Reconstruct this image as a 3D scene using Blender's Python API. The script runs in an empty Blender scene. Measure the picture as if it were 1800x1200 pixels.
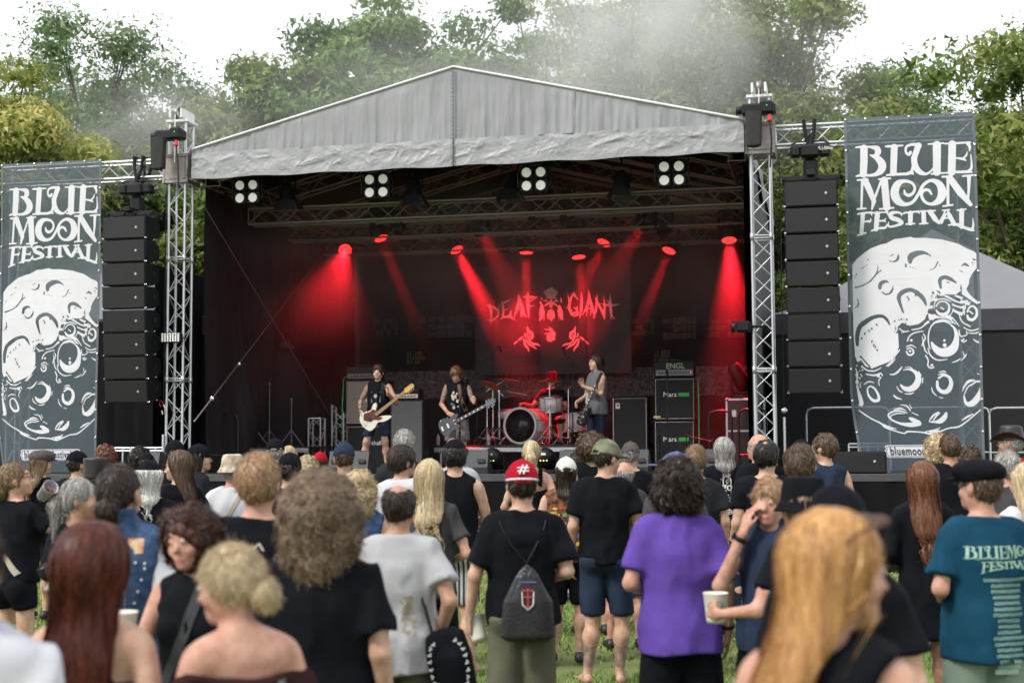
import bpy, math, random, time
import numpy as np
from mathutils import Vector, Matrix, Euler
from mathutils.bvhtree import BVHTree
T0 = time.time()
R = math.radians
# ---------------------------------------------------------------- camera
scn = bpy.context.scene
COL = scn.collection
CAM_H, PITCH, ROLL, FPX = 1.75, 0.0745, 0.0051, 2500.0
cam_d = bpy.data.cameras.new("camera")
cam_d.sensor_width = 36.0
cam_d.lens = 50.0
cam_d.clip_start, cam_d.clip_end = 0.1, 900.0
cam_d.dof.use_dof = True
cam_d.dof.focus_distance = 17.0
cam_d.dof.aperture_fstop = 2.7
cam = bpy.data.objects.new("camera", cam_d)
COL.objects.link(cam)
cam.matrix_world = Matrix.Translation((0, 0, CAM_H)) @ Matrix.Rotation(math.pi / 2 + PITCH, 4, 'X') @ Matrix.Rotation(-ROLL, 4, 'Z')
scn.camera = cam
# ---------------------------------------------------------------- sky, sun, exposure
SUN_EL, SUN_AZ = R(46), R(234)          # azimuth measured clockwise from +Y
world = bpy.data.worlds.new("World")
scn.world = world
world.use_nodes = True
wn, wl = world.node_tree.nodes, world.node_tree.links
bg = wn["Background"]
sky = wn.new("ShaderNodeTexSky")
sky.sky_type = 'NISHITA'
sky.sun_disc = False
sky.sun_elevation = SUN_EL
sky.sun_rotation = SUN_AZ
sky.dust_density = 3.0
wmix = wn.new("ShaderNodeMix"); wmix.data_type = 'RGBA'
wmix.inputs[0].default_value = 0.88      # share of bright overcast cloud
wcl = wn.new("ShaderNodeTexNoise"); wcl.inputs['Scale'].default_value = 1.6; wcl.inputs['Detail'].default_value = 4
wrm = wn.new("ShaderNodeValToRGB")
wrm.color_ramp.elements[0].color = (9.6, 9.9, 10.4, 1); wrm.color_ramp.elements[1].color = (11.8, 11.9, 12.1, 1)
wl.new(wcl.outputs[0], wrm.inputs[0])
wl.new(sky.outputs[0], wmix.inputs[6]); wl.new(wrm.outputs[0], wmix.inputs[7])
wl.new(wmix.outputs[2], bg.inputs[0])
bg.inputs[1].default_value = 0.088
sun_d = bpy.data.lights.new("sun", 'SUN')
sun_d.energy = 2.1
sun_d.angle = R(11)
sun_d.color = (1.0, 0.95, 0.88)
sun = bpy.data.objects.new("sun", sun_d)
COL.objects.link(sun)
sd = Vector((math.sin(SUN_AZ) * math.cos(SUN_EL), math.cos(SUN_AZ) * math.cos(SUN_EL), math.sin(SUN_EL)))
sun.rotation_euler = sd.to_track_quat('Z', 'Y').to_euler()
sun.location = sd * 60
scn.view_settings.view_transform = 'Standard'
scn.view_settings.look = 'None'
scn.view_settings.exposure = 0.60
scn.view_settings.gamma = 1.0
scn.view_settings.use_curve_mapping = False
cy = scn.cycles
cy.use_denoising = True
cy.max_bounces = 6; cy.diffuse_bounces = 3; cy.glossy_bounces = 3; cy.transmission_bounces = 4
cy.transparent_max_bounces = 16; cy.volume_bounces = 1
cy.sample_clamp_indirect = 6.0
cy.volume_step_rate = 4.0
cy.volume_max_steps = 96
# ---------------------------------------------------------------- picture <-> place
_cp, _sp = math.cos(PITCH), math.sin(PITCH)
def ray(px, py):
    u, v = (px - 900) / FPX, (600 - py) / FPX
    cr, sr = math.cos(ROLL), math.sin(ROLL)
    u, v = u * cr + v * sr, -u * sr + v * cr
    return Vector((u, _cp - v * _sp, _sp + v * _cp))
def at(px, py, d):
    """World point seen at photo pixel (px,py) at world depth d."""
    r = ray(px, py)
    return Vector((0, 0, CAM_H)) + r * (d / r.y)
SA = 0.2222                              # the stage is turned by this angle
SO = Vector((-0.8365, 22.92, 0))
SM = Matrix.Translation(SO) @ Matrix.Rotation(-SA, 4, 'Z')
SI = SM.inverted()
def st(px, py, t):
    """Stage coordinates (s, z) of photo pixel on the stage plane at depth t."""
    o = SI @ Vector((0, 0, CAM_H)); d = SI.to_3x3() @ ray(px, py)
    k = (t - o.y) / d.y
    p = o + d * k
    return p.x, p.z
def stx(px, t): return st(px, 600, t)[0]
# ---------------------------------------------------------------- materials
MATS = {}
def srgb(h):
    c = [int(h[i:i + 2], 16) / 255 for i in (0, 2, 4)]
    return tuple(x / 12.92 if x < .04045 else ((x + .055) / 1.055) ** 2.4 for x in c)
def M(name, col=(.5, .5, .5), rough=.6, metal=0., var=.12, vs=6., bump=0., bs=60., stretch=(1, 1, 1), spec=.5,
      sheen=0., sss=0., coat=0., col2=None, emit=None, es=0., alpha=1., detail=4., trans=0.):
    if name in MATS: return MATS[name]
    m = bpy.data.materials.new(name); m.use_nodes = True
    n, l = m.node_tree.nodes, m.node_tree.links
    b = n["Principled BSDF"]
    tc = n.new("ShaderNodeTexCoord"); mp = n.new("ShaderNodeMapping"); mp.inputs[3].default_value = stretch
    l.new(tc.outputs['Object'], mp.inputs[0])
    nz = n.new("ShaderNodeTexNoise"); nz.inputs['Scale'].default_value = vs; nz.inputs['Detail'].default_value = detail
    l.new(mp.outputs[0], nz.inputs['Vector'])
    rp = n.new("ShaderNodeValToRGB")
    c2 = col2 if col2 else tuple(min(1, c * (1 + var)) for c in col)
    c1 = tuple(c * (1 - var) for c in col) if not col2 else col
    rp.color_ramp.elements[0].position = .3; rp.color_ramp.elements[1].position = .7
    rp.color_ramp.elements[0].color = (*c1, 1); rp.color_ramp.elements[1].color = (*c2, 1)
    l.new(nz.outputs[0], rp.inputs[0]); l.new(rp.outputs[0], b.inputs['Base Color'])
    b.inputs['Roughness'].default_value = rough; b.inputs['Metallic'].default_value = metal
    b.inputs['Specular IOR Level'].default_value = spec
    if sheen: b.inputs['Sheen Weight'].default_value = sheen
    if coat: b.inputs['Coat Weight'].default_value = coat
    if sss:
        b.inputs['Subsurface Weight'].default_value = sss; b.inputs['Subsurface Radius'].default_value = (1., .35, .2)
        b.inputs['Subsurface Scale'].default_value = .012
    if bump:
        n2 = n.new("ShaderNodeTexNoise"); n2.inputs['Scale'].default_value = bs; n2.inputs['Detail'].default_value = 5
        l.new(mp.outputs[0], n2.inputs['Vector'])
        bp = n.new("ShaderNodeBump"); bp.inputs['Strength'].default_value = bump; bp.inputs['Distance'].default_value = .01
        l.new(n2.outputs[0], bp.inputs['Height']); l.new(bp.outputs[0], b.inputs['Normal'])
    if emit: b.inputs['Emission Color'].default_value = (*emit, 1); b.inputs['Emission Strength'].default_value = es
    if alpha < 1 or trans: b.inputs['Alpha'].default_value = alpha
    if trans: b.inputs['Transmission Weight'].default_value = trans
    MATS[name] = m
    return m
# ---------------------------------------------------------------- objects
def link(o, parent=None):
    COL.objects.link(o)
    if parent is not None: o.parent = parent
    return o
def thing(name, label, cat, loc=(0, 0, 0), rz=0., group=None, stage=False, scale=1.):
    o = bpy.data.objects.new(name, None); COL.objects.link(o)
    mw = Matrix.Translation(loc) @ Matrix.Rotation(rz, 4, 'Z') @ Matrix.Scale(scale, 4)
    o.matrix_world = (SM @ mw) if stage else mw
    o['label'] = label; o['category'] = cat
    if group: o['group'] = group
    o.empty_display_size = .1
    return o
def tag(o, label=None, cat=None, group=None, kind=None):
    if label: o['label'] = label
    if cat: o['category'] = cat
    if group: o['group'] = group
    if kind: o['kind'] = kind
    return o
def copy_tree(o, parent=None, label=None):
    c = o.copy(); COL.objects.link(c)
    if parent is not None: c.parent = parent
    for ch in list(o.children): copy_tree(ch, c)
    if label: c['label'] = label
    return c
def npmesh(name, V, F, mats=(), smooth=True, mi=None):
    """V (n,3), F (m,4) quads or (m,3) tris or list of tuples."""
    me = bpy.data.meshes.new(name)
    if isinstance(F, np.ndarray) and len(F):
        k = F.shape[1]
        me.vertices.add(len(V)); me.vertices.foreach_set('co', np.ascontiguousarray(V, dtype=np.float32).ravel())
        me.loops.add(F.size); me.loops.foreach_set('vertex_index', np.ascontiguousarray(F, dtype=np.int32).ravel())
        me.polygons.add(len(F)); me.polygons.foreach_set('loop_start', np.arange(0, F.size, k, dtype=np.int32))
        try: me.polygons.foreach_set('loop_total', np.full(len(F), k, dtype=np.int32))
        except Exception: pass
        me.update(calc_edges=True)
    else:
        me.from_pydata([tuple(v) for v in V], [], [tuple(f) for f in F])
    for m in mats: me.materials.append(m)
    if mi is not None and len(me.polygons): me.polygons.foreach_set('material_index', np.asarray(mi, dtype=np.int32))
    if len(me.polygons): me.polygons.foreach_set('use_smooth', [bool(smooth)] * len(me.polygons))
    me.update()
    return me
class MB:
    """Collects boxes, tubes, lathes into one mesh."""
    def __init__(s): s.V = []; s.F = []; s.MI = []; s.SM = []; s.m = 0; s.X = None
    def add(s, V, F, smooth=False):
        o = len(s.V)
        if s.X is not None: V = [tuple(s.X @ Vector(v)) for v in V]
        s.V.extend(V); s.F.extend([tuple(i + o for i in f) for f in F]); s.MI.extend([s.m] * len(F)); s.SM.extend([smooth] * len(F))
    def box(s, c, d, bev=0., rot=None):
        x, y, z = d[0] / 2, d[1] / 2, d[2] / 2
        b = min(bev, x * .9, y * .9, z * .9)
        V = []; F = []
        if b <= 0:
            V = [(i * x, j * y, k * z) for i in (-1, 1) for j in (-1, 1) for k in (-1, 1)]
            F = [(0, 1, 3, 2), (4, 6, 7, 5), (0, 4, 5, 1), (2, 3, 7, 6), (0, 2, 6, 4), (1, 5, 7, 3)]
        else:
            idx = {}
            for i in (-1, 1):
                for j in (-1, 1):
                    for k in (-1, 1):
                        idx[i, j, k] = len(V)
                        V += [(i * x, j * (y - b), k * (z - b)), (i * (x - b), j * y, k * (z - b)), (i * (x - b), j * (y - b), k * z)]
            def q(a, n): return idx[a] + n
            for i in (-1, 1):
                f = [q((i, -1, -1), 0), q((i, 1, -1), 0), q((i, 1, 1), 0), q((i, -1, 1), 0)]; F.append(f if i > 0 else f[::-1])
                f = [q((-1, i, -1), 1), q((-1, i, 1), 1), q((1, i, 1), 1), q((1, i, -1), 1)]; F.append(f if i > 0 else f[::-1])
                f = [q((-1, -1, i), 2), q((1, -1, i), 2), q((1, 1, i), 2), q((-1, 1, i), 2)]; F.append(f if i > 0 else f[::-1])
            for i in (-1, 1):
                for j in (-1, 1):
                    f = [q((i, j, -1), 0), q((i, j, -1), 1), q((i, j, 1), 1), q((i, j, 1), 0)]; F.append(f if i * j > 0 else f[::-1])
                    f = [q((i, -1, j), 0), q((i, 1, j), 0), q((i, 1, j), 2), q((i, -1, j), 2)]; F.append(f if i * j > 0 else f[::-1])
                    f = [q((-1, i, j), 1), q((-1, i, j), 2), q((1, i, j), 2), q((1, i, j), 1)]; F.append(f if i * j > 0 else f[::-1])
                    for k in (-1, 1):
                        f = [q((i, j, k), 0), q((i, j, k), 1), q((i, j, k), 2)]; F.append(f if i * j * k > 0 else f[::-1])
        Mx = Matrix.Translation(c)
        if rot is not None: Mx = Mx @ (rot if isinstance(rot, Matrix) else Euler(rot).to_matrix().to_4x4())
        s.add([tuple(Mx @ Vector(v)) for v in V], F)
        return s
    def tube(s, pts, r, n=8, cap=True, smooth=True):
        pts = [Vector(p) for p in pts]
        rs = r if isinstance(r, (list, tuple)) else [r] * len(pts)
        V = []; F = []
        up = None
        for i, p in enumerate(pts):
            t = (pts[min(i + 1, len(pts) - 1)] - pts[max(i - 1, 0)])
            if t.length < 1e-9: t = Vector((0, 0, 1))
            t.normalize()
            if up is None: up = t.orthogonal().normalized()
            up = (up - t * up.dot(t))
            if up.length < 1e-6: up = t.orthogonal()
            up.normalize()
            w = t.cross(up)
            for k in range(n):
                a = 2 * math.pi * k / n
                V.append(tuple(p + (up * math.cos(a) + w * math.sin(a)) * rs[i]))
        for i in range(len(pts) - 1):
            for k in range(n):
                k2 = (k + 1) % n
                F.append((i * n + k, i * n + k2, (i + 1) * n + k2, (i + 1) * n + k))
        s.add(V, F, smooth)
        if cap:
            s.add([V[k] for k in range(n)], [tuple(range(n))[::-1]])
            s.add([V[(len(pts) - 1) * n + k] for k in range(n)], [tuple(range(n))])
        return s
    def lathe(s, prof, c=(0, 0, 0), n=24, axis='Z', rot=None, smooth=True):
        V = []; F = []
        for r_, h in prof:
            for k in range(n):
                a = 2 * math.pi * k / n
                V.append((r_ * math.cos(a), r_ * math.sin(a), h))
        for i in range(len(prof) - 1):
            for k in range(n):
                k2 = (k + 1) % n
                F.append((i * n + k, i * n + k2, (i + 1) * n + k2, (i + 1) * n + k))
        cp = lambda q: q > 1e-5 and (len(prof) == 2 or q < .075)
        if cp(prof[0][0]): F.append(tuple(range(n))[::-1])
        if cp(prof[-1][0]): F.append(tuple((len(prof) - 1) * n + k for k in range(n)))
        Mx = Matrix.Translation(c)
        if rot is not None: Mx = Mx @ (rot if isinstance(rot, Matrix) else Euler(rot).to_matrix().to_4x4())
        if axis == 'X': Mx = Mx @ Matrix.Rotation(math.pi / 2, 4, 'Y')
        if axis == 'Y': Mx = Mx @ Matrix.Rotation(-math.pi / 2, 4, 'X')
        s.add([tuple(Mx @ Vector(v)) for v in V], F, smooth)
        return s
    def ball(s, c, r, n=12):
        r = r if isinstance(r, (tuple, list)) else (r, r, r)
        V = []; F = []
        h = n // 2
        for i in range(1, h):
            th = math.pi * i / h
            for k in range(n):
                a = 2 * math.pi * k / n
                V.append((c[0] + r[0] * math.sin(th) * math.cos(a), c[1] + r[1] * math.sin(th) * math.sin(a), c[2] + r[2] * math.cos(th)))
        V.append((c[0], c[1], c[2] + r[2])); V.append((c[0], c[1], c[2] - r[2]))
        for i in range(h - 2):
            for k in range(n):
                k2 = (k + 1) % n
                F.append((i * n + k, (i + 1) * n + k, (i + 1) * n + k2, i * n + k2))
        tp = (h - 1) * n
        for k in range(n):
            k2 = (k + 1) % n
            F.append((tp, k, k2)); F.append((tp + 1, (h - 2) * n + k2, (h - 2) * n + k))
        s.add(V, F, True)
        return s
    def prism(s, poly, h0, h1, plane='XZ'):
        """2-D polygon extruded along the third axis."""
        n = len(poly)
        def m(p, h): return (p[0], h, p[1]) if plane == 'XZ' else ((p[0], p[1], h) if plane == 'XY' else (h, p[0], p[1]))
        V = [m(p, h0) for p in poly] + [m(p, h1) for p in poly]
        F = [tuple(range(n)), tuple(range(2 * n - 1, n - 1, -1))]
        for i in range(n):
            j = (i + 1) % n; F.append((i, i + n, j + n, j))
        s.add(V, F)
        return s
    def grid(s, fn, nu, nv, smooth=True):
        V = [tuple(fn(i / nu, j / nv)) for j in range(nv + 1) for i in range(nu + 1)]
        F = [(j * (nu + 1) + i, j * (nu + 1) + i + 1, (j + 1) * (nu + 1) + i + 1, (j + 1) * (nu + 1) + i) for j in range(nv) for i in range(nu)]
        s.add(V, F, smooth)
        return s
    def mesh(s, name, mats):
        if not isinstance(mats, (list, tuple)): mats = [mats]
        me = bpy.data.meshes.new(name); me.from_pydata(s.V, [], s.F)
        for m in mats: me.materials.append(m)
        if len(me.polygons):
            me.polygons.foreach_set('material_index', s.MI); me.polygons.foreach_set('use_smooth', s.SM)
        me.update()
        return me
    def build(s, name, mats, parent=None, loc=None, rot=None):
        o = bpy.data.objects.new(name, s.mesh(name, mats)); link(o, parent)
        if loc is not None: o.location = loc
        if rot is not None: o.rotation_euler = rot
        return o
def inst(name, me, parent, loc=(0, 0, 0), rot=None, scale=None):
    o = bpy.data.objects.new(name, me); link(o, parent); o.location = loc
    if rot is not None: o.rotation_euler = rot
    if scale is not None: o.scale = scale
    return o
_cyl = {}
def rod(name, a, b, r, mat, parent, n=8):
    """A straight tube from a to b; alike tubes share one mesh."""
    key = (mat.name, n)
    if key not in _cyl:
        mb = MB(); mb.lathe([(1, 0), (1, 1)], n=n); _cyl[key] = mb.mesh('tube', mat)
    a, b = Vector(a), Vector(b)
    o = bpy.data.objects.new(name, _cyl[key]); link(o, parent)
    q = (b - a).to_track_quat('Z', 'Y')
    o.matrix_local = Matrix.Translation(a) @ q.to_matrix().to_4x4() @ Matrix.Diagonal((r, r, (b - a).length, 1))
    return o
def text_geo(body, size=1., bold=0., align='CENTER', spacing=1.):
    cu = bpy.data.curves.new('t', 'FONT'); cu.body = body; cu.size = size; cu.align_x = align; cu.align_y = 'CENTER'
    cu.offset = bold; cu.space_character = spacing; cu.resolution_u = 3
    o = bpy.data.objects.new('t', cu); COL.objects.link(o)
    dg = bpy.context.evaluated_depsgraph_get()
    me = o.evaluated_get(dg).to_mesh()
    V = [tuple(v.co) for v in me.vertices]; F = [tuple(p.vertices) for p in me.polygons]
    o.evaluated_get(dg).to_mesh_clear()
    bpy.data.objects.remove(o); bpy.data.curves.remove(cu)
    return V, F
def text(name, body, size, mat, parent, loc, rot=(math.pi / 2, 0, 0), bold=0., align='CENTER', spacing=1.):
    V, F = text_geo(body, size, bold, align, spacing)
    me = npmesh(name, V, F, [mat], smooth=False)
    return inst(name, me, parent, loc, rot)
# ---------------------------------------------------------------- signed distance kit
f32 = np.float32
def A3(*v): return np.array(v, dtype=f32)
def rc(p, a, b, r1, r2):
    a = np.asarray(a, f32); b = np.asarray(b, f32); ab = b - a
    t = np.clip(((p - a) @ ab) / max(float(ab @ ab), 1e-9), 0, 1)
    return np.linalg.norm(p - a - t[:, None] * ab, axis=1) - (r1 + (r2 - r1) * t)
def el(p, c, r, rot=None):
    q = p - np.asarray(c, f32)
    if rot is not None: q = q @ rot
    r = np.asarray(r, f32)
    k0 = np.linalg.norm(q / r, axis=1); k1 = np.linalg.norm(q / (r * r), axis=1)
    return k0 * (k0 - 1) / np.maximum(k1, 1e-6)
def bx(p, c, h, r=0., rot=None):
    q = p - np.asarray(c, f32)
    if rot is not None: q = q @ rot
    q = np.abs(q) - (np.asarray(h, f32) - r)
    return np.linalg.norm(np.maximum(q, 0), axis=1) + np.minimum(q.max(axis=1), 0) - r
def smin(a, b, k):
    h = np.maximum(k - np.abs(a - b), 0) / k
    return np.minimum(a, b) - h * h * k * .25
def smax(a, b, k): return -smin(-a, -b, k)
def uni(k, *ds):
    o = ds[0]
    for d in ds[1:]: o = smin(o, d, k)
    return o
def loft(p, zs, rx, ry, cx=0., cyy=None):
    z = p[:, 2]
    a = np.interp(z, zs, rx); b = np.interp(z, zs, ry)
    y0 = np.interp(z, zs, cyy) if cyy is not None else 0.
    X = (p[:, 0] - cx) / a; Y = (p[:, 1] - y0) / b
    k0 = np.sqrt(X * X + Y * Y); k1 = np.sqrt((X / a) ** 2 + (Y / b) ** 2)
    return (k0 * (k0 - 1) / np.maximum(k1, 1e-6)).astype(f32)
_T = np.random.RandomState(1).uniform(-1, 1, 32 ** 3).astype(f32)
def vn(q):
    i = np.floor(q); t = (q - i).astype(f32); t = t * t * (3 - 2 * t); i = i.astype(np.int32)
    x0, y0, z0 = i[:, 0] & 31, i[:, 1] & 31, i[:, 2] & 31; x1, y1, z1 = (x0 + 1) & 31, (y0 + 1) & 31, (z0 + 1) & 31
    L = lambda x, y, z: _T[(x << 10) | (y << 5) | z]
    u, v, w = t[:, 0], t[:, 1], t[:, 2]
    a = L(x0, y0, z0); a = a + (L(x1, y0, z0) - a) * u; b = L(x0, y1, z0); b = b + (L(x1, y1, z0) - b) * u
    c = L(x0, y0, z1); c = c + (L(x1, y0, z1) - c) * u; d = L(x0, y1, z1); d = d + (L(x1, y1, z1) - d) * u
    a = a + (b - a) * v; c = c + (d - c) * v
    return a + (c - a) * w
def wob(p, seed, f=1., n=4, st_=(1, 1, 1)):
    """Smooth folded noise in -1..1."""
    q = p * (np.asarray(st_, f32) * f * .42) + f32(seed * 3.7 % 29)
    o = 0; w = 0; a = 1.
    for i in range(min(n, 4) - 1):
        o = o + a * vn(q); w += a; a *= .5
        q = np.stack([q[:, 1] * 1.3 + q[:, 0] * 1.5, q[:, 1] * 1.6 - q[:, 0] * 1.2, q[:, 2] * 2.], 1) + f32(5.3)
    return o / w * 1.5
def surf(fn, lo, hi, h, slack=1.8):
    """Surface nets over a block-sparse grid: one continuous quad mesh."""
    lo = np.asarray(lo, float); hi = np.asarray(hi, float); B = 6
    n = (np.ceil((hi - lo) / h / B).astype(int)) * B
    nb = n // B
    bc = np.stack(np.meshgrid(*[(np.arange(k) + .5) * B * h for k in nb], indexing='ij'), -1).reshape(-1, 3) + lo
    dv = fn(bc.astype(f32))
    G = np.repeat(np.repeat(np.repeat(dv.reshape(nb), B, 0), B, 1), B, 2).astype(f32)
    keep = np.where(np.abs(dv) < B * h * .87 * slack + .01)[0]
    ijk = np.stack(np.unravel_index(keep, nb), -1) * B
    off = np.stack(np.meshgrid(*[np.arange(B)] * 3, indexing='ij'), -1).reshape(-1, 3)
    idx = (ijk[:, None, :] + off[None]).reshape(-1, 3)
    P = (idx * h + lo).astype(f32)
    G[idx[:, 0], idx[:, 1], idx[:, 2]] = fn(P)
    G[0] = G[-1] = 1; G[:, 0] = G[:, -1] = 1; G[:, :, 0] = G[:, :, -1] = 1
    S = G < 0
    c = np.zeros(np.array(G.shape) - 1, np.int8)
    cs = [(i, j, k) for i in (0, 1) for j in (0, 1) for k in (0, 1)]
    nx, ny, nz = c.shape
    for i, j, k in cs: c += S[i:i + nx, j:j + ny, k:k + nz]
    act = np.argwhere((c > 0) & (c < 8))
    if not len(act): return np.zeros((0, 3)), np.zeros((0, 4), int)
    vid = -np.ones(c.shape, np.int32); vid[act[:, 0], act[:, 1], act[:, 2]] = np.arange(len(act))
    acc = np.zeros((len(act), 3)); cnt = np.zeros(len(act))
    for a in cs:
        for ax in range(3):
            if a[ax]: continue
            b = list(a); b[ax] = 1
            va = G[act[:, 0] + a[0], act[:, 1] + a[1], act[:, 2] + a[2]]
            vb = G[act[:, 0] + b[0], act[:, 1] + b[1], act[:, 2] + b[2]]
            m = (va < 0) != (vb < 0)
            t = np.where(m, va / np.where(m, va - vb, 1), 0)
            pt = np.tile(np.array(a, float), (len(act), 1)); pt[:, ax] = t
            acc[m] += pt[m]; cnt[m] += 1
    V = (act + acc / np.maximum(cnt, 1)[:, None]) * h + lo
    F = []
    for ax in range(3):
        s1 = [slice(None)] * 3; s2 = [slice(None)] * 3; s1[ax] = slice(0, -1); s2[ax] = slice(1, None)
        A_, B_ = S[tuple(s1)], S[tuple(s2)]
        e = np.argwhere(A_ != B_)
        u, w = [(1, 2), (2, 0), (0, 1)][ax]
        e = e[(e[:, u] > 0) & (e[:, w] > 0)]
        e = e[(e[:, u] < c.shape[u]) & (e[:, w] < c.shape[w])]
        if not len(e): continue
        fl = A_[e[:, 0], e[:, 1], e[:, 2]]
        q = []
        for du, dw in ((0, 0), (1, 0), (1, 1), (0, 1)):
            t = e.copy(); t[:, u] -= du; t[:, w] -= dw
            q.append(vid[t[:, 0], t[:, 1], t[:, 2]])
        q = np.stack(q, 1); q[~fl] = q[~fl][:, ::-1]
        F.append(q)
    return V, np.concatenate(F)
# ---------------------------------------------------------------- flat art kit (marching squares)
def seg2(X, Z, pts):
    """Distance to a stroke of varying half-width; pts = (x, z, w)."""
    d = None
    for a, b in zip(pts[:-1], pts[1:]):
        ax, az, aw = a; bx_, bz, bw = b
        ux, uz = bx_ - ax, bz - az; L = max(ux * ux + uz * uz, 1e-12)
        t = np.clip(((X - ax) * ux + (Z - az) * uz) / L, 0, 1)
        q = np.hypot(X - ax - t * ux, Z - az - t * uz) - (aw + (bw - aw) * t)
        d = q if d is None else np.minimum(d, q)
    return d
def spline(pts, k=5):
    """Catmull-Rom through (x, z, w)."""
    if len(pts) < 3: return pts
    P = np.array([pts[0]] + list(pts) + [pts[-1]], float); o = []
    for i in range(1, len(P) - 2):
        p0, p1, p2, p3 = P[i - 1:i + 3]
        for t in np.linspace(0, 1, k, endpoint=False):
            o.append(.5 * ((2 * p1) + (-p0 + p2) * t + (2 * p0 - 5 * p1 + 4 * p2 - p3) * t * t + (-p0 + 3 * p1 - 3 * p2 + p3) * t ** 3))
    o.append(P[-2])
    return [tuple(q[:2]) + (max(q[2], 0),) for q in o]
class Art:
    """Flat print: a field on a fine grid in metres, negative where there is ink."""
    def __init__(s, x0, x1, z0, z1, h):
        s.h = h; s.x0 = x0; s.z0 = z0
        s.nx = int((x1 - x0) / h) + 1; s.nz = int((z1 - z0) / h) + 1
        s.xs = x0 + np.arange(s.nx) * h; s.zs = z0 + np.arange(s.nz) * h
        s.G = np.full((s.nx, s.nz), 1., float)
    def _win(s, pts, pad):
        P = np.array(pts); w = P[:, 2].max() + pad
        i0 = max(int((P[:, 0].min() - w - s.x0) / s.h), 0); i1 = min(int((P[:, 0].max() + w - s.x0) / s.h) + 2, s.nx)
        j0 = max(int((P[:, 1].min() - w - s.z0) / s.h), 0); j1 = min(int((P[:, 1].max() + w - s.z0) / s.h) + 2, s.nz)
        return i0, i1, j0, j1
    def stroke(s, pts, cut=False, curve=True, rag=0.):
        pts = spline(pts) if curve else pts
        i0, i1, j0, j1 = s._win(pts, .03)
        if i1 <= i0 or j1 <= j0: return
        X, Z = np.meshgrid(s.xs[i0:i1], s.zs[j0:j1], indexing='ij')
        d = seg2(X, Z, pts)
        if rag: d = d + rag * np.sin(X * 310 + 3 * np.sin(Z * 170)) * np.sin(Z * 270 + 2 * np.sin(X * 210))
        g = s.G[i0:i1, j0:j1]
        s.G[i0:i1, j0:j1] = np.maximum(g, -d) if cut else np.minimum(g, d)
    def poly(s, pts, cut=False):
        X, Z = np.meshgrid(s.xs, s.zs, indexing='ij')
        ins = np.zeros(X.shape, bool); d = np.full(X.shape, 9.)
        n = len(pts)
        for i in range(n):
            x1, z1 = pts[i][:2]; x2, z2 = pts[(i + 1) % n][:2]
            c = ((z1 > Z) != (z2 > Z)) & (X < (x2 - x1) * (Z - z1) / (z2 - z1 + 1e-12) + x1)
            ins ^= c
            d = np.minimum(d, seg2(X, Z, [(x1, z1, 0), (x2, z2, 0)]))
        d = np.where(ins, -d, d)
        s.G = np.maximum(s.G, -d) if cut else np.minimum(s.G, d)
    def mesh(s, name, mat, y=0.):
        G = s.G.copy(); G[0] = G[-1] = 1; G[:, 0] = G[:, -1] = 1
        S = G < 0
        V = []; F = []; cache = {}
        def gv(i, j):
            k = (i, j)
            if k not in cache: cache[k] = len(V); V.append((s.xs[i], y, s.zs[j]))
            return cache[k]
        def ev(a, b):
            k = (a, b) if a < b else (b, a)
            if k not in cache:
                va, vb = G[k[0]], G[k[1]]; t = min(max(va / (va - vb), .02), .98)
                cache[k] = len(V)
                V.append((s.xs[k[0][0]] * (1 - t) + s.xs[k[1][0]] * t, y, s.zs[k[0][1]] * (1 - t) + s.zs[k[1][1]] * t))
            return cache[k]
        n4 = S[:-1, :-1].astype(np.int8) + S[1:, :-1] + S[:-1, 1:] + S[1:, 1:]
        full = n4 == 4
        for j in range(full.shape[1]):
            r = np.flatnonzero(np.diff(np.concatenate(([0], full[:, j].astype(np.int8), [0]))))
            for a, b in zip(r[::2], r[1::2]):
                F.append((gv(a, j), gv(b, j), gv(b, j + 1), gv(a, j + 1)))
        for i, j in np.argwhere((n4 > 0) & (n4 < 4)):
            i, j = int(i), int(j)
            cs = [(i, j), (i + 1, j), (i + 1, j + 1), (i, j + 1)]
            f = []
            for k in range(4):
                a, b = cs[k], cs[(k + 1) % 4]
                if S[a]: f.append(gv(*a))
                if S[a] != S[b]: f.append(ev(a, b))
            if len(f) >= 3: F.append(tuple(f))
        return npmesh(name, V, F, [mat], smooth=False)
# ---------------------------------------------------------------- shared materials
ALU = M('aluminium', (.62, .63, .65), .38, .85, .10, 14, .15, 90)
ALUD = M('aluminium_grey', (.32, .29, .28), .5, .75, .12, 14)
BLK = M('black_paint', (.008, .008, .009), .45, 0, .3, 20, .1, 120, spec=.3)
BLKM = M('black_metal', (.02, .02, .022), .35, .6, .2, 30)
BLKCAB = M('black_cabinet', (.0075, .008, .010), .5, 0, .3, 30, .35, 260, spec=.22)
RUB = M('rubber', (.015, .015, .015), .7, 0, .2, 20)
CLOTHB = M('black_stage_cloth', (.006, .006, .007), .8, 0, .35, 3, .25, 30, stretch=(1, 1, .3), spec=.12)
GREYF = M('grey_tarpaulin', (.255, .26, .275), .55, 0, .10, 1.3, .45, 16, stretch=(1.6, 1, .35), detail=8)
GREYV = M('grey_valance_tarpaulin', (.30, .305, .32), .5, 0, .09, 4, .5, 20)
CHROME = M('chrome', (.75, .75, .76), .12, 1., .05, 10)
WHITEP = M('white_paint', (.72, .72, .72), .5)
REDP = M('red_plastic', (.55, .02, .02), .4)
GRN = M('green_cable', (.02, .30, .08), .5)
LED = M('red_light_emitter', (.3, .02, .02), .3, emit=(1., .03, .02), es=30)
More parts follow.
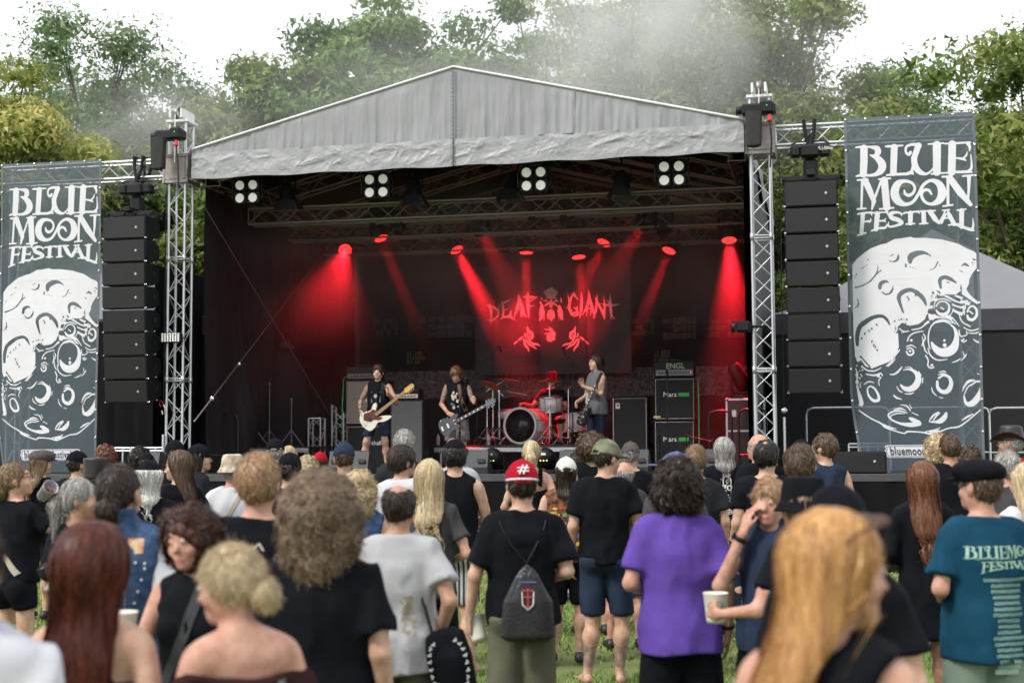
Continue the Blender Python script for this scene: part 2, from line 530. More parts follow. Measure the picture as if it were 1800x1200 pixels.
def gridmesh(name, fn, nu, nv, mat, smooth=True, keep=None):
    u, v = np.meshgrid(np.linspace(0, 1, nu + 1), np.linspace(0, 1, nv + 1), indexing='xy')
    P = fn(u.ravel(), v.ravel())
    i = np.arange(nu)[None, :] + np.arange(nv)[:, None] * (nu + 1)
    F = np.stack([i, i + 1, i + nu + 2, i + nu + 1], -1).reshape(-1, 4)
    if keep is not None:
        c = P[F].mean(1); F = F[keep(c)]
    return npmesh(name, P, F, [mat], smooth)
# ---------------------------------------------------------------- ground
def smoothn(x, y, seed=3):
    p = np.stack([x, y, 0 * x], -1).astype(f32)
    return wob(p, seed, .5)
GRASSG = M('lawn_soil', (.09, .13, .03), .95, 0, 0, 2.2, .6, 60, col2=(.17, .19, .065), detail=8)
def ground():
    xs = np.concatenate([[-400, -120, -40, -20], np.arange(-12, 12.1, .4), [20, 40, 120, 400]])
    ys = np.concatenate([[-60, -15], np.arange(-2, 26.1, .4), [34, 50, 100, 250, 600]])
    X, Y = np.meshgrid(xs, ys, indexing='xy'); X = X.ravel(); Y = Y.ravel()
    Z = np.where((np.abs(X) < 13) & (Y < 27) & (Y > -3), .03 * smoothn(X, Y) - .03, -.03)
    n = len(xs); i = np.arange(n - 1)[None, :] + np.arange(len(ys) - 1)[:, None] * n
    F = np.stack([i, i + 1, i + n + 1, i + n], -1).reshape(-1, 4)
    me = npmesh('ground', np.stack([X, Y, Z], -1), F, [GRASSG])
    tag(link(bpy.data.objects.new('ground', me)), 'trampled green lawn in front of the stage', kind='structure')
ground()
def grass():
    g = np.random.RandomState(5); n = 110000
    y = 4.5 + 17 * g.rand(n) ** 1.15; x = (g.rand(n) - .5) * (y * .78 + 1)
    # worn patches keep fewer blades
    wn_ = wob(np.stack([x, y, 0 * x], -1).astype(f32), 8, 1.1)
    k = g.rand(n) > np.clip((wn_ - .25) * 2.2, 0, .93); x = x[k]; y = y[k]; n = len(x)
    z = .03 * smoothn(x, y) - .03
    h = (.03 + .05 * g.rand(n)) * (.75 + .4 * wob(np.stack([x, y, 0 * x], -1).astype(f32), 21, 3.))
    a = g.rand(n) * 6.283; w = .0035 + .004 * g.rand(n) + y * .0002; lx = g.normal(size=n) * .025; ly = g.normal(size=n) * .025
    V = np.empty((n, 3, 3)); V[:, 0] = np.stack([x - np.cos(a) * w, y - np.sin(a) * w, z], -1)
    V[:, 1] = np.stack([x + np.cos(a) * w, y + np.sin(a) * w, z], -1); V[:, 2] = np.stack([x + lx, y + ly, z + h], -1)
    m1 = M('grass_blade', (.11, .22, .032), .7, 0, 0, 2.5, col2=(.24, .33, .085)); m2 = M('dry_grass_blade', (.30, .26, .12), .8, 0, .2, 9)
    me = npmesh('grass', V.reshape(-1, 3), np.arange(3 * n).reshape(-1, 3), [m1, m2], False, (g.rand(n) < .07).astype(int))
    tag(link(bpy.data.objects.new('grass', me)), 'short green lawn grass with dry patches between the feet', 'grass', kind='stuff')
    # dry leaves lying in the grass
    n = 900; y = 5 + 15 * g.rand(n); x = (g.rand(n) - .5) * y * .8; a = g.rand(n) * 6.28; s = .015 + .02 * g.rand(n)
    V = np.empty((n, 4, 3)); z = .02 + .02 * g.rand(n)
    for k in range(4):
        V[:, k] = np.stack([x + np.cos(a + k * 1.57) * s * (1 if k % 2 else .6), y + np.sin(a + k * 1.57) * s * (1 if k % 2 else .6), z + .01 * g.normal(size=n)], -1)
    me = npmesh('fallen_leaves', V.reshape(-1, 3), np.arange(4 * n).reshape(-1, 4), [M('dry_leaf', (.35, .24, .12), .8, 0, .4, 30)], False)
    tag(link(bpy.data.objects.new('fallen_leaves', me)), 'small dry leaves and litter scattered in the lawn', 'leaves', kind='stuff')
grass()
# ---------------------------------------------------------------- truss
def truss(root, a, b, w, h=None, side=(1, 0, 0), bay=None, mat=None, rr=.024, rb=.009, x=True):
    """Square aluminium truss from a to b: four chords and single braces on every face."""
    mat = mat or ALU; h = h or w; bay = bay or w * 1.05
    a, b = Vector(a), Vector(b); d = (b - a); L = d.length; d.normalize()
    u = Vector(side); u = (u - d * u.dot(d)).normalized(); v = d.cross(u)
    cs = [u * w / 2 + v * h / 2, -u * w / 2 + v * h / 2, -u * w / 2 - v * h / 2, u * w / 2 - v * h / 2]
    for c in cs: rod('chord', a + c, b + c, rr, mat, root)
    n = max(2, int(round(L / bay)))
    for k in range(4):
        c0, c1 = cs[k], cs[(k + 1) % 4]
        for e in (a, b): rod('brace', e + c0, e + c1, rb * 1.2, mat, root, 6)
        for i in range(n):
            p0, p1 = a + d * (L * i / n), a + d * (L * (i + 1) / n)
            if (i + k) % 2: rod('brace', p0 + c0, p1 + c1, rb, mat, root, 6)
            else: rod('brace', p0 + c1, p1 + c0, rb, mat, root, 6)
ZW, ZP, ZB, ZE, DECK = 6.69, 7.88, 6.27, 6.77, 1.35
TWR = {}
for nm, px, t, top, lab in (('l', 315, 0, None, 'front left stage tower of square aluminium truss beside the hanging speaker column'),
                            ('r', 1343, 0, None, 'front right stage tower of square aluminium truss carrying the blue sticker')):
    s = stx(px, t)
    ztop = st(px, 205 if nm == 'l' else 160, 0)[1]
    o = thing('truss_tower', lab, 'truss tower', (s, t, 0), 0, 'front truss towers of the stage', True)
    truss(o, (0, 0, 0.1), (0, 0, 2.9), .29, bay=.29); truss(o, (0, 0, 2.94), (0, 0, 4.95), .29, bay=.29)
    truss(o, (0, 0, 4.99), (0, 0, ztop - .15), .29, bay=.29)
    MB().box((0, 0, .05), (.6, .6, .1), .01).build('base_plate', ALU, o)
    for z in (2.92, 4.97):
        for i in (-1, 1):
            for j in (-1, 1): MB().lathe([(.033, -.06), (.033, .06)], (i * .145, j * .145, z), 10).build('coupler', ALU, o)
    # sleeve block where the roof truss rides on the tower
    m = MB()
    for i in (-1, 1):
        for z in (ZW - .42, ZW + .02): m.box((i * .21, 0, z), (.05, .50, .06), .006)
        for j in (-1, 1): m.box((i * .21, j * .21, ZW - .2), (.05, .05, .44), .006)
    for j in (-1, 1):
        for z in (ZW - .42, ZW + .02): m.box((0, j * .212, z), (.37, .05, .06), .006)
        m.box((.0, j * .235, ZW - .2), (.36, .012, .36), 0)
    m.build('sleeve_block', ALUD, o)
    # head with pulley wheel and chain
    zt = ztop
    m = MB(); m.box((0, 0, zt - .12), (.40, .40, .05), .01); m.box((-.10, 0, zt), (.04, .5, .16), .01); m.box((.10, 0, zt), (.04, .5, .16), .01)
    m.build('head_section', WHITEP, o)
    MB().lathe([(.09, -.03), (.11, -.035), (.09, 0), (.11, .035), (.09, .03)], (0, -.15, zt + .02), 18, 'X').build('pulley', ALUD, o)
    m = MB()
    for k in range(26):
        z = zt - .02 - k * .032
        if k % 2: m.tube([(.0, -.26, z), (.0, -.26, z - .04)], .011, 5)
        else: m.tube([(-.008, -.26, z), (.008, -.26, z - .035)], .011, 5)
    m.build('chain', CHROME, o)
    TWR[nm] = s
    # chain hoist hanging on the tower: a thing of its own
    hx = -.15 if nm == 'l' else -.07
    hz = st(px, 238 if nm == 'l' else 193, -.4)[1]
    h = thing('chain_hoist', 'black chain hoist with fabric chain bag on the %s stage tower' % ('left' if nm == 'l' else 'right'), 'hoist', (s, -.42, hz), 0, 'electric chain hoists', True)
    m = MB(); m.box((0, 0, 0), (.52, .20, .17), .03); m.box((.12, 0, .02), (.2, .24, .2), .03)
    m.build('motor_housing', BLK, h)
    m = MB(); m.lathe([(.06, -.05), (.065, 0), (.06, .05)], (-.29, 0, 0), 14, 'X'); m.build('end_cap', BLK, h)
    m = MB()
    def bag(u, v):
        a = 2 * math.pi * u; z = -.06 - v * .52; r = 1 - .12 * v + .03 * math.sin(a * 7 + v * 3)
        return (hx + .125 * r * (abs(math.cos(a)) ** .4) * (1 if math.cos(a) > 0 else -1), -.13 + .08 * r * (abs(math.sin(a)) ** .4) * (1 if math.sin(a) > 0 else -1), z - .02 * math.sin(3.14 * v))
    m.grid(bag, 28, 6); m.ball((hx, -.13, -.58), (.11, .07, .03), 10)
    m.build('chain_bag', M('bag_cloth', (.022, .022, .024), .8, 0, .3, 20, .4, 60), h)
    MB().lathe([(.035, 0), (.035, .05), (.028, .05), (.028, .10)], (.17, -.13, -.22), 12).build('power_plug', REDP, h)
    MB().tube([(.17, -.12, -.1), (.17, -.13, -.22), (.19, -.1, -.5), (.16, .0, -.9)], .012, 6).build('cable', RUB, h)
    MB().lathe([(.015, 0), (.015, .02)], (.13, -.13, .03), 10, 'Y').build('button', M('green_button', (.02, .4, .08), .4), h)
for px in (598,):
    s = stx(px, 7.8)
    o = thing('truss_tower', 'rear stage tower lit red, rising behind the bass amplifier stack', 'truss tower', (s, 7.8, 0), 0, None, True)
    truss(o, (0, 0, .1), (0, 0, 3.2), .27, bay=.29); truss(o, (0, 0, 3.24), (0, 0, 6.6), .27, bay=.29)
# ---------------------------------------------------------------- wing trusses
WL, WR = stx(8, 0), stx(1722, 0)
o = thing('wing_truss', 'level truss arm left of the stage, holding the left banner and speaker column', 'truss', (0, 0, 0), 0, 'wing trusses', True)
truss(o, (WL, 0, ZW - .165), (TWR['l'] - .24, 0, ZW - .165), .29, side=(0, 0, 1), bay=.30)
o = thing('wing_truss', 'level truss arm right of the stage, holding the right banner and speaker column', 'truss', (0, 0, 0), 0, 'wing trusses', True)
truss(o, (TWR['r'] + .24, 0, ZW - .165), (WR, 0, ZW - .165), .29, side=(0, 0, 1), bay=.30)
for s0, lab in ((WL + .26, 'outer truss post behind the left festival banner'), (WR - .15, 'outer truss post behind the right festival banner')):
    o = thing('truss_post', lab, 'truss tower', (s0, .06, 0), 0, 'outer truss posts', True)
    truss(o, (0, 0, 0), (0, 0, ZW - .34), .27, bay=.3)
# ---------------------------------------------------------------- roof
roof = thing('stage_roof', 'grey tarpaulin gable roof over the stage with wrinkled valance', 'stage roof', (0, 0, 0), 0, None, True)
SL, SR, SP = stx(334, -.3) , stx(1314, -.3), stx(798, -.3)
def zroof(s): return np.where(s < SP, ZE + (ZP - ZE) * (s - SL) / (SP - SL), ZP + (ZE - ZP) * (s - SP) / (SR - SP))
def foldn(s, z, seed, fs, fz, A):
    p = np.stack([s, z, 0 * s], -1).astype(f32)
    return A * wob(p, seed, 1, 5, (fs, fz, 1))
def gable(side):
    s0, s1 = (SL, SP) if side == 0 else (SP, SR)
    def f(u, v):
        s = s0 + (s1 - s0) * u; zt = zroof(s) ; zt = np.where((u < 1e-6) | (u > 1 - 1e-6), zt, zt)
        zb = ZB + .43; z = zb + (zt - zb) * v
        rr_ = vn(np.stack([s * 7, z * .7, 0 * s], -1).astype(f32) + side * 9)
        d = foldn(s, z, 11 + side, 20, 1.3, .020) * (1.2 - .7 * v) + .020 * (1 - 2 * np.abs(rr_)) * (1 - .8 * v) + foldn(s, z, 4, 50, 5., .005) + foldn(s, z, 9, 3., 2., .03)
        e = np.minimum(np.minimum(u, 1 - u) * 30, 1) * np.minimum((1 - v) * 6, 1)
        return np.stack([s, -.30 - d * e, z], -1)
    return gridmesh('gable_panel', f, 300, 36, GREYF)
for k in (0, 1): inst('gable_panel', gable(k), roof)
def valance(side):
    s0, s1 = (SL, SP - .008) if side == 0 else (SP + .008, SR)
    def f(u, v):
        s = s0 + (s1 - s0) * u; zb = ZB + .012 * np.sin(s * 5) ; z = zb + (ZB + .44 - zb) * v
        p = np.stack([s, z, 0 * s], -1).astype(f32)
        q = np.stack([s + z * .5, z - s * .25, 0 * s], -1).astype(f32); q[:, 0] += .10 * vn(p * 4)
        n1 = 1 - 2.2 * np.abs(vn(q * A3(3.2, 6, 1) + 3 + side)); n2 = 1 - 2.2 * np.abs(vn(p * A3(5.5, 6, 1) + .35 * n1[:, None] + 9)); n3 = 1 - 2 * np.abs(vn(q * A3(14, 16, 1))); n4 = vn(p * 45)
        d = (.008 * n1 + .008 * n2 + .004 * n3 + .0015 * n4) * np.minimum((1 - v) * 5, 1) * (.35 + .65 * np.minimum(v * 4, 1))
        return np.stack([s, -.325 - d, z], -1)
    return gridmesh('valance', f, 420, 34, GREYV)
for k in (0, 1): inst('valance', valance(k), roof)
for k, (s0, s1) in enumerate(((SL, SP), (SP, SR))):
    def f(u, v):
        s = s0 + (s1 - s0) * u; t = -.3 + 8.6 * v
        return np.stack([s, t, zroof(s) + foldn(s, t, 3, 2, .8, .012)], -1)
    inst('roof_sheet', gridmesh('roof_sheet', f, 40, 30, GREYF), roof)
    def f(u, v):
        s = s0 + (s1 - s0) * u; t = -.25 + 8.5 * v
        return np.stack([s, t, zroof(s) - .05], -1)
    inst('roof_lining', gridmesh('roof_lining', f, 10, 10, CLOTHB), roof)
m = MB(); m.tube([(SL, -.31, ZE + .01), (SP, -.31, ZP + .02), (SR, -.31, ZE + .01)], .022, 8); m.build('edge_rope', M('white_keder', (.66, .66, .68), .5), roof)
m = MB(); m.tube([(SP, -.345, ZP - .03), (SP, -.345, ZB + .44), (SP, -.37, ZB + .0)], .012, 6)
for k in range(24): m.box((SP, -.355, ZB + .04 + k * .068), (.05, .012, .008))
m.build('lacing_seam', M('seam_grey', (.16, .165, .175), .6), roof)
for k in (3,):
    for a_, b_ in ((SL, SP), (SP, SR)):
        s_ = a_ + (b_ - a_) * k / 7; MB().box((s_, -.303 - .012, (ZB + .44 + float(zroof(s_))) / 2), (.014, .012, float(zroof(s_)) - ZB - .48), .002).build('panel_seam', GREYV, roof)
MB().box(((SL + SR) / 2, -.29, ZB + .44), (SR - SL, .03, .012)).build('band_seam', GREYV, roof)
# eave side flaps seen from outside on the right
def f(u, v):
    t = -.3 + 8.6 * u; return np.stack([SR + .05 + .05 * v + foldn(t, v, 7, 3, 4, .03), t, ZE - .45 * v * (1 + .3 * np.sin(t * 2))], -1)
inst('eave_flap', gridmesh('eave_flap', f, 60, 10, GREYV), roof)
def f(u, v):
    t = -.3 + 8.6 * u; return np.stack([SL - .05 - .05 * v + foldn(t, v, 8, 3, 4, .03), t, ZE - .45 * v], -1)
inst('eave_flap', gridmesh('eave_flap', f, 60, 10, GREYV), roof)
# roof frame: rafters, ridge and purlins of truss
fr = thing('roof_frame', 'dark aluminium roof frame of trusses under the tarpaulin', 'truss', (0, 0, 0), 0, None, True)
for t in (.1, 2.7, 5.3, 7.9):
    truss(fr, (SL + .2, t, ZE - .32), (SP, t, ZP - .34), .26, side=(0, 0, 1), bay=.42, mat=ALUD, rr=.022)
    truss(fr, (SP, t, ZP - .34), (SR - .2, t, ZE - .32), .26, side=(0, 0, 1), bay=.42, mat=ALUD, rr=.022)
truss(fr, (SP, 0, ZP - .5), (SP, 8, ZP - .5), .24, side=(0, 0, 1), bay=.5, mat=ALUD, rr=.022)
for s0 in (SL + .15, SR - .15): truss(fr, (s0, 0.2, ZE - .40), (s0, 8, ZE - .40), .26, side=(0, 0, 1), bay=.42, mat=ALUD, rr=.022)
# ---------------------------------------------------------------- lighting bars across the stage
BARS = []
for t, (xa, xb), lab in ((1.9, (440, 1318), 'nearest of the three lighting trusses across the stage'),
                         (4.1, (505, 1318), 'middle one of the three lighting trusses across the stage'),
                         (6.2, (560, 1318), 'farthest of the three lighting trusses across the stage')):
    o = thing('lighting_truss', lab, 'truss', (0, 0, 0), 0, 'lighting trusses over the stage', True)
    za = st(880, {1.9: 364, 4.1: 398, 6.2: 427}[t], t)[1]
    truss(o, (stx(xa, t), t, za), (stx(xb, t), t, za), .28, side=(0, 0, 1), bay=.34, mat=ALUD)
    BARS.append((t, za))
# ---------------------------------------------------------------- walls of cloth
ws = SL + .02
def opening(t):            # lower hem of the left wall, drawn aside towards the back
    return np.interp(t, [0, 1.0, 2.2, 3.2, 4.2, 5.6, 7.0, 8.], [.9, 1.0, 2.6, 3.75, 3.9, 3.35, 2.7, 2.4])
def f(u, v):
    t = .2 + 7.8 * u; zb = opening(t); z = zb + (6.75 - zb) * v
    gather = np.exp(-((z - zb) / 1.2) ** 2)
    d = foldn(t, z * .6 + t, 13, 5, 1.3, .05) * (.4 + gather) + foldn(t, z, 17, 11, 1.5, .018)
    return np.stack([ws + d + .25 * gather * np.sin(t * .8), t, z], -1)
wl_ = tag(inst('side_wall', gridmesh('side_wall', f, 200, 90, M('black_wall_cloth', (.010, .008, .010), .7, 0, .3, 2, .2, 30)), None), 'black cloth wall on the left of the stage, drawn aside at its foot', 'curtain')
wl_.matrix_world = SM
wr = SR + .03
def f(u, v):
    t = .2 + 7.8 * u; z = .05 + 6.7 * v
    return np.stack([wr + foldn(t, z, 14, 3, .6, .03), t, z], -1)
w2 = tag(inst('side_wall', gridmesh('side_wall', f, 120, 50, M('dark_grey_wall_cloth', (.10, .10, .11), .6, 0, .15, 4, .5, 40)), None), 'dark grey cloth wall on the right of the stage behind the right tower', 'curtain')
w2.matrix_world = SM
def f(u, v):
    t = .25 + 7.7 * u; z = .05 + 6.6 * v
    return np.stack([wr - .07 + foldn(t, z, 24, 3, .6, .02), t, z], -1)
inst('inner_lining', gridmesh('inner_lining', f, 60, 30, CLOTHB), w2)
bk = thing('back_wall', 'black gauze back wall of the stage with faint colour patches behind', 'curtain', (0, 8.1, 0), 0, None, True)
def f(u, v):
    s = SL + (SR - SL) * u; z = .2 + (zroof(s) - .22) * v
    return np.stack([s, foldn(s, z, 15, 2.5, .5, .03), z], -1)
inst('gauze', gridmesh('gauze', f, 120, 60, M('black_gauze', (.010, .009, .010), .7, 0, .3, 3, .2, 200, spec=.2)), bk)
for i, (x0, x1, y0, y1, c) in enumerate(((655, 700, 560, 590, (.05, .04, .035)), (715, 748, 618, 640, (.12, .075, .04)), (735, 850, 556, 592, (.035, .045, .06)),
                                         (1103, 1150, 560, 590, (.05, .05, .04)), (1150, 1178, 615, 635, (.10, .06, .04)), (1165, 1225, 558, 596, (.09, .045, .03)), (1245, 1320, 560, 592, (.06, .035, .03)))):
    a0, z1 = st(x0, y0, 8.02); a1, z0 = st(x1, y1, 8.02)
    m = MB()
    g = random.Random(i)
    for k in range(7):
        for j in range(3):
            if g.random() < .8:
                q = (a0 + (a1 - a0) * k / 7, z0 + (z1 - z0) * j / 3)
                w, h = (a1 - a0) / 7, (z1 - z0) / 3
                m.box((q[0] + w / 2, -.09, q[1] + h / 2), (w * g.uniform(.6, 1.), .006, h * g.uniform(.6, 1.)))
    m.build('colour_patch', M('patch%d' % i, c, .7, 0, .5, 9, .3, 40), bk)
# lace net with scalloped hem
def f(u, v):
    s = stx(600, 7.9) + (stx(1325, 7.9) - stx(600, 7.9)) * u
    zt, zb = st(960, 648, 7.9)[1], st(960, 702, 7.9)[1] + .06 * np.abs(np.sin(s * 5.2))
    return np.stack([s, -.16 + foldn(s, v, 6, 6, 1, .03), zb + (zt - zb) * v], -1)
lace = gridmesh('lace_net', f, 260, 10, M('grey_lace_net', (.022, .02, .022), .9, 0, 0, 16, 1., 45, col2=(.17, .155, .155), detail=10))
inst('lace_net', lace, bk)
# ---------------------------------------------------------------- deck and risers
dk = thing('stage_deck', 'black stage deck with plywood panels and skirted front', 'stage', (0, 0, 0), 0, None, True)
D0, D1, DT0, DT1 = -8.4, 8.3, -1.25, 8.3
DKM = M('deck_plywood', (.028, .026, .026), .55, 0, .25, 4, .2, 80)
pm = MB().box((0, 0, 0), (1.992, .992, .09), .004).mesh('deck_panel', DKM)
for i in range(8):
    for j in range(10): inst('deck_panel', pm, dk, (D0 + 1.05 + i * 2.09, DT0 + .5 + j * 1.0, DECK - .045))
MB().box(((D0 + D1) / 2, DT0 - .015, DECK - .05), (D1 - D0, .03, .11), .006).build('front_rail', M('dark_aluminium', (.10, .10, .11), .4, .6), dk)
def f(u, v):
    s = D0 + (D1 - D0) * u; return np.stack([s, DT0 - .02 + foldn(s, v, 18, 8, .5, .016), (DECK - .11) * v], -1)
inst('skirt', gridmesh('skirt', f, 300, 12, CLOTHB), dk)
MB().box(((D0 + D1) / 2, DT0 - .06, .72), (D1 - D0, .03, .05), .01).build('kick_rail', BLK, dk)
def riser(x0, x1, t0, depth, ztop, lab):
    s0, s1 = stx(x0, t0), stx(x1, t0)
    o = thing('riser', lab, 'stage riser', (0, 0, 0), 0, 'platforms standing on the deck', True)
    n = max(1, round((s1 - s0) / 1.6))
    for i in range(n):
        a, b = s0 + (s1 - s0) * i / n, s0 + (s1 - s0) * (i + 1) / n
        MB().box(((a + b) / 2, t0 + depth / 2, ztop - .02), (b - a - .006, depth, .04), .004).build('platform', DKM, o)
        MB().box(((a + b) / 2, t0, ztop - .085), (b - a - .02, .04, .085), .008).build('edge_rail', ALU, o)
        for q in (a + .12, b - .12): rod('leg', (q, t0 + .08, DECK), (q, t0 + .08, ztop - .05), .028, ALU, o)
    return o
RZ = 1.80
riser(762, 1128, 3.3, 2.6, RZ, 'drum riser with bright aluminium front edge in the stage centre')
riser(372, 545, 5.6, 2.2, RZ, 'riser with a stored drum kit behind the drawn left curtain')
# ---------------------------------------------------------------- hanging speaker columns
def cab_mesh():
    W_, D_, H_ = .78, .50, .355
    m = MB()
    # body with tapered rear, side profile in (t, z)
    prof = [(-.25, H_ / 2), (.06, H_ / 2), (.25, H_ / 2 - .075), (.25, -H_ / 2 + .075), (.06, -H_ / 2), (-.25, -H_ / 2)]
    m.prism(prof, -W_ / 2, W_ / 2, 'YZ')
    return m.mesh('cabinet', BLKCAB)
CAB = cab_mesh()
gr = MB()
gr.box((0, -.256, 0), (.75, .012, .335), .005)
GRILLE = gr.mesh('grille', M('speaker_grille', (.010, .0105, .012), .42, .3, .2, 160, .5, 400))
m = MB(); m.prism([(-.022, 0), (0, .022), (.022, 0), (0, -.022)], -.268, -.262); BADGE = m.mesh('badge', M('badge_white', (.55, .56, .58), .4, .4))
m = MB(); m.box((0, 0, 0), (.012, .07, .075), .004); m.m = 1; m.box((.004, 0, 0), (.008, .036, .042), .002); HANDLE = m.mesh('handle', [BLK, RUB])
m = MB(); m.box((0, 0, 0), (.028, .05, .02), .003); m.tube([(-.02, 0, 0), (.02, 0, 0)], .008, 8); PIN = m.mesh('rigging_pin', CHROME)
def array(px, y0, y1, lab, t=-.42):
    s = stx(px, t); z1 = st(px, y0, t)[1]; z0 = st(px, y1, t)[1]
    root = thing('speaker_column', lab, 'speakers', (s, t, z1), 0, 'line array speaker columns', True)
    step = (z1 - z0) / 8
    yy = 0.; zz = 0.
    for i in range(8):
        a = R(.2 + i * 1.0)
        Mx = Matrix.Translation((0, yy, zz - step / 2)) @ Matrix.Rotation(a, 4, 'X')
        c = inst('cabinet', CAB, root); c.matrix_local = Mx @ Matrix.Diagonal((1, 1, step / .375, 1))
        inst('grille', GRILLE, c); inst('badge', BADGE, c, (.22, 0, 0))
        inst('handle', HANDLE, c, (.392, .08, .01))
        for x in (-.385, .385):
            for z in (-.172,): inst('rigging_pin', PIN, c, (x, -.235, z)); inst('rigging_pin', PIN, c, (x, .06, z))
        yy += math.sin(a) * step; zz -= math.cos(a) * step
    m = MB(); m.box((0, -.05, .07), (.84, .06, .07), .006); m.box((0, .25, .07), (.84, .06, .07), .006)
    for x in (-.40, .40, -.1, .1): m.box((x, .1, .07), (.05, .42, .05), .004)
    m.box((0, .1, .13), (.12, .6, .08), .01)
    for x in (-.42, .42): m.box((x, -.05, .05), (.02, .03, .16))
    m.build('bumper_frame', BLKM, root)
    return root, s, z1
def hang(px, s, z1, t, lab, writing):
    zt = ZW - .33
    h = thing('chain_hoist', lab, 'hoist', (s, t + .15, z1 + .52), 0, 'electric chain hoists', True)
    m = MB(); m.box((0, 0, 0), (.30, .20, .20), .035); m.box((-.22, 0, .0), (.16, .17, .17), .03); m.box((.22, 0, 0), (.16, .18, .18), .03); m.tube([(-.28, 0, .12), (-.2, 0, .15), (.2, 0, .15), (.28, 0, .12)], .012, 6)
    m.build('motor_housing', BLK, h)
    m = MB(); m.tube([(0, 0, .1), (0, 0, .18)], .035, 10); m.tube([(0, 0, .16), (.03, 0, .22), (0, 0, .28), (-.03, 0, .22), (0, 0, .18)], .012, 6)
    m.build('hook', BLKM, h)
    m = MB()
    for k in range(14): m.tube([(.05, 0, -.1 - k * .03), (.05 + .008 * (k % 2), 0, -.135 - k * .03)], .009, 5)
    m.tube([(.05, 0, -.1), (.05, 0, -.46)], .008, 5); m.build('chain', BLKM, h)
    m = MB(); m.box((.0, .05, -.27), (.22, .16, .32), .04); m.build('chain_bag', BLKCAB, h)
    if writing: text('lettering', writing, .07, WHITEP, h, (.22, -.095, .02), bold=.0005)
    r_ = thing('truss_sling', 'black round sling wrapped over the wing truss holding the ' + ('left' if px < 900 else 'right') + ' hoist', 'sling', (s, 0, 0), 0, 'slings', True)
    m = MB()
    for dx in (-.09, .07):
        m.tube([(dx, -.2, ZW + .03), (dx, .15, ZW + .03), (dx * .6, .12, ZW - .2), (0, t * .3, ZW - .44)], .03, 8); m.tube([(dx, -.19, ZW + .03), (dx * .8, -.2, ZW - .15), (0, -.25, ZW - .44)], .028, 8)
    m.tube([(0, -.25, ZW - .42), (0, t + .15, z1 + .78)], .02, 8)
    m.build('sling_band', BLKCAB, r_)
_, s_, z_ = array(228, 384, 706, 'black column of eight hanging speakers beside the left banner')
hang(228, s_, z_, -.42, 'black chain hoist directly above the left speaker column', None)
_, s_, z_ = array(1431, 322, 690, 'black column of eight hanging speakers beside the right banner')
hang(1431, s_, z_, -.42, 'black chain hoist with white lettering above the right speaker column', 'PLUSlite')
# ---------------------------------------------------------------- stage lamps
GLASSL = M('lamp_lens', (.75, .76, .70), .15, .2, .15, 60, .6, 120, emit=(1, 1, .95), es=.12)
def blinder(px, py, i):
    t = .25; s, z = st(px, py, t)
    o = thing('blinder_lamp', ['leftmost four-lens blinder lamp under the valance', 'four-lens blinder lamp under the valance, second from the left',
              'four-lens blinder lamp just right of the roof peak', 'rightmost four-lens blinder lamp near the right tower'][i], 'stage lamp', (s, t, z), 0, 'four-lens blinder lamps', True)
    for a in (-1, 1):
        for b in (-1, 1):
            c = inst('lamp_housing', _bh, o, (a * .118, 0, b * .112), (R(8 if b > 0 else 2), 0, 0)); inst('lens', _bl, c)
    m = MB(); m.tube([(-.27, 0, -.1), (-.27, 0, .26), (.27, 0, .26), (.27, 0, -.1)], .016, 6)
    for x in (-.26, .26):
        for z in (-.11, .11): m.lathe([(.03, -.02), (.03, .02)], (x, 0, z), 10, 'X')
    m.tube([(0, 0, .26), (0, .1, .5)], .02, 8)
    m.build('bracket', BLKM, o)
m = MB(); m.box((0, .03, 0), (.222, .16, .212), .02); m.lathe([(.10, -.06), (.088, -.075), (.083, -.055)], (0, 0, 0), 20, 'Y'); _bh = m.mesh('lamp_housing', BLK)
m = MB()
m.lathe([(.0, -.052), (.04, -.05), (.078, -.056)], (0, 0, 0), 20, 'Y')
_bl = m.mesh('lens', GLASSL)
for i, (x, y) in enumerate(((435, 337), (663, 327), (939, 315), (1181, 305))): blinder(x, y, i)
def fresnel_mesh():
    m = MB(); m.lathe([(.0, .17), (.06, .165), (.085, .12), (.12, .06), (.125, -.02), (.135, -.03), (.13, -.08), (.14, -.09), (.14, -.13)], n=20)
    for k in range(5): m.lathe([(.128 - k * .003, -.02 + k * .03), (.138 - k * .003, -.015 + k * .03), (.128 - k * .003, -.01 + k * .03)], n=20)
    return m.mesh('lamp_body', BLKCAB)
FRB = fresnel_mesh()
m = MB()
for k in range(4):
    a = k * math.pi / 2; X = Matrix.Rotation(a, 4, 'Z') @ Matrix.Translation((0, -.14, -.13)) @ Matrix.Rotation(R(-28), 4, 'X')
    m.X = X; m.prism([(-.12, 0), (.12, 0), (.16, -.2), (-.16, -.2)], -.003, .003)
FRD = m.mesh('barn_door', M('barn_door_black', (.025, .026, .03), .35, .3, .2, 20))
m = MB(); m.tube([(-.155, 0, 0), (-.155, 0, .25), (.155, 0, .25), (.155, 0, 0)], .012, 6); m.tube([(0, 0, .25), (0, 0, .42)], .018, 8); m.box((0, 0, .40), (.06, .05, .1), .01)
FRY = m.mesh('yoke', BLKM)
m = MB(); m.ball((.0, 0, .20), .012, 8); FRO = m.mesh('knob', M('orange_knob', (.6, .22, .02), .4))
def fresnel(px, py, t, tilt, lab):
    s, z = st(px, py, t)
    o = thing('fresnel_lamp', lab, 'stage lamp', (s, t, z), 0, 'barn door lamps', True)
    b = inst('lamp_body', FRB, o, (0, 0, 0), (tilt, 0, 0)); inst('barn_door', FRD, b)
    inst('yoke', FRY, o); inst('knob', FRO, o, (-.02, -.02, .0))
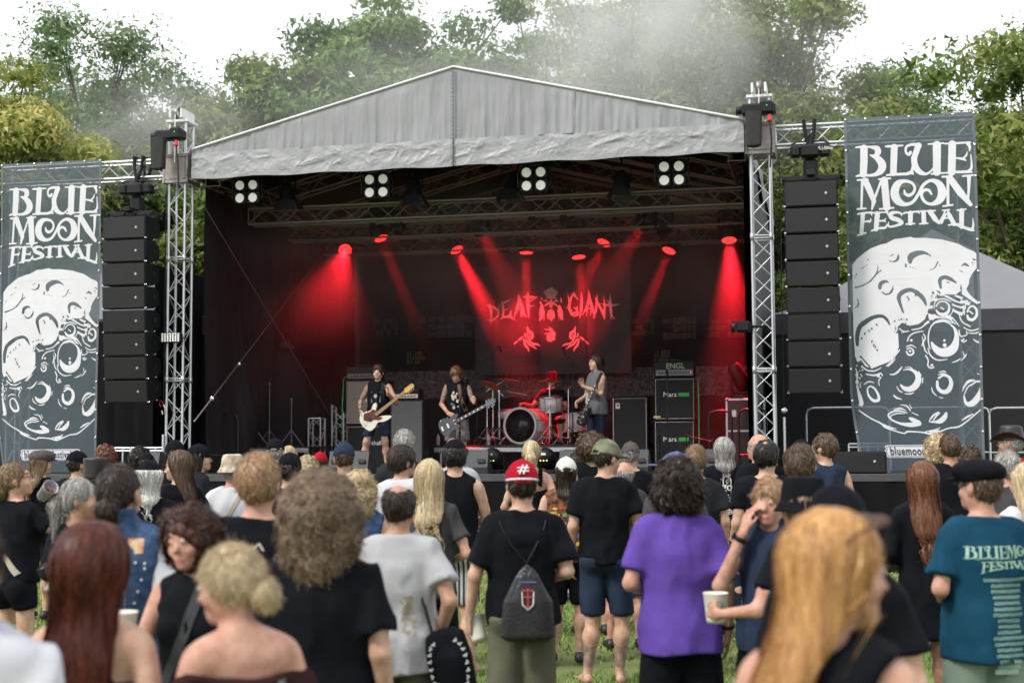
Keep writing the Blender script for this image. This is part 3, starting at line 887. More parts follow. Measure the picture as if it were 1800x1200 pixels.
for a in ((505, 338, .9, R(10), 'barn door lamp beside the leftmost blinder lamp'), (727, 330, .9, R(8), 'barn door lamp right of the second blinder lamp'),
          (898, 322, .9, R(0), 'barn door lamp left of the roof-peak blinder lamp'), (1093, 318, .9, R(-6), 'barn door lamp between the two right blinder lamps')): fresnel(*a)
# moving heads
m = MB(); m.box((0, 0, 0), (.30, .26, .12), .03); m.box((0, -.135, .0), (.10, .006, .05)); MHB = m.mesh('lamp_base', BLK)
m = MB()
for x in (-1, 1):
    m.prism([(-.045, -.04), (.045, -.04), (.06, -.30), (.03, -.38), (-.03, -.38), (-.06, -.30)], x * .155 - .018, x * .155 + .018, 'YZ')
m.box((0, 0, -.06), (.32, .12, .04), .015); MHY = m.mesh('lamp_arm', BLK)
m = MB(); m.lathe([(0, .15), (.07, .145), (.11, .10), (.125, .0), (.132, -.10), (.125, -.135), (.112, -.13)], n=24)
for k in range(8):
    a = k * math.pi / 4; m.box((.12 * math.cos(a), .12 * math.sin(a), .05), (.02, .03, .12), .005)
MHH = m.mesh('lamp_head', BLK)
m = MB(); m.lathe([(0, -.118), (.114, -.118)], n=24); MHF0 = m.mesh('lens', M('dark_lens', (.02, .02, .022), .1, 0, .2, 20))
def ledface():
    m = MB(); m.lathe([(0, -.116), (.114, -.116)], n=24)
    m.m = 1
    for ring, cnt in ((0, 1), (.028, 6), (.056, 12), (.084, 18), (.104, 22)):
        for k in range(cnt):
            a = 2 * math.pi * k / cnt; c = (ring * math.cos(a), ring * math.sin(a))
            m.lathe([(.0095, -.121), (.006, -.124), (0, -.125)][::1], (c[0], c[1], 0), 6, smooth=False)
    return m.mesh('led_face', [M('led_panel', (.25, .01, .01), .3, emit=(1, .01, .02), es=.9), M('led_dot', (.5, .1, .1), .3, emit=(1., .02, .018), es=7)])
MHF1 = ledface()
def moving_head(px, py, t, target=None, power=0., cone=14., lab='', col=(1., .012, .025), lit=True):
    """Head centre at pixel (px,py); target = (px,py,t) point the lamp aims at."""
    s, z = st(px, py, t)
    o = thing('moving_head_lamp', lab, 'stage lamp', (s, t, z), 0, 'moving head lamps', True, 1.18)
    if target:
        ts, tz = st(target[0], target[1], target[2]); d = Vector((ts - s, target[2] - t, tz - z)).normalized()
    else: d = Vector((random.Random(px).uniform(-.4, .4), random.Random(py).uniform(-.6, .2), -1)).normalized()
    pan = math.atan2(d.x, -d.y)
    y = inst('lamp_arm', MHY, o, (0, 0, .28), (0, 0, pan if abs(d.x) + abs(d.y) > .05 else 0))
    b = inst('lamp_base', MHB, o, (0, 0, .34)); m = MB(); m.box((0, 0, .10), (.05, .08, .12), .01)
    inst('clamp', _clamp, o, (0, 0, .34))
    h = inst('lamp_head', MHH, o); h.rotation_mode = 'QUATERNION'; h.rotation_quaternion = (-d).to_track_quat('Z', 'Y')
    inst('led_face' if lit else 'lens', MHF1 if lit else MHF0, h)
    if power:
        L = bpy.data.lights.new('spot', 'SPOT'); L.energy = power; L.color = col; L.spot_size = R(cone); L.spot_blend = 1.; L.shadow_soft_size = .09
        lo = bpy.data.objects.new('lamp_light', L); COL.objects.link(lo)
        lo.matrix_world = SM @ Matrix.Translation(Vector((s, t, z)) + d * .2) @ (-d).to_track_quat('Z', 'Y').to_matrix().to_4x4()
m = MB(); m.box((0, 0, .09), (.06, .10, .14), .01); m.box((.09, 0, .09), (.04, .08, .12), .01); m.box((-.09, 0, .09), (.04, .08, .12), .01); _clamp = m.mesh('clamp', BLKM)
T1, T2, T3 = 1.9, 4.1, 6.2
PW = .72
for a in (
    (608, 436, T3, (570, 560, 2.6), 3600 * PW, 28, 'red lit lamp shining towards the left by the rear tower'),
    (666, 408, T2, (760, 640, 3.5), 5000 * PW, 9, 'red lit lamp with a thin beam, upper left of the lamps'),
    (798, 430, T3, (905, 640, 5.2), 26000 * PW, 17, 'red lit lamp half hidden, sending the strong beam left of the logo'),
    (840, 398, T2, (925, 560, 7.3), 4000 * PW, 22, 'red lit lamp pointing straight down left of the centre'),  # aim made up: beam thrown back onto the band banner to brighten its logo
    (925, 432, T3, (925, 700, 5.8), 6000 * PW, 16, 'lamp pointing straight down above the bearded logo face'),
    (1016, 440, T3, (1045, 700, 5.6), 6500 * PW, 16, 'lamp beaming down above the right half of the logo'),
    (1066, 417, T3, (980, 600, 5.), 5500 * PW, 16, 'red lit lamp tilted to the lower left above the drummer'),
    (1138, 388, T2, (1020, 560, 7.3), 3600 * PW, 22, 'red lit lamp pointing down beneath the truss right of centre'),  # second beam put on the band banner, its direction chosen to light the logo
    (1180, 430, T3, (1090, 660, 5.), 7000 * PW, 10, 'lamp with a faint beam leaning to the lower left'),
    (1281, 410, T2, (1300, 760, 2.7), 13000 * PW, 34, 'brightest red lamp with glowing dots near the right tower'),
): moving_head(*a)
for a in ((720, 425, T3), (760, 405, T3), (886, 428, T3), (944, 380, T2), (983, 425, T3), (1040, 398, T3), (700, 395, T2), (868, 392, T2), (1000, 386, T2), (1100, 415, T3), (1165, 395, T2), (1225, 408, T3)):
    moving_head(a[0], a[1], a[2], None, 0, 0, {720: 'dark unlit lamp left of the strong beam', 760: 'dark unlit lamp above the strong beam', 886: 'dark unlit lamp folded to the side left of the centre',
                944: 'large dark unlit lamp on the middle truss in the stage centre', 983: 'dark unlit lamp folded to the side right of the centre', 1040: 'dark unlit lamp right of the large centre lamp', 700: 'dark unlit lamp just right of the upper left red lamp', 868: 'dark unlit lamp on the middle truss left of the large centre lamp', 1000: 'dark unlit lamp on the middle truss right of the large centre lamp', 1100: 'dark unlit lamp between the two right red lamps', 1165: 'dark unlit lamp on the middle truss above the faint right beam', 1225: 'dark unlit lamp just left of the brightest red lamp'}[a[0]], lit=False)
# two batten fixtures
for x, y, lab in ((1108, 432, 'grey batten light under the rear truss right of centre'), (835, 442, 'grey batten light under the rear truss left of centre')):
    s, z = st(x, y, T3 + .3); o = thing('batten_light', lab, 'stage lamp', (s, T3 + .3, z), 0, 'batten lights', True)
    MB().box((0, 0, 0), (.40, .10, .10), .015).build('housing', M('batten_grey', (.12, .12, .13), .4), o)
    MB().box((0, -.055, -.01), (.36, .01, .05), .003).build('cover', M('batten_cover', (.30, .28, .30), .3), o)
    m = MB(); m.tube([(0, 0, .05), (0, -.1, .2)], .015, 6); m.build('bracket', BLKM, o)
# stage light panel on the left tower
s, z = st(299, 593, -.35); o = thing('light_panel', 'small panel of round lenses clamped to the left tower', 'stage lamp', (s, -.3, z), R(6), None, True)
MB().box((0, 0, 0), (.36, .10, .17), .015).build('housing', BLK, o)
m = MB()
for i in range(7):
    for k in range(4): m.lathe([(.019, -.052), (.016, -.060), (0, -.058)], ((i - 3) * .046, 0, (k - 1.5) * .036), 8, 'Y')
m.build('lens', GLASSL, o); m = MB(); m.tube([(-.2, 0, .0), (-.2, .15, .0), (.2, .15, 0), (.2, 0, 0)], .012, 6); m.build('bracket', BLKM, o)
s, z = st(1307, 574, -.2); o = thing('stage_projector', 'black lamp clamped to the right tower, pointing left', 'stage lamp', (s, -.2, z), 0, None, True)
m = MB(); m.box((0, 0, 0), (.22, .18, .17), .03); m.lathe([(.08, -.1), (.09, -.16), (.08, -.16)], (-.02, 0, 0), 16, 'X'); m.build('lamp_head', BLK, o)
m = MB(); m.tube([(.1, 0, .0), (.26, .05, 0), (.36, .1, 0)], .02, 8); m.build('bracket', BLKM, o)
# ---------------------------------------------------------------- amplifiers
TOLEX = M('tolex', (.008, .008, .009), .55, 0, .2, 60, .5, 300, spec=.25)
PIPING = M('silver_piping', (.45, .44, .42), .35, .3)
def cabinet(px0, px1, y0, y1, t, lab, grille, name='speaker_cabinet', cat='amplifier', piping=True, group='instrument amplifiers', depth=.36):
    s0, z1 = st(px0, y0, t); s1, z0 = st(px1, y1, t)
    w, h = s1 - s0, z1 - z0
    o = thing(name, lab, cat, ((s0 + s1) / 2, t + depth / 2, z0), 0, group, True)
    MB().box((0, 0, h / 2), (w, depth, h), .018).build('shell', TOLEX, o)
    MB().box((0, -depth / 2 - .002, h / 2), (w * .89, .012, h - w * .11), .004).build('grille', grille, o)
    if piping:
        m = MB(); a, b = w * .455, h / 2 - w * .04
        y = -depth / 2 - .006
        m.tube([(-a, y, h / 2 - b), (a, y, h / 2 - b), (a, y, h / 2 + b), (-a, y, h / 2 + b), (-a, y, h / 2 - b)], .006, 6); m.build('piping', PIPING, o)
    m = MB()
    for x in (-1, 1):
        for zz in (.02, h - .02): m.box((x * (w / 2 - .018), -depth / 2 + .015, zz), (.045, .04, .045), .01)
    m.build('corner', BLKM, o)
    return o, w, h, depth
GB = M('black_grille_cloth', (.009, .009, .010), .9, 0, .3, 200, .4, 500)
GBE = M('beige_grille_cloth', (.19, .165, .135), .85, 0, .15, 160, .5, 500)
GGR = M('grey_sparkle_grille', (.06, .06, .062), .7, 0, 0, 140, .6, 300, col2=(.14, .14, .145))
BASEZ = st(960, 836, .5)[1]
def ydeck(t): # pixel row of the deck at depth t, centre
    p = SM @ Vector((0, t, DECK)); return 600 - FPX * ((p.z - CAM_H) * _cp - p.y * _sp) / (p.y * _cp + (p.z - CAM_H) * _sp)
TA = 2.6
yd = ydeck(TA)
o, w, h, d = cabinet(607, 683, 668, 746, TA, 'beige-fronted speaker cabinet behind the bassist, upper of its stack', GBE)
text('lettering', 'Marshall', .10, WHITEP, o, (.10, -d / 2 - .012, h * .53), (math.pi / 2, 0, R(0)))
o, w, h, d = cabinet(607, 683, 747, yd, TA, 'black speaker cabinet behind the bassist, lower of its stack', GB)
text('lettering', 'Marshall', .11, WHITEP, o, (.10, -d / 2 - .012, h * .60))
def amp_head(px0, px1, y0, y1, t, lab, pm, n, lettering=None, size=.1, depth=.28):
    s0, z1 = st(px0, y0, t); s1, z0 = st(px1, y1, t); w, h = s1 - s0, z1 - z0
    o = thing('amplifier_head', lab, 'amplifier', ((s0 + s1) / 2, t + depth / 2 + .02, z0), 0, 'instrument amplifiers', True)
    MB().box((0, 0, h / 2), (w, depth, h), .015).build('shell', TOLEX, o)
    MB().box((0, -depth / 2 - .001, h * .28), (w * .92, .012, h * .38), .003).build('control_panel', pm, o)
    for i in range(n):
        MB().lathe([(.013, -.02), (.013, .0)], ((i - (n - 1) / 2) * w * .8 / n, -depth / 2 - .008, h * .28), 8, 'Y').build('knob', BLKM if pm != GB else CHROME, o)
    m = MB(); m.tube([(-.1, 0, h + .0), (-.09, 0, h + .03), (.09, 0, h + .03), (.1, 0, h)], .012, 6); m.build('handle', RUB, o)
    if lettering: text('lettering', lettering, size, lettering_mat, o, (0.02, -depth / 2 - .012, h * .68), bold=.002)
    return o, w, h
lettering_mat = M('engl_letter', (.22, .30, .19), .4)
amp_head(608, 668, 644, 667, TA, 'black amplifier head on the beige-fronted cabinet', M('amp_panel_dark', (.05, .05, .05), .3, .5), 8)
o, w, h, d = cabinet(685, 745, 702, yd, TA - .1, 'tall cabinet with grey sparkle front right of the bassist', GGR, piping=False)
amp_head(688, 736, 683, 701, TA - .1, 'small amplifier head with cream control panel on the grey cabinet', M('amp_panel_cream', (.62, .52, .36), .4), 7)
o, w, h, d = cabinet(1075, 1140, 698, yd, TA, 'tall black bass cabinet with silver piping beside the long-haired guitarist', GB)
m = MB(); m.box((-w * .33, -d / 2 - .012, h * .88), (.075, .006, .10), .002); m.build('badge', M('badge_cream', (.55, .50, .42), .5), o)
m = MB(); m.lathe([(.022, -.004), (.022, 0)], (-w * .33, -d / 2 - .015, h * .89), 14, 'Y'); m.build('emblem', REDP, o)
m = MB(); m.box((.02, .0, h + .02), (.5, .2, .035), .015); tag(m.build('power_strip', RUB), 'black flat box lying on the tall bass cabinet', 'power strip').matrix_world = o.matrix_world.copy()
TAPE = M('green_tape', (.03, .30, .045), .7)
o, w, h, d = cabinet(1149, 1223, 664, 738, TA, 'black cabinet with green tape, upper of the stack by the flight case', GB)
text('lettering', 'Mars', .12, WHITEP, o, (-.08, -d / 2 - .012, h * .60)); MB().box((.16, -d / 2 - .012, h * .60), (.19, .004, .065)).build('green_tape_strip', TAPE, o)
MB().box((-.31, -d / 2 - .012, .06), (.12, .005, .035)).build('badge', M('brass', (.5, .38, .14), .3, .8), o)
o, w, h, d = cabinet(1149, 1223, 739, yd, TA, 'black cabinet with green tape, lower of the stack by the flight case', GB)
text('lettering', 'Mars', .12, WHITEP, o, (-.08, -d / 2 - .012, h * .62)); MB().box((.16, -d / 2 - .012, h * .62), (.17, .004, .065)).build('green_tape_strip', TAPE, o)
o, w, h = amp_head(1149, 1221, 635, 662, TA, 'black amplifier head with pale letters on the tall right stack', M('amp_panel_grey', (.10, .10, .11), .35, .5), 11, 'ENGL', .13)
for x in (.2, .29): MB().lathe([(.006, -.006), (.006, 0)], (x, -.16, h * .28), 8, 'Y').build('pilot_light', M('pilot_red', (.5, .02, .02), .4, emit=(1, .05, .05), es=4), o)
# green cable beside the stacks
for x, lab in ((601, 'green cable hanging left of the beige cabinet'), (1226, 'green cable hanging right of the taped cabinets')):
    s, z = st(x, 664, TA); pts = [(s, TA + .1, z), (s + .02, TA - .02, z - .5), (s + .01, TA, DECK + .3), (s + .05, TA - .1, DECK + .02), (s + .3, TA - .3, DECK + .015)]
    if x < 900: pts = [(s + .7, TA + .1, z + .02), (s + .1, TA, z + .03)] + pts
    c = MB().tube(pts, .011, 6).build('green_cable', GRN); c.matrix_world = SM; tag(c, lab, 'cable', 'green cables')
# flight case with dark lamp on it
TF = 3.0; ydf = ydeck(TF)
s0, z1 = st(1277, 702, TF); s1, z0 = st(1345, ydf, TF); w, h = s1 - s0, z1 - DECK
o = thing('flight_case', 'tall black flight case with silver edges behind the right tower', 'flight case', ((s0 + s1) / 2, TF + .3, DECK), 0, None, True)
MB().box((0, 0, h / 2), (w - .01, .59, h - .01), .005).build('body', M('case_black', (.014, .014, .015), .4, 0, .2, 20, .2, 200), o)
m = MB()
for x in (-1, 1):
    m.box((x * w / 2, -.3, h / 2), (.035, .02, h), .003)
    m.box((x * (w / 2 - .13), -.305, h * .80), (.09, .02, .13), .008)
for z in (.0, .55, 1): m.box((0, -.3, h * z), (w, .02, .032), .003)
m.build('edge_trim', ALU, o)
for x in (-1, 1): MB().ball((x * w / 2, -.3, h), .035, 10).build('corner', CHROME, o)
s, z = st(1303, 665, TF + .2); o = thing('stage_projector', 'dark unlit lamp standing on the flight case', 'stage lamp', (s, TF + .3, z1), 0, None, True)
m = MB(); m.box((0, 0, .06), (.34, .3, .12), .03); m.build('lamp_base', BLK, o)
m = MB(); m.lathe([(.08, .30), (.13, .22), (.14, -.05), (.12, -.2), (.06, -.24)], (-.03, 0, .38), 20, rot=(R(15), R(-25), 0)); m.build('lamp_head', BLK, o)
m = MB(); m.box((-.17, 0, .22), (.04, .14, .3), .015); m.box((.17, 0, .22), (.04, .14, .3), .015); m.build('lamp_arm', BLK, o)
# stage step rails (black tube hoops)
for x0, x1, y0, t, lab in ((1246, 1284, 722, 2.2, 'black tube handrail left of the flight case'), (1298, 1345, 719, 2.2, 'black tube handrail in front of the flight case'), (381, 420, 727, .9, 'black tube handrail of the steps on the left of the stage')):
    s0, z = st(x0, y0, t); s1 = stx(x1, t); o = thing('handrail', lab, 'handrail', (s0, t, DECK), 0, 'black step handrails', True); z -= DECK; w = s1 - s0
    m = MB(); m.tube([(0, 0, 0), (0, 0, z - .12), (.03, 0, z - .03), (.12, 0, z), (w - .12, 0, z), (w - .03, 0, z - .03), (w, 0, z - .12), (w, 0, 0)], .02, 8); m.build('hoop', BLKM, o)
    m = MB(); m.tube([(0, 0, z * .25), (w, 0, z * .25)], .017, 8); m.build('cross_bar', BLKM, o)
# guard rails on the wing decks
for x0, x1, y0, t, lab in ((1417, 1560, 717, 2.2, 'silver guard rail behind the right speaker column'), (1562, 1735, 717, 2.2, 'silver guard rail behind the right banner'), (1738, 1900, 717, 2.2, 'silver guard rail at the right edge beyond the banner')):
    s0, z = st(x0, y0, t); s1 = stx(x1, t); o = thing('guard_rail', lab, 'railing', (s0, t, DECK), 0, 'silver guard rails', True); z -= DECK; w = s1 - s0
    m = MB(); m.tube([(0, 0, 0), (0, 0, z - .12), (.03, 0, z - .03), (.12, 0, z), (w - .12, 0, z), (w - .03, 0, z - .03), (w, 0, z - .12), (w, 0, 0)], .019, 8); m.build('hoop', ALU, o)
    for k in (.28,): rod('cross_bar', (0, 0, z * k), (w, 0, z * k), .016, ALU, o)
for x0, x1, lab in ((180, 232, 'low silver frame on the left wing deck by the banner'), (234, 290, 'low silver frame on the left wing deck by the tower'), (1488, 1556, 'low silver frame behind the right front speaker')):
    t = -.2 if x0 < 900 else .1; s0 = stx(x0, t); s1 = stx(x1, t); w = s1 - s0
    o = thing('low_frame', lab, 'railing', (s0, t, DECK), 0, 'low silver frames', True)
    for z in (.40, .35, .0): rod('cross_bar', (0, 0, z + .03), (w, 0, z + .03), .016, ALU, o)
    for k in range(5): rod('post', (w * k / 4, 0, 0), (w * k / 4, 0, .43), .016, ALU, o)
# front speaker, wedges, floor lamps
s0 = stx(1383, -.8); s1 = stx(1553, -.8)
o = thing('front_speaker', 'long low black speaker on the right edge of the deck', 'speaker', ((s0 + s1) / 2, -.7, DECK), 0, None, True)
MB().box((0, 0, .16), (s1 - s0, .45, .32), .02).build('cabinet', BLKCAB, o); MB().box((0, -.23, .16), (s1 - s0 - .05, .01, .28), .004).build('grille', MATS['speaker_grille'], o)
inst('badge', BADGE, o, ((s1 - s0) / 2 - .17, .03, .18)); 
def wedge(x0, x1, t, lab, h=.36):
    s0, s1 = stx(x0, t), stx(x1, t); w = s1 - s0
    o = thing('stage_monitor', lab, 'speaker', ((s0 + s1) / 2, t, DECK), 0, 'floor monitor wedges', True)
    m = MB(); m.prism([(-.22, 0), (.25, 0), (.25, .07), (-.02, h), (-.16, h), (-.24, .1)][::-1], -w / 2, w / 2, 'YZ'); m.build('cabinet', M('wedge_grey', (.035, .038, .042), .5, 0, .15, 40, .3, 200), o)
    m = MB(); m.prism([(.245, .085), (.25, .095), (-.01, h + .008), (-.022, h - .004)][::-1], -w / 2 + .03, w / 2 - .03, 'YZ'); m.build('grille', MATS['speaker_grille'], o)
    for x in (-1, 1): MB().box((x * (w / 2 - .1), -.232, .2), (.12, .02, .07), .01, rot=(R(-14), 0, 0)).build('handle', RUB, o)
for a in ((587, 655, -.5, 'floor monitor in front of the bassist'), (806, 862, -.5, 'floor monitor in front of the middle guitarist'), (986, 1040, -.5, 'floor monitor in front of the drum riser'),
          (1062, 1140, -.5, 'floor monitor in front of the tall bass cabinet'), (1205, 1262, -.5, 'floor monitor in front of the taped stack'), (262, 292, -.6, 'floor monitor near the left tower')): wedge(*a)
def floor_lamp(x, y, t, lab):
    s, z = st(x, y, t); o = thing('floor_lamp', lab, 'stage lamp', (s, t, DECK), R(180), 'round floor lamps', True)
    MB().lathe([(0, -.11), (.14, -.11)], (0, 0, .25), 20, rot=(R(-70), 0, 0)).build('lens', MATS['dark_lens'], o)
    h = MB(); h.lathe([(0, .16), (.07, .15), (.135, .08), (.155, .0), (.16, -.1), (.15, -.12), (.135, -.1)], (0, 0, .25), 22, rot=(R(-70), 0, 0)); h.build('lamp_head', BLK, o)
    m = MB(); m.box((0, .165, .30), (.07, .006, .035)); m.build('sticker', WHITEP, o)
    m = MB(); m.tube([(-.18, 0, .25), (-.19, 0, .03), (.19, 0, .03), (.18, 0, .25)], .017, 8); m.build('yoke', BLKM, o)
    m = MB(); m.box((0, 0, .02), (.3, .2, .04), .01); m.build('lamp_base', BLK, o)
    for k in range(3): MB().ball((-.05 + .05 * k, .15, .20), .012, 8).build('display', M('yellow_display', (.6, .5, .05), .4, emit=(1, .85, .1), es=1.), o)
floor_lamp(866, 818, -.35, 'round floor lamp right of the middle monitor'); floor_lamp(959, 818, -.35, 'round floor lamp right of the blonde ponytail')
# ---------------------------------------------------------------- stands
def mic_stand(px, ytop, t, lab, boom=None, base_z=DECK, mic=True, group='microphone stands', mat=None):
    s, z = st(px, ytop, t); mat = mat or BLKM
    o = thing('microphone_stand', lab, 'microphone stand', (s, t, base_z), 0, group, True); z -= base_z
    rod('pole', (0, 0, .02), (0, 0, z * .55), .014, mat, o); rod('pole', (0, 0, z * .5), (0, 0, z), .010, mat, o)
    for k in range(3):
        a = k * 2.09 + .5; rod('leg', (0, 0, .16), (.28 * math.cos(a), .28 * math.sin(a), .012), .010, mat, o)
    MB().lathe([(.02, 0), (.02, .05)], (0, 0, z * .53), 10).build('clutch', mat, o)
    e = Vector((0, 0, z))
    if boom:
        bs, bz = st(boom[0], boom[1], boom[2] if len(boom) > 2 else t); b = Vector((bs - s, (boom[2] - t) if len(boom) > 2 else 0, bz - base_z))
        a = Vector((0, 0, z)); 
        if len(boom) > 3: cs, cz = st(boom[3], boom[4], t); a = Vector((cs - s, 0, cz - base_z))
        rod('boom', a, b, .009, mat, o); e = b; MB().ball((0, 0, z), .025, 8).build('joint', mat, o)
    if mic:
        m = MB(); m.ball(e + Vector((0, 0, .03)), .026, 10); m.tube([e + Vector((0, .02, .02)), e + Vector((0, .14, -.06))], [.018, .011], 8); m.build('microphone', BLKM, o)
    return o
mic_stand(808, 705, .8, 'microphone stand right in front of the middle guitarist', (820, 668, .7))
mic_stand(838, 648, 3.9, 'tall boom stand left of the drum kit', (878, 612, 3.9, 820, 662), RZ)
mic_stand(1006, 640, 3.6, 'tall boom stand between the drummer and the long-haired guitarist', (990, 616, 3.6, 1036, 672), RZ)
mic_stand(1172, 655, 2.0, 'microphone stand in front of the tall right amplifier stack')
mic_stand(1158, 768, 2.0, 'short microphone stand at the lower taped cabinet')
mic_stand(1206, 765, 2.1, 'low boom stand in front of the lower taped cabinet', (1252, 776, 2.0))
# ---------------------------------------------------------------- drum kit
TD = 4.0
PEARL = M('drum_shell_white', (.80, .68, .68), .25, 0, .08, 10, coat=.5)
SKIN = M('drum_head_white', (.70, .64, .64), .45, 0, .05, 20)
CYM = M('cymbal_bronze', (.48, .30, .14), .3, .9, .15, 8, .2, 60)
BH = M('black_drum_head', (.02, .012, .014), .25, 0, .3, 6)
kit = 'parts of the drum kit on the riser'
s, z = st(921, 749, TD - .3)
o = thing('bass_drum', 'bass drum with black front head and white hoop', 'drum', (s, TD, RZ), R(-14), kit, True)
rr_ = .335
m = MB(); m.lathe([(rr_ - .01, -.28), (rr_ - .01, .28)], (0, 0, rr_ + .02), 40, 'Y'); m.build('shell', PEARL, o)
m = MB(); m.lathe([(0, -.295), (rr_ - .012, -.292)], (0, 0, rr_ + .02), 40, 'Y'); m.build('front_head', BH, o)
m = MB(); m.lathe([(rr_ - .03, -.30), (rr_ - .03, -.325), (rr_ + .01, -.325), (rr_ + .01, -.28), (rr_ - .012, -.28)], (0, 0, rr_ + .02), 40, 'Y'); m.build('hoop', M('hoop_white', (.75, .66, .62), .35), o)
m = MB(); m.lathe([(rr_ + .01, .26), (rr_ + .01, .30), (rr_ - .03, .30)], (0, 0, rr_ + .02), 40, 'Y'); m.build('hoop', MATS['hoop_white'], o)
for k in range(10):
    a = k * .628 + .3; c = (math.cos(a) * (rr_ + .012), 0, rr_ + .02 + math.sin(a) * (rr_ + .012))
    MB().tube([(c[0], -.31, c[2]), (c[0], .28, c[2])], .007, 6).build('tension_rod', CHROME, o)
text('lettering', 'DW', .09, MATS['hoop_white'], o, (.0, -.299, .60)) if False else None
for x in (-1, 1): MB().tube([(x * .28, -.18, .25), (x * .46, -.26, .02)], .011, 6).build('leg', CHROME, o)
def drum(px, y, t, r_, h_, lab, base=None, tilt=0., yaw=0.):
    s, z = st(px, y, t); o = thing('drum', lab, 'drum', (s, t, z), yaw, kit, True)
    X = (0, 0, 0)
    m = MB(); m.lathe([(r_, -h_ / 2), (r_, h_ / 2)], X, 32, rot=(tilt, 0, 0)); m.build('shell', PEARL, o)
    for zz in (-1, 1): m = MB(); m.lathe([(0, zz * h_ / 2 + .004 * zz), (r_ * .98, zz * h_ / 2 + .005 * zz)], X, 32, rot=(tilt, 0, 0)); m.build('drum_head', SKIN, o)
    for zz in (-1, 1): m = MB(); m.lathe([(r_ + .002, zz * (h_ / 2 - .012)), (r_ + .012, zz * (h_ / 2 - .01)), (r_ + .012, zz * (h_ / 2 + .012)), (r_ + .0, zz * (h_ / 2 + .014))], X, 32, rot=(tilt, 0, 0)); m.build('hoop', CHROME, o)
    for k in range(6):
        a = k * 1.047 + .2; c = Vector((math.cos(a) * (r_ + .012), math.sin(a) * (r_ + .012), 0)); Rm = Matrix.Rotation(tilt, 3, 'X')
        MB().tube([Rm @ (c + Vector((0, 0, -h_ / 2))), Rm @ (c + Vector((0, 0, h_ / 2)))], .006, 6).build('tension_rod', CHROME, o)
    m = MB()
    if base is not None:
        if base == 'legs':
            for k in range(3):
                a = k * 2.09 + .3; m.tube([(math.cos(a) * r_ * 1.03, math.sin(a) * r_ * 1.03, .05), (math.cos(a) * r_ * 1.05, math.sin(a) * r_ * 1.05, RZ - z)], .009, 6)
        else:
            m.tube([(0, 0, -h_ / 2), (0, .02, RZ - z + .15)], .013, 8)
            for k in range(3):
                a = k * 2.09 + .5; m.tube([(0, .02, RZ - z + .25), (.26 * math.cos(a), .26 * math.sin(a), RZ - z + .01)], .010, 6)
            for k in range(3):
                a = k * 2.09 + .5; m.tube([(0, 0, -h_ / 2 - .02), (r_ * math.cos(a), r_ * math.sin(a), -h_ / 2 - .01)], .009, 6)
        m.build('drum_stand', CHROME, o)
    return o
drum(968, 710, TD - .15, .205, .27, 'white tom drum above the bass drum at the drummer', 'stand', R(8))
drum(1010, 742, TD + .35, .21, .34, 'floor tom beside the long-haired guitarist', 'legs')
drum(893, 727, TD + .45, .18, .15, 'snare drum just above the bass drum hoop', 'stand', R(6))
def cymbal(px, y, t, r_, tx, ty, lab, boomx=None):
    s, z = st(px, y, t); ps = stx(boomx, t) if boomx else s
    o = thing('cymbal', lab, 'cymbal', (ps, t, RZ), 0, kit, True); zz = z - RZ; dx = s - ps
    c = MB(); c.lathe([(0, .035), (.03, .032), (.045, .016), (r_ * .6, .004), (r_, -.012), (r_, -.015), (r_ * .6, 0), (.045, .010)], (dx, 0, zz), 36, rot=(tx, ty, 0)); c.build('cymbal_plate', CYM, o)
    zp = zz - (.12 if boomx else .0)
    rod('pole', (0, 0, .1), (0, 0, zp * .6), .014, CHROME, o); rod('pole', (0, 0, zp * .55), (0, 0, zp), .010, CHROME, o)
    if boomx: rod('boom', (-dx * .5, 0, zp - .10), (dx, 0, zz), .008, CHROME, o); MB().box((0, 0, zp), (.04, .04, .05), .01).build('joint', CHROME, o)
    for k in range(3):
        a = k * 2.09 + .9; rod('leg', (0, 0, .34), (.30 * math.cos(a), .30 * math.sin(a), .012), .009, CHROME, o); rod('leg_strut', (0, 0, .12), (.17 * math.cos(a), .17 * math.sin(a), .15), .006, CHROME, o)
    m = MB(); m.lathe([(.017, 0), (.02, .02), (.017, .05)], (0, 0, zp * .57), 10); m.build('clutch', CHROME, o)
cymbal(890, 667, TD + .1, .24, R(6), R(4), 'flat cymbal high above the bass drum', 866)
cymbal(862, 676, TD - .2, .19, R(16), R(28), 'tilted cymbal at the left of the drum kit', 877)
cymbal(966, 669, TD - .35, .22, R(8), R(2), 'cymbal in front of the face of the drummer')
cymbal(999, 681, TD - .2, .13, R(4), R(-3), 'small cymbal right of the white tom')
cymbal(856, 701, TD - .1, .17, R(4), R(0), 'hi-hat cymbals at the left of the drum kit')
# hardware of the stored kit at left
kit2 = 'stored drum hardware on the left riser'
for i, (x, y) in enumerate(((402, 675), (430, 668), (438, 690), (455, 672), (488, 700))):
    s, z = st(x, y, 6.2); o = thing('cymbal_stand', ['leftmost bare stand behind the drawn curtain', 'tallest chrome stand behind the drawn curtain', 'short thin stand behind the drawn curtain', 'bare stand with a boom behind the drawn curtain', 'rightmost low stand behind the drawn curtain'][i], 'cymbal stand', (s, 6.2 + .2 * i, RZ), 0, kit2, True)
    z -= RZ; rod('pole', (0, 0, .05), (0, 0, z), .013, ALUD, o)
    for k in range(3):
        a = k * 2.09 + i; rod('leg', (0, 0, .36), (.3 * math.cos(a), .3 * math.sin(a), .01), .010, ALUD, o)
    if i == 3: rod('boom', (-.1, 0, z - .1), (.3, 0, z + .35), .008, BLKM, o)
    MB().box((0, 0, z), (.05, .04, .06), .012).build('joint', ALUD, o)
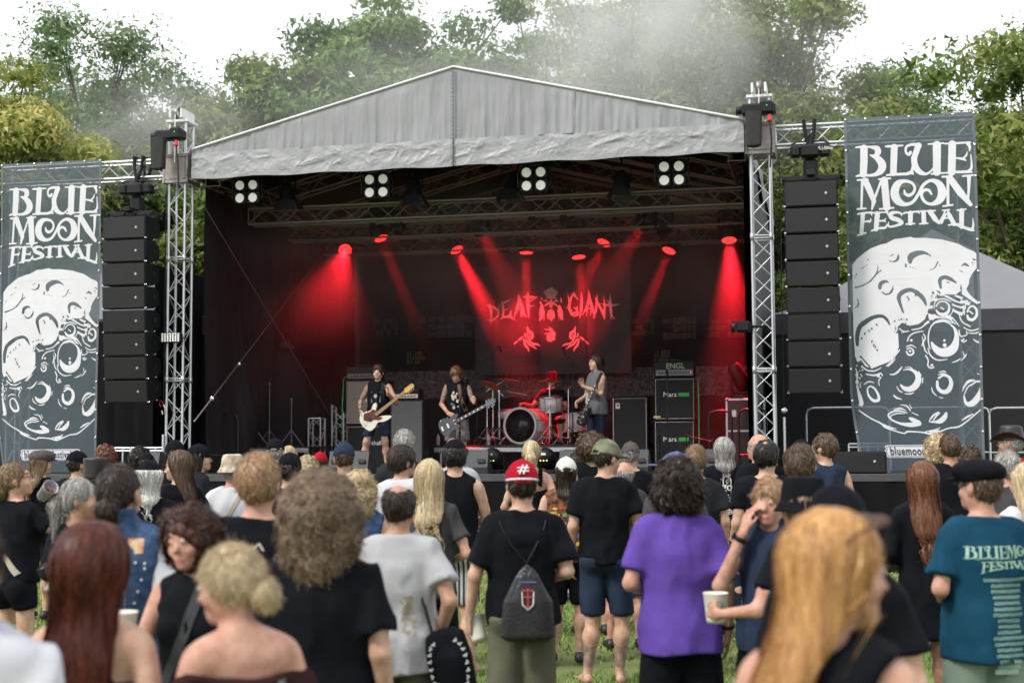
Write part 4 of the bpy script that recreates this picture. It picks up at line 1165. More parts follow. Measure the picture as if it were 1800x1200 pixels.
# bottles on the deck
for x, lab in ((770, 'clear bottle on the deck left of the middle guitarist'), (858, 'small bottle on the riser under the cymbals')):
    t = 3.5; s = stx(x, t); o = thing('bottle', lab, 'bottle', (s, t, RZ), 0, 'bottles', True)
    MB().lathe([(0, 0), (.032, 0), (.034, .02), (.034, .15), (.014, .19), (.013, .20)], n=14).build('body', M('bottle_plastic', (.5, .45, .5), .15, 0, .1, 10, alpha=.8), o)
    MB().lathe([(.035, .06), (.035, .12)], n=14).build('label', M('bottle_label', (.5, .3, .4), .5), o); MB().lathe([(.015, .20), (.015, .225), (0, .225)], n=10).build('lid', REDP, o)
# crossed steel wires with ratchet in the left side
def pos(px, py, t): s, z = st(px, py, t); return Vector((s, t, z))
def wirept(px, py, ds=.22):     # point on the plane of the left wall, ds inside
    o_ = SI @ Vector((0, 0, CAM_H)); d_ = SI.to_3x3() @ ray(px, py); k = (ws + ds - o_.x) / d_.x; return o_ + d_ * k
a, b = wirept(342, 740), wirept(500, 535)
o = thing('tension_wire', 'steel tension wire with chain and turnbuckle rising from the left tower', 'wire', (0, 0, 0), 0, 'crossed tension wires', True)
q = b + (b - a) * 1.2
rod('wire', a + (b - a) * .46, q, .008, ALUD, o)
STEELR = M('worn_steel', (.5, .42, .42), .35, .8)
rod('link_rod', a, a + (b - a) * .17, .013, STEELR, o)
m = MB(); n_ = 12
for k in range(n_):
    p0 = a + (b - a) * (.19 + .25 * k / n_); p1 = a + (b - a) * (.19 + .25 * (k + 1.3) / n_); e = Vector((0, 0, .012)) if k % 2 else Vector((0, .012, 0))
    m.tube([p0 + e, p1 + e], .006, 5); m.tube([p0 - e, p1 - e], .006, 5)
m.build('chain', STEELR, o)
for f_ in (.17, .45): MB().lathe([(.03, -.01), (.045, 0), (.03, .01)], a + (b - a) * f_, 12, 'Y').build('shackle', CHROME, o)
o = thing('tension_wire', 'thin steel wire falling from the roof corner to the rear', 'wire', (0, 0, 0), 0, 'crossed tension wires', True)
a, b = wirept(336, 325), wirept(600, 762, .25)
rod('wire', a, b, .007, ALUD, o)
# guy cable beside the right tower with turnbuckle
s = stx(1376, .25); o = thing('guy_cable', 'vertical steel guy cable with turnbuckles right of the right tower', 'wire', (s, .25, 0), 0, 'guy cables', True)
rod('wire', (0, 0, 2.4), (0, 0, 6.2), .008, BLKM, o); rod('turnbuckle', (0, 0, 1.5), (0, 0, 2.2), .022, ALU, o); MB().lathe([(.03, -.012), (.05, 0), (.03, .012)], (0, 0, 2.3), 12, 'Y').build('shackle', CHROME, o)
s = stx(289, -.2); o = thing('guy_cable', 'hanging steel cable with hook left of the left tower', 'wire', (s, -.2, 0), 0, 'guy cables', True)
rod('wire', (0, 0, 2.5), (0, 0, 6.2), .008, BLKM, o); rod('turnbuckle', (0, 0, 1.6), (0, 0, 2.0), .02, ALU, o); m = MB(); m.tube([(0, 0, 2.5), (.03, 0, 2.44), (.03, 0, 2.36), (-.02, 0, 2.34), (-.03, 0, 2.4)], .01, 6); m.build('hook', CHROME, o)
MB().tube([(0, -.02, 2.52), (-.04, -.03, 2.58), (-.07, -.02, 2.5), (-.03, -.02, 2.47)], .007, 5).build('red_ribbon', REDP, o)
# low truss stub by the rear tower
s0 = stx(546, 6.8); o = thing('truss_stub', 'short upright truss piece left of the bass amplifier stack', 'truss', (s0 + .15, 6.8, DECK), 0, None, True)
truss(o, (0, 0, 0), (0, 0, 1.05), .27, bay=.28)
# blue sticker on right tower
# ---------------------------------------------------------------- festival banners
def banner_art():
    """Traced on the right banner: photo pixels of that banner turned into metres on its plane."""
    TB = -.20
    a = Art(WR - 1.90, WR + .02, 1.3, 6.72, .0085)
    def c1(pts, k=1.): return [(*st(p[0] / 3.636 + 1490, p[1] / 3.636 + 200, TB), p[2] * k / 3.636 / 116.) for p in pts]
    def c2(pts, k=1.): return [(*st(p[0] / 3.528 + 1490, p[1] / 3.528 + 500, TB), p[2] * k / 3.528 / 116.) for p in pts]
    S = lambda *p, c=True: a.stroke(c1(p), curve=c)
    # BLUE
    S((104, 222, 23), (104, 300, 23), (100, 388, 22), c=False); S((52, 217, 5), (75, 214, 7), (150, 213, 7), c=False); S((56, 401, 6), (75, 396, 8), (140, 394, 7), c=False)
    S((145, 214, 7), (185, 222, 17), (194, 246, 19), (178, 268, 12), (145, 268, 4)); S((145, 266, 5), (190, 285, 18), (220, 325, 24), (212, 365, 22), (175, 390, 12), (120, 397, 7))
    S((298, 215, 21), (292, 380, 20), c=False); S((242, 210, 5), (260, 209, 8), (352, 204, 5), c=False); S((250, 394, 6), (300, 388, 9), (375, 386, 9), (408, 376, 13), (421, 388, 4), c=False); S((408, 378, 10), (415, 330, 5), (408, 280, 3))
    S((402, 248, 10), (390, 262, 9), (372, 245, 7), (376, 212, 8), (408, 198, 9), (440, 198, 10)); S((452, 205, 20), (440, 240, 18), (425, 290, 18), (436, 345, 19), (466, 376, 15), (505, 385, 8), (540, 360, 6), (556, 330, 5))
    S((570, 200, 25), (570, 375, 23), c=False); S((515, 195, 5), (612, 189, 5), c=False); S((536, 386, 6), (608, 380, 6), c=False)
    S((668, 195, 23), (664, 375, 23), c=False); S((620, 193, 5), (700, 189, 7), (784, 184, 5), c=False); S((768, 190, 12), (780, 215, 8), (778, 240, 3)); S((690, 284, 5), (735, 290, 8), (755, 300, 4)); S((735, 288, 6), (757, 268, 6), (764, 242, 2)); S((616, 380, 5), (690, 374, 8), (770, 372, 9), (795, 375, 4), c=False); S((774, 370, 12), (792, 340, 7), (786, 262, 3))
    # MOON
    S((93, 430, 8), (88, 606, 7), c=False); S((64, 426, 6), (125, 421, 8), c=False); S((62, 610, 6), (115, 606, 6), c=False); S((112, 430, 20), (140, 490, 19), (168, 560, 14), (155, 612, 5), c=False); S((160, 575, 8), (190, 495, 7), (214, 430, 7), c=False)
    S((234, 425, 22), (250, 600, 22), c=False); S((200, 420, 6), (272, 414, 6), c=False); S((205, 610, 6), (293, 602, 6), c=False)
    S((362, 490, 5), (368, 512, 9), (392, 522, 11), (420, 505, 9), (428, 470, 8), (405, 440, 9), (358, 432, 12), (318, 452, 22), (300, 505, 26), (318, 555, 24), (365, 580, 13), (415, 565, 10), (452, 515, 10), (485, 455, 10), (535, 427, 11), (585, 450, 20), (604, 505, 26), (585, 555, 22), (535, 578, 10), (492, 562, 9), (472, 522, 9), (488, 490, 9), (518, 490, 9), (535, 515, 6))
    S((640, 405, 8), (641, 585, 9), c=False); S((604, 404, 6), (660, 402, 8), c=False); S((610, 592, 6), (670, 584, 6), c=False); S((652, 412, 20), (720, 505, 22), (785, 582, 12), c=False); S((775, 402, 12), (774, 480, 8), (768, 560, 7), c=False); S((736, 400, 6), (800, 394, 6), c=False)
    # FESTIVAL
    S((97, 645, 13), (88, 765, 12), c=False); S((64, 642, 5), (90, 636, 6), (152, 631, 6), c=False); S((148, 632, 7), (156, 652, 2)); S((100, 692, 5), (135, 686, 6), c=False); S((138, 695, 3), (146, 685, 5), (148, 668, 2)); S((64, 778, 5), (116, 760, 5), c=False)
    S((190, 640, 16), (182, 738, 14), c=False); S((158, 634, 5), (256, 629, 5), c=False); S((252, 632, 6), (258, 650, 2)); S((198, 686, 5), (232, 684, 6), (242, 692, 3)); S((232, 683, 4), (244, 668, 3)); S((153, 748, 5), (200, 732, 7), (240, 728, 8), (252, 705, 3))
    S((345, 655, 2), (340, 638, 6), (310, 630, 8), (276, 640, 13), (282, 665, 14), (325, 680, 14), (345, 698, 12), (318, 712, 8), (278, 722, 7), (262, 716, 6), (262, 690, 2))
    S((402, 635, 15), (400, 700, 14), c=False); S((352, 640, 4), (364, 634, 6), (450, 625, 6), (458, 640, 2), c=False); S((374, 706, 5), (428, 702, 5), c=False)
    S((484, 630, 14), (488, 695, 14), c=False); S((456, 626, 5), (515, 621, 5), c=False); S((460, 704, 5), (512, 700, 5), c=False)
    S((528, 628, 15), (560, 675, 15), (585, 702, 6), c=False); S((505, 622, 5), (560, 620, 5), c=False); S((582, 700, 6), (612, 650, 6), (622, 622, 5), c=False); S((640, 622, 6), (650, 650, 13), (680, 705, 14), c=False); S((604, 618, 4), (650, 614, 5), c=False); S((630, 640, 5), (600, 700, 6), c=False); S((610, 668, 5), (660, 666, 5), c=False); S((645, 712, 5), (705, 704, 5), c=False)
    S((728, 620, 15), (728, 722, 14), c=False); S((700, 618, 5), (755, 611, 5), c=False); S((694, 712, 5), (740, 726, 9), (790, 742, 10), (808, 748, 4), c=False); S((796, 742, 9), (803, 710, 6), (799, 668, 2))
    global LETTERS
    lm = a.mesh('letters', INK); n = len(lm.vertices); P = np.empty(n * 3); lm.vertices.foreach_get('co', P); LETTERS = (P.reshape(-1, 3)[:, [0, 2]], [tuple(p.vertices) for p in lm.polygons]); bpy.data.meshes.remove(lm)
    # moon: bright part
    P1 = [(30, 965), (60, 925), (110, 885), (150, 858), (210, 836), (245, 828), (300, 800), (350, 795), (400, 786), (430, 794), (500, 793), (600, 803), (700, 828), (760, 860), (810, 880), (850, 925), (868, 955), (862, 1005), (820, 985), (790, 1000), (755, 1010), (722, 1045), (735, 1080), (720, 1115)]
    P2 = [(706, 35), (672, 62), (610, 60), (560, 78), (515, 108), (498, 165), (480, 215), (440, 245), (385, 255), (335, 238), (310, 262), (315, 330), (318, 385), (298, 440), (255, 480), (205, 498), (150, 520), (110, 505), (85, 470), (60, 480), (46, 440), (36, 300)]
    a.poly([(q[0], q[1]) for q in c1([(*p, 0) for p in P1]) + c2([(*p, 0) for p in P2])])
    C = lambda f, *p: a.stroke(f(p), cut=True, rag=.003)
    C(c1, (400, 948, 11), (404, 915, 20), (440, 893, 18), (490, 888, 10), (532, 908, 3)); C(c1, (528, 998, 2), (558, 982, 3), (577, 945, 4)); C(c1, (395, 978, 1.6), (440, 990, 2)); C(c1, (372, 962, 6), (372, 978, 5)); C(c1, (586, 965, 3), (592, 970, 3))
    C(c1, (266, 912, 2), (292, 899, 3)); C(c1, (325, 905, 6), (318, 932, 8), (290, 945, 4), (266, 938, 2)); C(c1, (128, 930, 4), (134, 932, 3)); C(c1, (88, 990, 1.5), (125, 965, 2.5)); C(c1, (190, 965, 2), (193, 995, 4), (170, 1040, 5), (120, 1085, 4), (50, 1110, 6)); C(c1, (212, 1000, 4), (175, 1035, 3), (145, 1075, 3)); C(c1, (42, 1055, 1.5), (60, 1020, 2.5))
    C(c1, (205, 1115, 9), (212, 1085, 13), (240, 1070, 9), (262, 1078, 3)); C(c1, (290, 1098, 2), (286, 1130, 5), (262, 1152, 4), (235, 1146, 2))
    C(c1, (596, 1112, 7), (590, 1062, 12), (618, 1044, 12), (655, 1055, 12), (692, 1078, 5)); C(c1, (640, 1075, 5), (648, 1080, 4)); C(c1, (722, 1120, 3), (725, 1090, 4)); C(c1, (728, 968, 4), (748, 960, 9), (772, 972, 5)); C(c1, (715, 1000, 2), (735, 1010, 3))
    g = random.Random(4)
    for k in range(26): x, y = g.uniform(795, 858), g.uniform(925, 1010); C(c1, (x, y, g.uniform(1.5, 5)), (x + g.uniform(-9, 9), y + g.uniform(-8, 8), 1.5))
    C(c2, (345, 172, 5), (328, 125, 9), (318, 75, 13), (345, 45, 14), (395, 33, 12), (440, 58, 14), (472, 92, 12), (486, 128, 5)); C(c2, (60, 372, 10), (60, 315, 13), (75, 262, 14), (112, 230, 15), (160, 203, 12), (210, 195, 10), (242, 215, 9), (262, 248, 4))
    for x, y in ((152, 350), (163, 372), (172, 385), (182, 402), (88, 330), (108, 300), (130, 282), (150, 270), (178, 245), (380, 90), (370, 75), (340, 150), (420, 62)): C(c2, (x, y, 5), (x + g.uniform(-4, 6), y + 10, 3))
    C(c2, (195, 10, 6), (205, 20, 6)); C(c2, (212, 45, 3), (238, 60, 5), (262, 50, 4), (282, 15, 2)); C(c2, (42, 150, 2), (66, 120, 4), (62, 90, 3)); C(c2, (60, 150, 2), (72, 120, 2))
    for k in range(34): x, y = g.uniform(285, 375), g.uniform(215, 300); C(c2, (x, y, g.uniform(2, 6)), (x + g.uniform(-10, 10), y + g.uniform(-6, 6), 2))
    for k in range(22): x, y = g.uniform(515, 575), g.uniform(25, 100); C(c2, (x, y, g.uniform(2, 6)), (x + g.uniform(-10, 10), y + g.uniform(-6, 6), 2))
    for k in range(16): x = g.uniform(80, 140); C(c2, (x, 445 + (x - 80) * 1.1, g.uniform(3, 6)), (x + 8, 455 + (x - 80) * 1.1, 2))
    # dark part: light lines and craters
    D = lambda *p: a.stroke(c2(p), rag=.0012)
    def wavy(poly_lo, poly_hi, f, thr, seed):
        X, Z = np.meshgrid(a.xs, a.zs, indexing='ij'); p = np.stack([X, Z, 0 * X], -1).reshape(-1, 3).astype(f32)
        (x0, z1), (x1, z0) = [q[:2] for q in c2([(*poly_lo, 0), (*poly_hi, 0)])]
        n = wob(p, seed, 1, 3, (3.2, 3.2, 1)).reshape(X.shape); v = np.sin(n * f) - thr
        box = np.maximum(np.maximum(x0 - X, X - x1), np.maximum(z0 - Z, Z - z1)) * 8 + .12 * np.sin(X * 23) * np.sin(Z * 19)
        fld = np.maximum(-v * .01, box * .1)
        keep = np.ones(X.shape)
        for (ex, ey, rx, ry) in ((600, 330, 98, 125), (590, 145, 58, 58), (770, 180, 42, 55)):
            (cx_, cz_), = [q[:2] for q in c2([(ex, ey, 0)])]; fld = np.maximum(fld, (1 - np.hypot((X - cx_) / (rx / 3.528 / 116), (Z - cz_) / (ry / 3.528 / 116))) * .08)
        a.G = np.minimum(a.G, fld)
    wavy((700, -140), (880, 180), 22, .35, 5); wavy((500, 70), (720, 330), 20, .4, 9)
    D((522, 360, 6), (540, 392, 16), (575, 418, 24), (620, 418, 28), (655, 395, 26), (672, 355, 18), (675, 310, 12), (662, 270, 7), (640, 252, 3))
    D((510, 400, 3), (500, 340, 4), (510, 275, 4), (545, 232, 5), (600, 218, 4), (650, 240, 3)); D((498, 395, 3), (515, 440, 4), (560, 468, 4), (620, 462, 2)); D((540, 240, 2), (600, 228, 4), (650, 255, 3)); D((560, 205, 2), (620, 208, 4), (668, 245, 3)); D((575, 190, 2), (640, 200, 4), (690, 255, 3)); D((600, 345, 7), (600, 347, 7)); D((602, 376, 12), (602, 378, 10))
    D((550, 160, 5), (570, 182, 9), (600, 185, 11), (626, 165, 8), (628, 130, 5), (605, 106, 4), (570, 108, 4), (548, 135, 4)); D((575, 140, 3), (595, 152, 4)); D((536, 150, 2), (545, 105, 3), (590, 88, 4), (640, 105, 3)); D((540, 190, 2), (590, 205, 4), (640, 185, 3), (655, 150, 2))
    D((742, 190, 5), (750, 212, 9), (775, 218, 9), (798, 195, 8), (800, 160, 7), (780, 135, 6), (755, 142, 5), (742, 170, 5)); D((725, 190, 2), (730, 130, 3), (760, 110, 3)); D((755, 165, 4), (775, 180, 5))
    D((328, 620, 4), (350, 642, 12), (385, 648, 17), (420, 628, 20), (438, 590, 18), (430, 555, 13), (405, 533, 8), (375, 525, 4), (345, 530, 2)); D((305, 630, 2), (318, 655, 4), (340, 668, 3)); D((352, 675, 2), (385, 678, 4), (412, 668, 2)); D((440, 535, 2), (455, 565, 3)); D((466, 580, 3), (464, 608, 3)); D((355, 515, 2), (385, 512, 3), (405, 525, 2)); D((282, 682, 2), (300, 700, 6), (335, 712, 2))
    D((556, 600, 7), (560, 640, 10), (590, 665, 12), (625, 655, 14), (642, 615, 12), (630, 575, 9), (595, 562, 7), (565, 580, 6)); D((560, 560, 2), (590, 552, 5), (620, 562, 3)); D((565, 543, 2), (595, 537, 4), (612, 545, 2)); D((520, 635, 2), (530, 668, 4), (552, 690, 2)); D((565, 698, 2), (590, 702, 3))
    D((722, 690, 4), (735, 735, 10), (775, 735, 18), (815, 690, 18), (835, 640, 14), (830, 605, 8), (795, 602, 5), (765, 625, 4)); D((712, 660, 2), (740, 612, 5), (790, 592, 3)); D((715, 640, 2), (745, 598, 4), (780, 588, 2)); D((722, 685, 2), (748, 632, 4), (790, 610, 2)); D((803, 553, 2), (830, 555, 3))
    D((122, 645, 4), (128, 685, 6), (155, 718, 9), (188, 715, 9), (188, 680, 7), (165, 642, 5), (140, 630, 4), (122, 645, 4)); D((100, 620, 2), (130, 602, 4), (165, 608, 2))
    D((365, 415, 4), (378, 435, 5), (402, 432, 6), (408, 410, 5), (390, 392, 4), (368, 400, 4)); D((386, 412, 7), (388, 412, 7)); D((365, 385, 3), (395, 375, 4), (425, 392, 2))
    D((435, 862, 12), (395, 868, 14), (360, 868, 12), (310, 860, 7), (262, 838, 5), (242, 812, 5), (262, 792, 5), (310, 782, 5), (362, 795, 3)); D((430, 856, 14), (390, 835, 12), (372, 828, 4)); D((262, 845, 3), (258, 815, 3), (300, 798, 4), (345, 800, 2)); D((280, 775, 2), (320, 768, 5), (355, 780, 2)); D((320, 745, 2), (362, 752, 4), (382, 780, 4)); D((378, 742, 2), (392, 768, 3)); D((390, 792, 2), (430, 810, 3))
    D((500, 850, 4), (530, 852, 5), (570, 845, 15), (598, 820, 14), (608, 795, 6)); D((500, 842, 3), (525, 812, 6), (560, 790, 4)); D((515, 855, 2), (545, 815, 5), (570, 795, 2))
    D((60, 778, 3), (95, 805, 4), (135, 832, 4), (190, 860, 5), (215, 885, 5), (270, 905, 4), (330, 922, 4), (355, 911, 5), (420, 913, 4), (465, 918, 5), (510, 928, 5), (560, 912, 4), (620, 890, 4), (685, 880, 5), (740, 845, 4), (790, 805, 4), (855, 752, 3)); D((200, 862, 2), (235, 882, 6), (285, 895, 2)); D((470, 910, 2), (520, 905, 6), (565, 888, 2)); D((705, 842, 2), (740, 820, 6), (780, 800, 2)); D((490, 920, 2), (530, 912, 4), (560, 902, 2))
    D((240, 505, 3), (268, 480, 4), (290, 445, 5), (322, 405, 4)); D((250, 508, 2), (280, 480, 3), (296, 458, 2)); D((115, 555, 3), (165, 562, 5), (205, 550, 4), (215, 565, 3)); D((190, 565, 10), (191, 566, 9)); D((205, 575, 4), (192, 600, 3), (198, 625, 2)); D((88, 505, 4), (120, 530, 4), (165, 535, 4), (208, 515, 2)); D((262, 557, 3), (290, 555, 5), (315, 535, 4), (338, 510, 3)); D((280, 560, 2), (308, 548, 3), (332, 522, 2))
    D((372, 350, 4), (380, 325, 4), (412, 300, 4), (470, 288, 3)); D((395, 345, 8), (396, 345, 8)); D((400, 280, 4), (450, 270, 4), (490, 240, 4)); D((470, 305, 3), (482, 330, 4), (470, 360, 4), (480, 405, 4), (498, 430, 2)); D((462, 320, 2), (468, 350, 3), (460, 380, 3)); D((484, 440, 4), (500, 470, 4), (497, 500, 4), (515, 518, 4), (535, 512, 4)); D((522, 500, 8), (523, 500, 8)); D((480, 245, 5), (500, 232, 8)); D((320, 270, 3), (345, 290, 4), (380, 288, 3)); D((335, 300, 2), (350, 292, 3)); D((495, 180, 3), (520, 190, 4), (530, 220, 3))
    D((648, 484, 2), (680, 472, 4), (700, 458, 2)); D((702, 472, 2), (725, 450, 4), (738, 428, 2)); D((715, 415, 2), (722, 440, 3)); D((706, 345, 4), (720, 356, 4), (736, 346, 4)); D((718, 340, 6), (719, 340, 6)); D((690, 280, 3), (700, 320, 4), (740, 310, 3), (735, 290, 3)); D((720, 265, 3), (760, 285, 4), (810, 275, 4), (848, 250, 3)); D((750, 300, 3), (800, 300, 4), (850, 275, 3)); D((780, 340, 3), (810, 358, 5), (845, 362, 4), (850, 330, 3)); D((690, 180, 3), (710, 230, 4), (760, 260, 4)); D((700, 110, 4), (740, 100, 4), (745, 110, 3)); D((720, 130, 3), (716, 170, 3))
    D((56, 600, 3), (62, 640, 5), (75, 700, 12), (80, 740, 12), (66, 745, 4)); D((50, 520, 3), (60, 560, 4), (55, 610, 4))
    for k in range(30): x, y = g.uniform(50, 92), g.uniform(500, 640); D((x, y, g.uniform(2, 5)), (x + g.uniform(-5, 5), y + g.uniform(-9, 9), 1.5))
    # plate with the web address
    pl = c2([(195, 1000, 0), (215, 995, 0), (690, 990, 0), (712, 998, 0), (712, 1020, 0), (725, 1033, 0), (712, 1050, 0), (710, 1066, 0), (690, 1072, 0), (218, 1073, 0), (200, 1066, 0), (200, 1050, 0), (188, 1035, 0), (200, 1018, 0)])
    a.poly([q[:2] for q in pl])
    return a, pl
INK = M('banner_white_print', (.64, .64, .68), .55, 0, .04, 3)
art, plate = banner_art()
INKMESH = art.mesh('print', INK)
def scrim_mat():
    m = M('banner_scrim', (.062, .088, .108), .6, 0, .08, 3)
    m.node_tree.nodes["Principled BSDF"].inputs['Alpha'].default_value = .77
    return m
SCRIM = scrim_mat()
FRINGE = M('dark_print', (.04, .05, .06), .6)
pcx = sum(q[0] for q in plate) / len(plate); pcz = sum(q[1] for q in plate) / len(plate)
def banner(ds, lab, seed):
    o = thing('festival_banner', lab, 'banner', (ds, -.20, 0), 0, 'tall festival banners', True)
    x0, x1, z0, z1 = WR - 1.90, WR + .01, 1.38, 6.72
    def warp(P):
        P = np.asarray(P, float); z = P[:, 2]; x = P[:, 0]
        d = .03 * wob(np.stack([x * .8, z * .9, 0 * x], -1).astype(f32), seed, 1.3)
        e = np.clip((2.6 - z) / 1.2, 0, 1) ** 1.5
        xx = x + e * .17 * np.clip((WR - x) / 1.9, 0, 1)
        return np.stack([xx, P[:, 1] + d, z], -1)
    def f(u, v): return warp(np.stack([x0 + (x1 - x0) * u, 0 * u, z0 + (z1 - z0) * v], -1))
    inst('scrim', gridmesh('scrim', f, 24, 80, SCRIM), o)
    me = INKMESH.copy(); n = len(me.vertices); P = np.empty(n * 3); me.vertices.foreach_get('co', P); P = warp(P.reshape(-1, 3)); P[:, 1] -= .004
    me.vertices.foreach_set('co', P.ravel()); me.update(); inst('print', me, o)
    V, F = text_geo('bluemoonfestival.de', .175, .0045, spacing=1.12)
    P = warp(np.array([(v[0] * .70 + pcx + .03, 0, v[1] + pcz) for v in V])); P[:, 1] -= .009
    inst('lettering', npmesh('lettering', P, F, [FRINGE], False), o)
    # inner outline of the plate
    q = [(pcx + (a_[0] - pcx) * .965, pcz + (a_[1] - pcz) * .82) for a_ in plate]; m = MB()
    P = warp(np.array([(a_[0], 0, a_[1]) for a_ in q + q[:1]])); m.tube([tuple(p + np.array([0, -.006, 0])) for p in P], .004, 4, False); m.build('plate_border', FRINGE, o)
    # hem and eyelets
    HM = M('banner_hem', (.11, .13, .15), .6, 0, .1, 5)
    for xs_ in (x0 + .02, x1 - .02):
        def h(u, v): return warp(np.stack([xs_ + (u - .5) * .04, 0 * u - .006, z0 + (z1 - z0) * v], -1))
        inst('hem', gridmesh('hem', h, 1, 80, HM), o)
    def h(u, v): return warp(np.stack([x0 + (x1 - x0) * u, 0 * u - .006, z1 - .04 + .04 * v], -1))
    inst('hem', gridmesh('hem', h, 30, 1, HM), o)
    for i in range(12):
        for xs_ in (x0 + .02, x1 - .02):
            P = warp(np.array([(xs_, -.012, z0 + .1 + i * (z1 - z0 - .12) / 11)]))[0]; inst('eyelet', EYE, o, tuple(P))
    for i in range(1, 6):
        P = warp(np.array([(x0 + (x1 - x0) * i / 6, -.012, z1 - .02)]))[0]; inst('eyelet', EYE, o, tuple(P))
    return o
m = MB(); m.lathe([(.008, -.004), (.018, -.006), (.018, 0)], n=10, axis='Y'); EYE = m.mesh('eyelet', CHROME)
banner(0, 'tall dark banner with white moon artwork right of the right speaker column', 3)
banner((WL + 1.90) - WR, 'tall dark banner with white moon artwork at the left edge', 8)
# ---------------------------------------------------------------- band backdrop
def logo():
    TB = 7.35
    def c(p, k=1.): return [(*st(q[0] / 6.667 + 840, q[1] / 6.667 + 480, TB), q[2] * k / 6.667 / 84.) for q in p]
    s0, z1 = st(850, 500, TB); s1, z0 = st(1095, 625, TB)
    a = Art(s0, s1, z0, z1, .008)
    S = lambda *p: a.stroke(c(p, 1.25), curve=False)
    # DEAF
    S((92, 380, 2), (125, 375, 12), (148, 440, 13), (145, 545, 9), (130, 585, 1)); S((125, 350, 2), (128, 380, 9)); S((130, 378, 8), (190, 400, 11), (235, 445, 12), (225, 500, 10), (160, 555, 8), (100, 545, 2)); S((235, 440, 8), (248, 350, 2))
    S((272, 320, 3), (285, 380, 12), (290, 450, 12), (285, 510, 9), (255, 545, 1)); S((280, 350, 8), (330, 330, 9), (380, 300, 2)); S((285, 435, 7), (345, 415, 2)); S((285, 515, 8), (370, 500, 12), (380, 440, 4)); S((370, 505, 12), (405, 530, 6), (435, 550, 1))
    S((465, 230, 2), (475, 320, 15), (450, 420, 11), (415, 515, 2)); S((475, 300, 12), (510, 400, 13), (535, 480, 9), (565, 510, 2)); S((430, 400, 4), (520, 420, 6)); S((500, 440, 10), (495, 515, 2)); S((520, 460, 6), (518, 520, 1))
    S((578, 200, 2), (575, 290, 18), (580, 420, 13), (588, 525, 2)); S((515, 275, 2), (580, 275, 15), (700, 275, 2)); S((550, 235, 1), (560, 290, 8)); S((575, 385, 9), (655, 378, 2)); S((600, 330, 2), (640, 300, 8), (690, 280, 2))
    # GIANT
    S((1172, 310, 2), (1130, 260, 10), (1115, 215, 2)); S((1115, 230, 5), (1080, 300, 12), (1060, 400, 14), (1100, 480, 14), (1140, 460, 8)); S((1030, 400, 2), (1070, 400, 8)); S((1045, 225, 2), (1060, 320, 8)); S((1110, 400, 2), (1150, 410, 9), (1165, 480, 10), (1110, 510, 2)); S((1165, 380, 2), (1155, 420, 8))
    S((1205, 215, 2), (1212, 300, 12), (1205, 420, 13), (1190, 520, 2)); S((1290, 185, 2), (1300, 300, 14), (1270, 400, 12), (1215, 490, 2)); S((1300, 290, 12), (1335, 400, 12), (1355, 480, 8), (1360, 520, 2)); S((1255, 405, 5), (1340, 415, 6)); S((1275, 400, 8), (1268, 520, 1)); S((1320, 440, 8), (1310, 500, 1))
    S((1390, 240, 2), (1385, 340, 11), (1375, 440, 10), (1345, 530, 2)); S((1365, 280, 2), (1400, 350, 11), (1450, 440, 12), (1478, 540, 2)); S((1470, 265, 2), (1478, 380, 10), (1478, 480, 8), (1480, 540, 1))
    S((1545, 245, 2), (1545, 350, 13), (1555, 450, 12), (1560, 545, 2)); S((1420, 350, 1), (1520, 372, 11), (1600, 370, 10), (1665, 355, 1)); S((1555, 480, 8), (1608, 545, 1)); S((1500, 300, 1), (1545, 370, 9))
    # bearded head
    S((780, 225, 14), (850, 195, 28), (915, 225, 14)); S((800, 250, 12), (850, 240, 30), (900, 250, 12)); S((800, 285, 8), (850, 275, 20), (900, 285, 8))
    S((765, 320, 4), (792, 318, 11), (815, 322, 4)); S((885, 322, 4), (910, 318, 11), (932, 320, 4)); S((850, 310, 10), (850, 385, 16)); S((775, 380, 4), (830, 345, 14), (850, 360, 10)); S((925, 380, 4), (870, 345, 14), (850, 360, 10)); S((738, 285, 2), (745, 300, 7)); S((725, 340, 8), (750, 370, 6)); S((965, 290, 6), (968, 330, 8))
    S((745, 390, 14), (745, 460, 26), (730, 530, 12), (710, 560, 2)); S((770, 440, 6), (768, 550, 2)); S((945, 390, 16), (960, 460, 24), (975, 530, 12), (990, 545, 2)); S((930, 430, 6), (940, 550, 2)); S((830, 440, 8), (850, 460, 32), (852, 520, 20), (852, 560, 2)); S((812, 480, 8), (815, 545, 1)); S((885, 480, 8), (890, 540, 1))
    # planet of strokes and two hands
    S((850, 715, 4), (850, 735, 40), (850, 745, 30)); S((820, 625, 2), (850, 650, 7), (880, 665, 2)); S((770, 655, 2), (830, 660, 6), (890, 690, 7), (905, 720, 2)); S((775, 715, 2), (800, 700, 6)); S((790, 760, 2), (820, 790, 7), (870, 800, 2)); S((880, 780, 5), (905, 770, 2))
    for m_ in (1, -1):
        H = lambda *p: S(*[((q[0] if m_ == 1 else 850 * 2 + 6 - q[0]), q[1], q[2]) for q in p])
        H((568, 620, 4), (580, 670, 13), (625, 700, 13), (635, 740, 10), (600, 760, 4)); H((540, 710, 8), (545, 745, 6)); H((575, 690, 6), (570, 740, 8), (600, 780, 8)); H((510, 745, 8), (475, 775, 10)); H((455, 790, 5), (420, 822, 8))
        H((525, 770, 7), (545, 840, 11), (580, 880, 9), (588, 915, 3)); H((550, 770, 7), (590, 830, 9), (640, 855, 9), (680, 885, 4)); H((590, 790, 6), (640, 825, 9), (690, 830, 9), (725, 850, 3)); H((600, 720, 6), (590, 745, 5)); H((620, 770, 5), (640, 745, 6))
    return a.mesh('print', M('logo_print', (.60, .54, .54), .6, 0, .05, 5)), (s0, s1)
LG, (ls0, ls1) = logo()
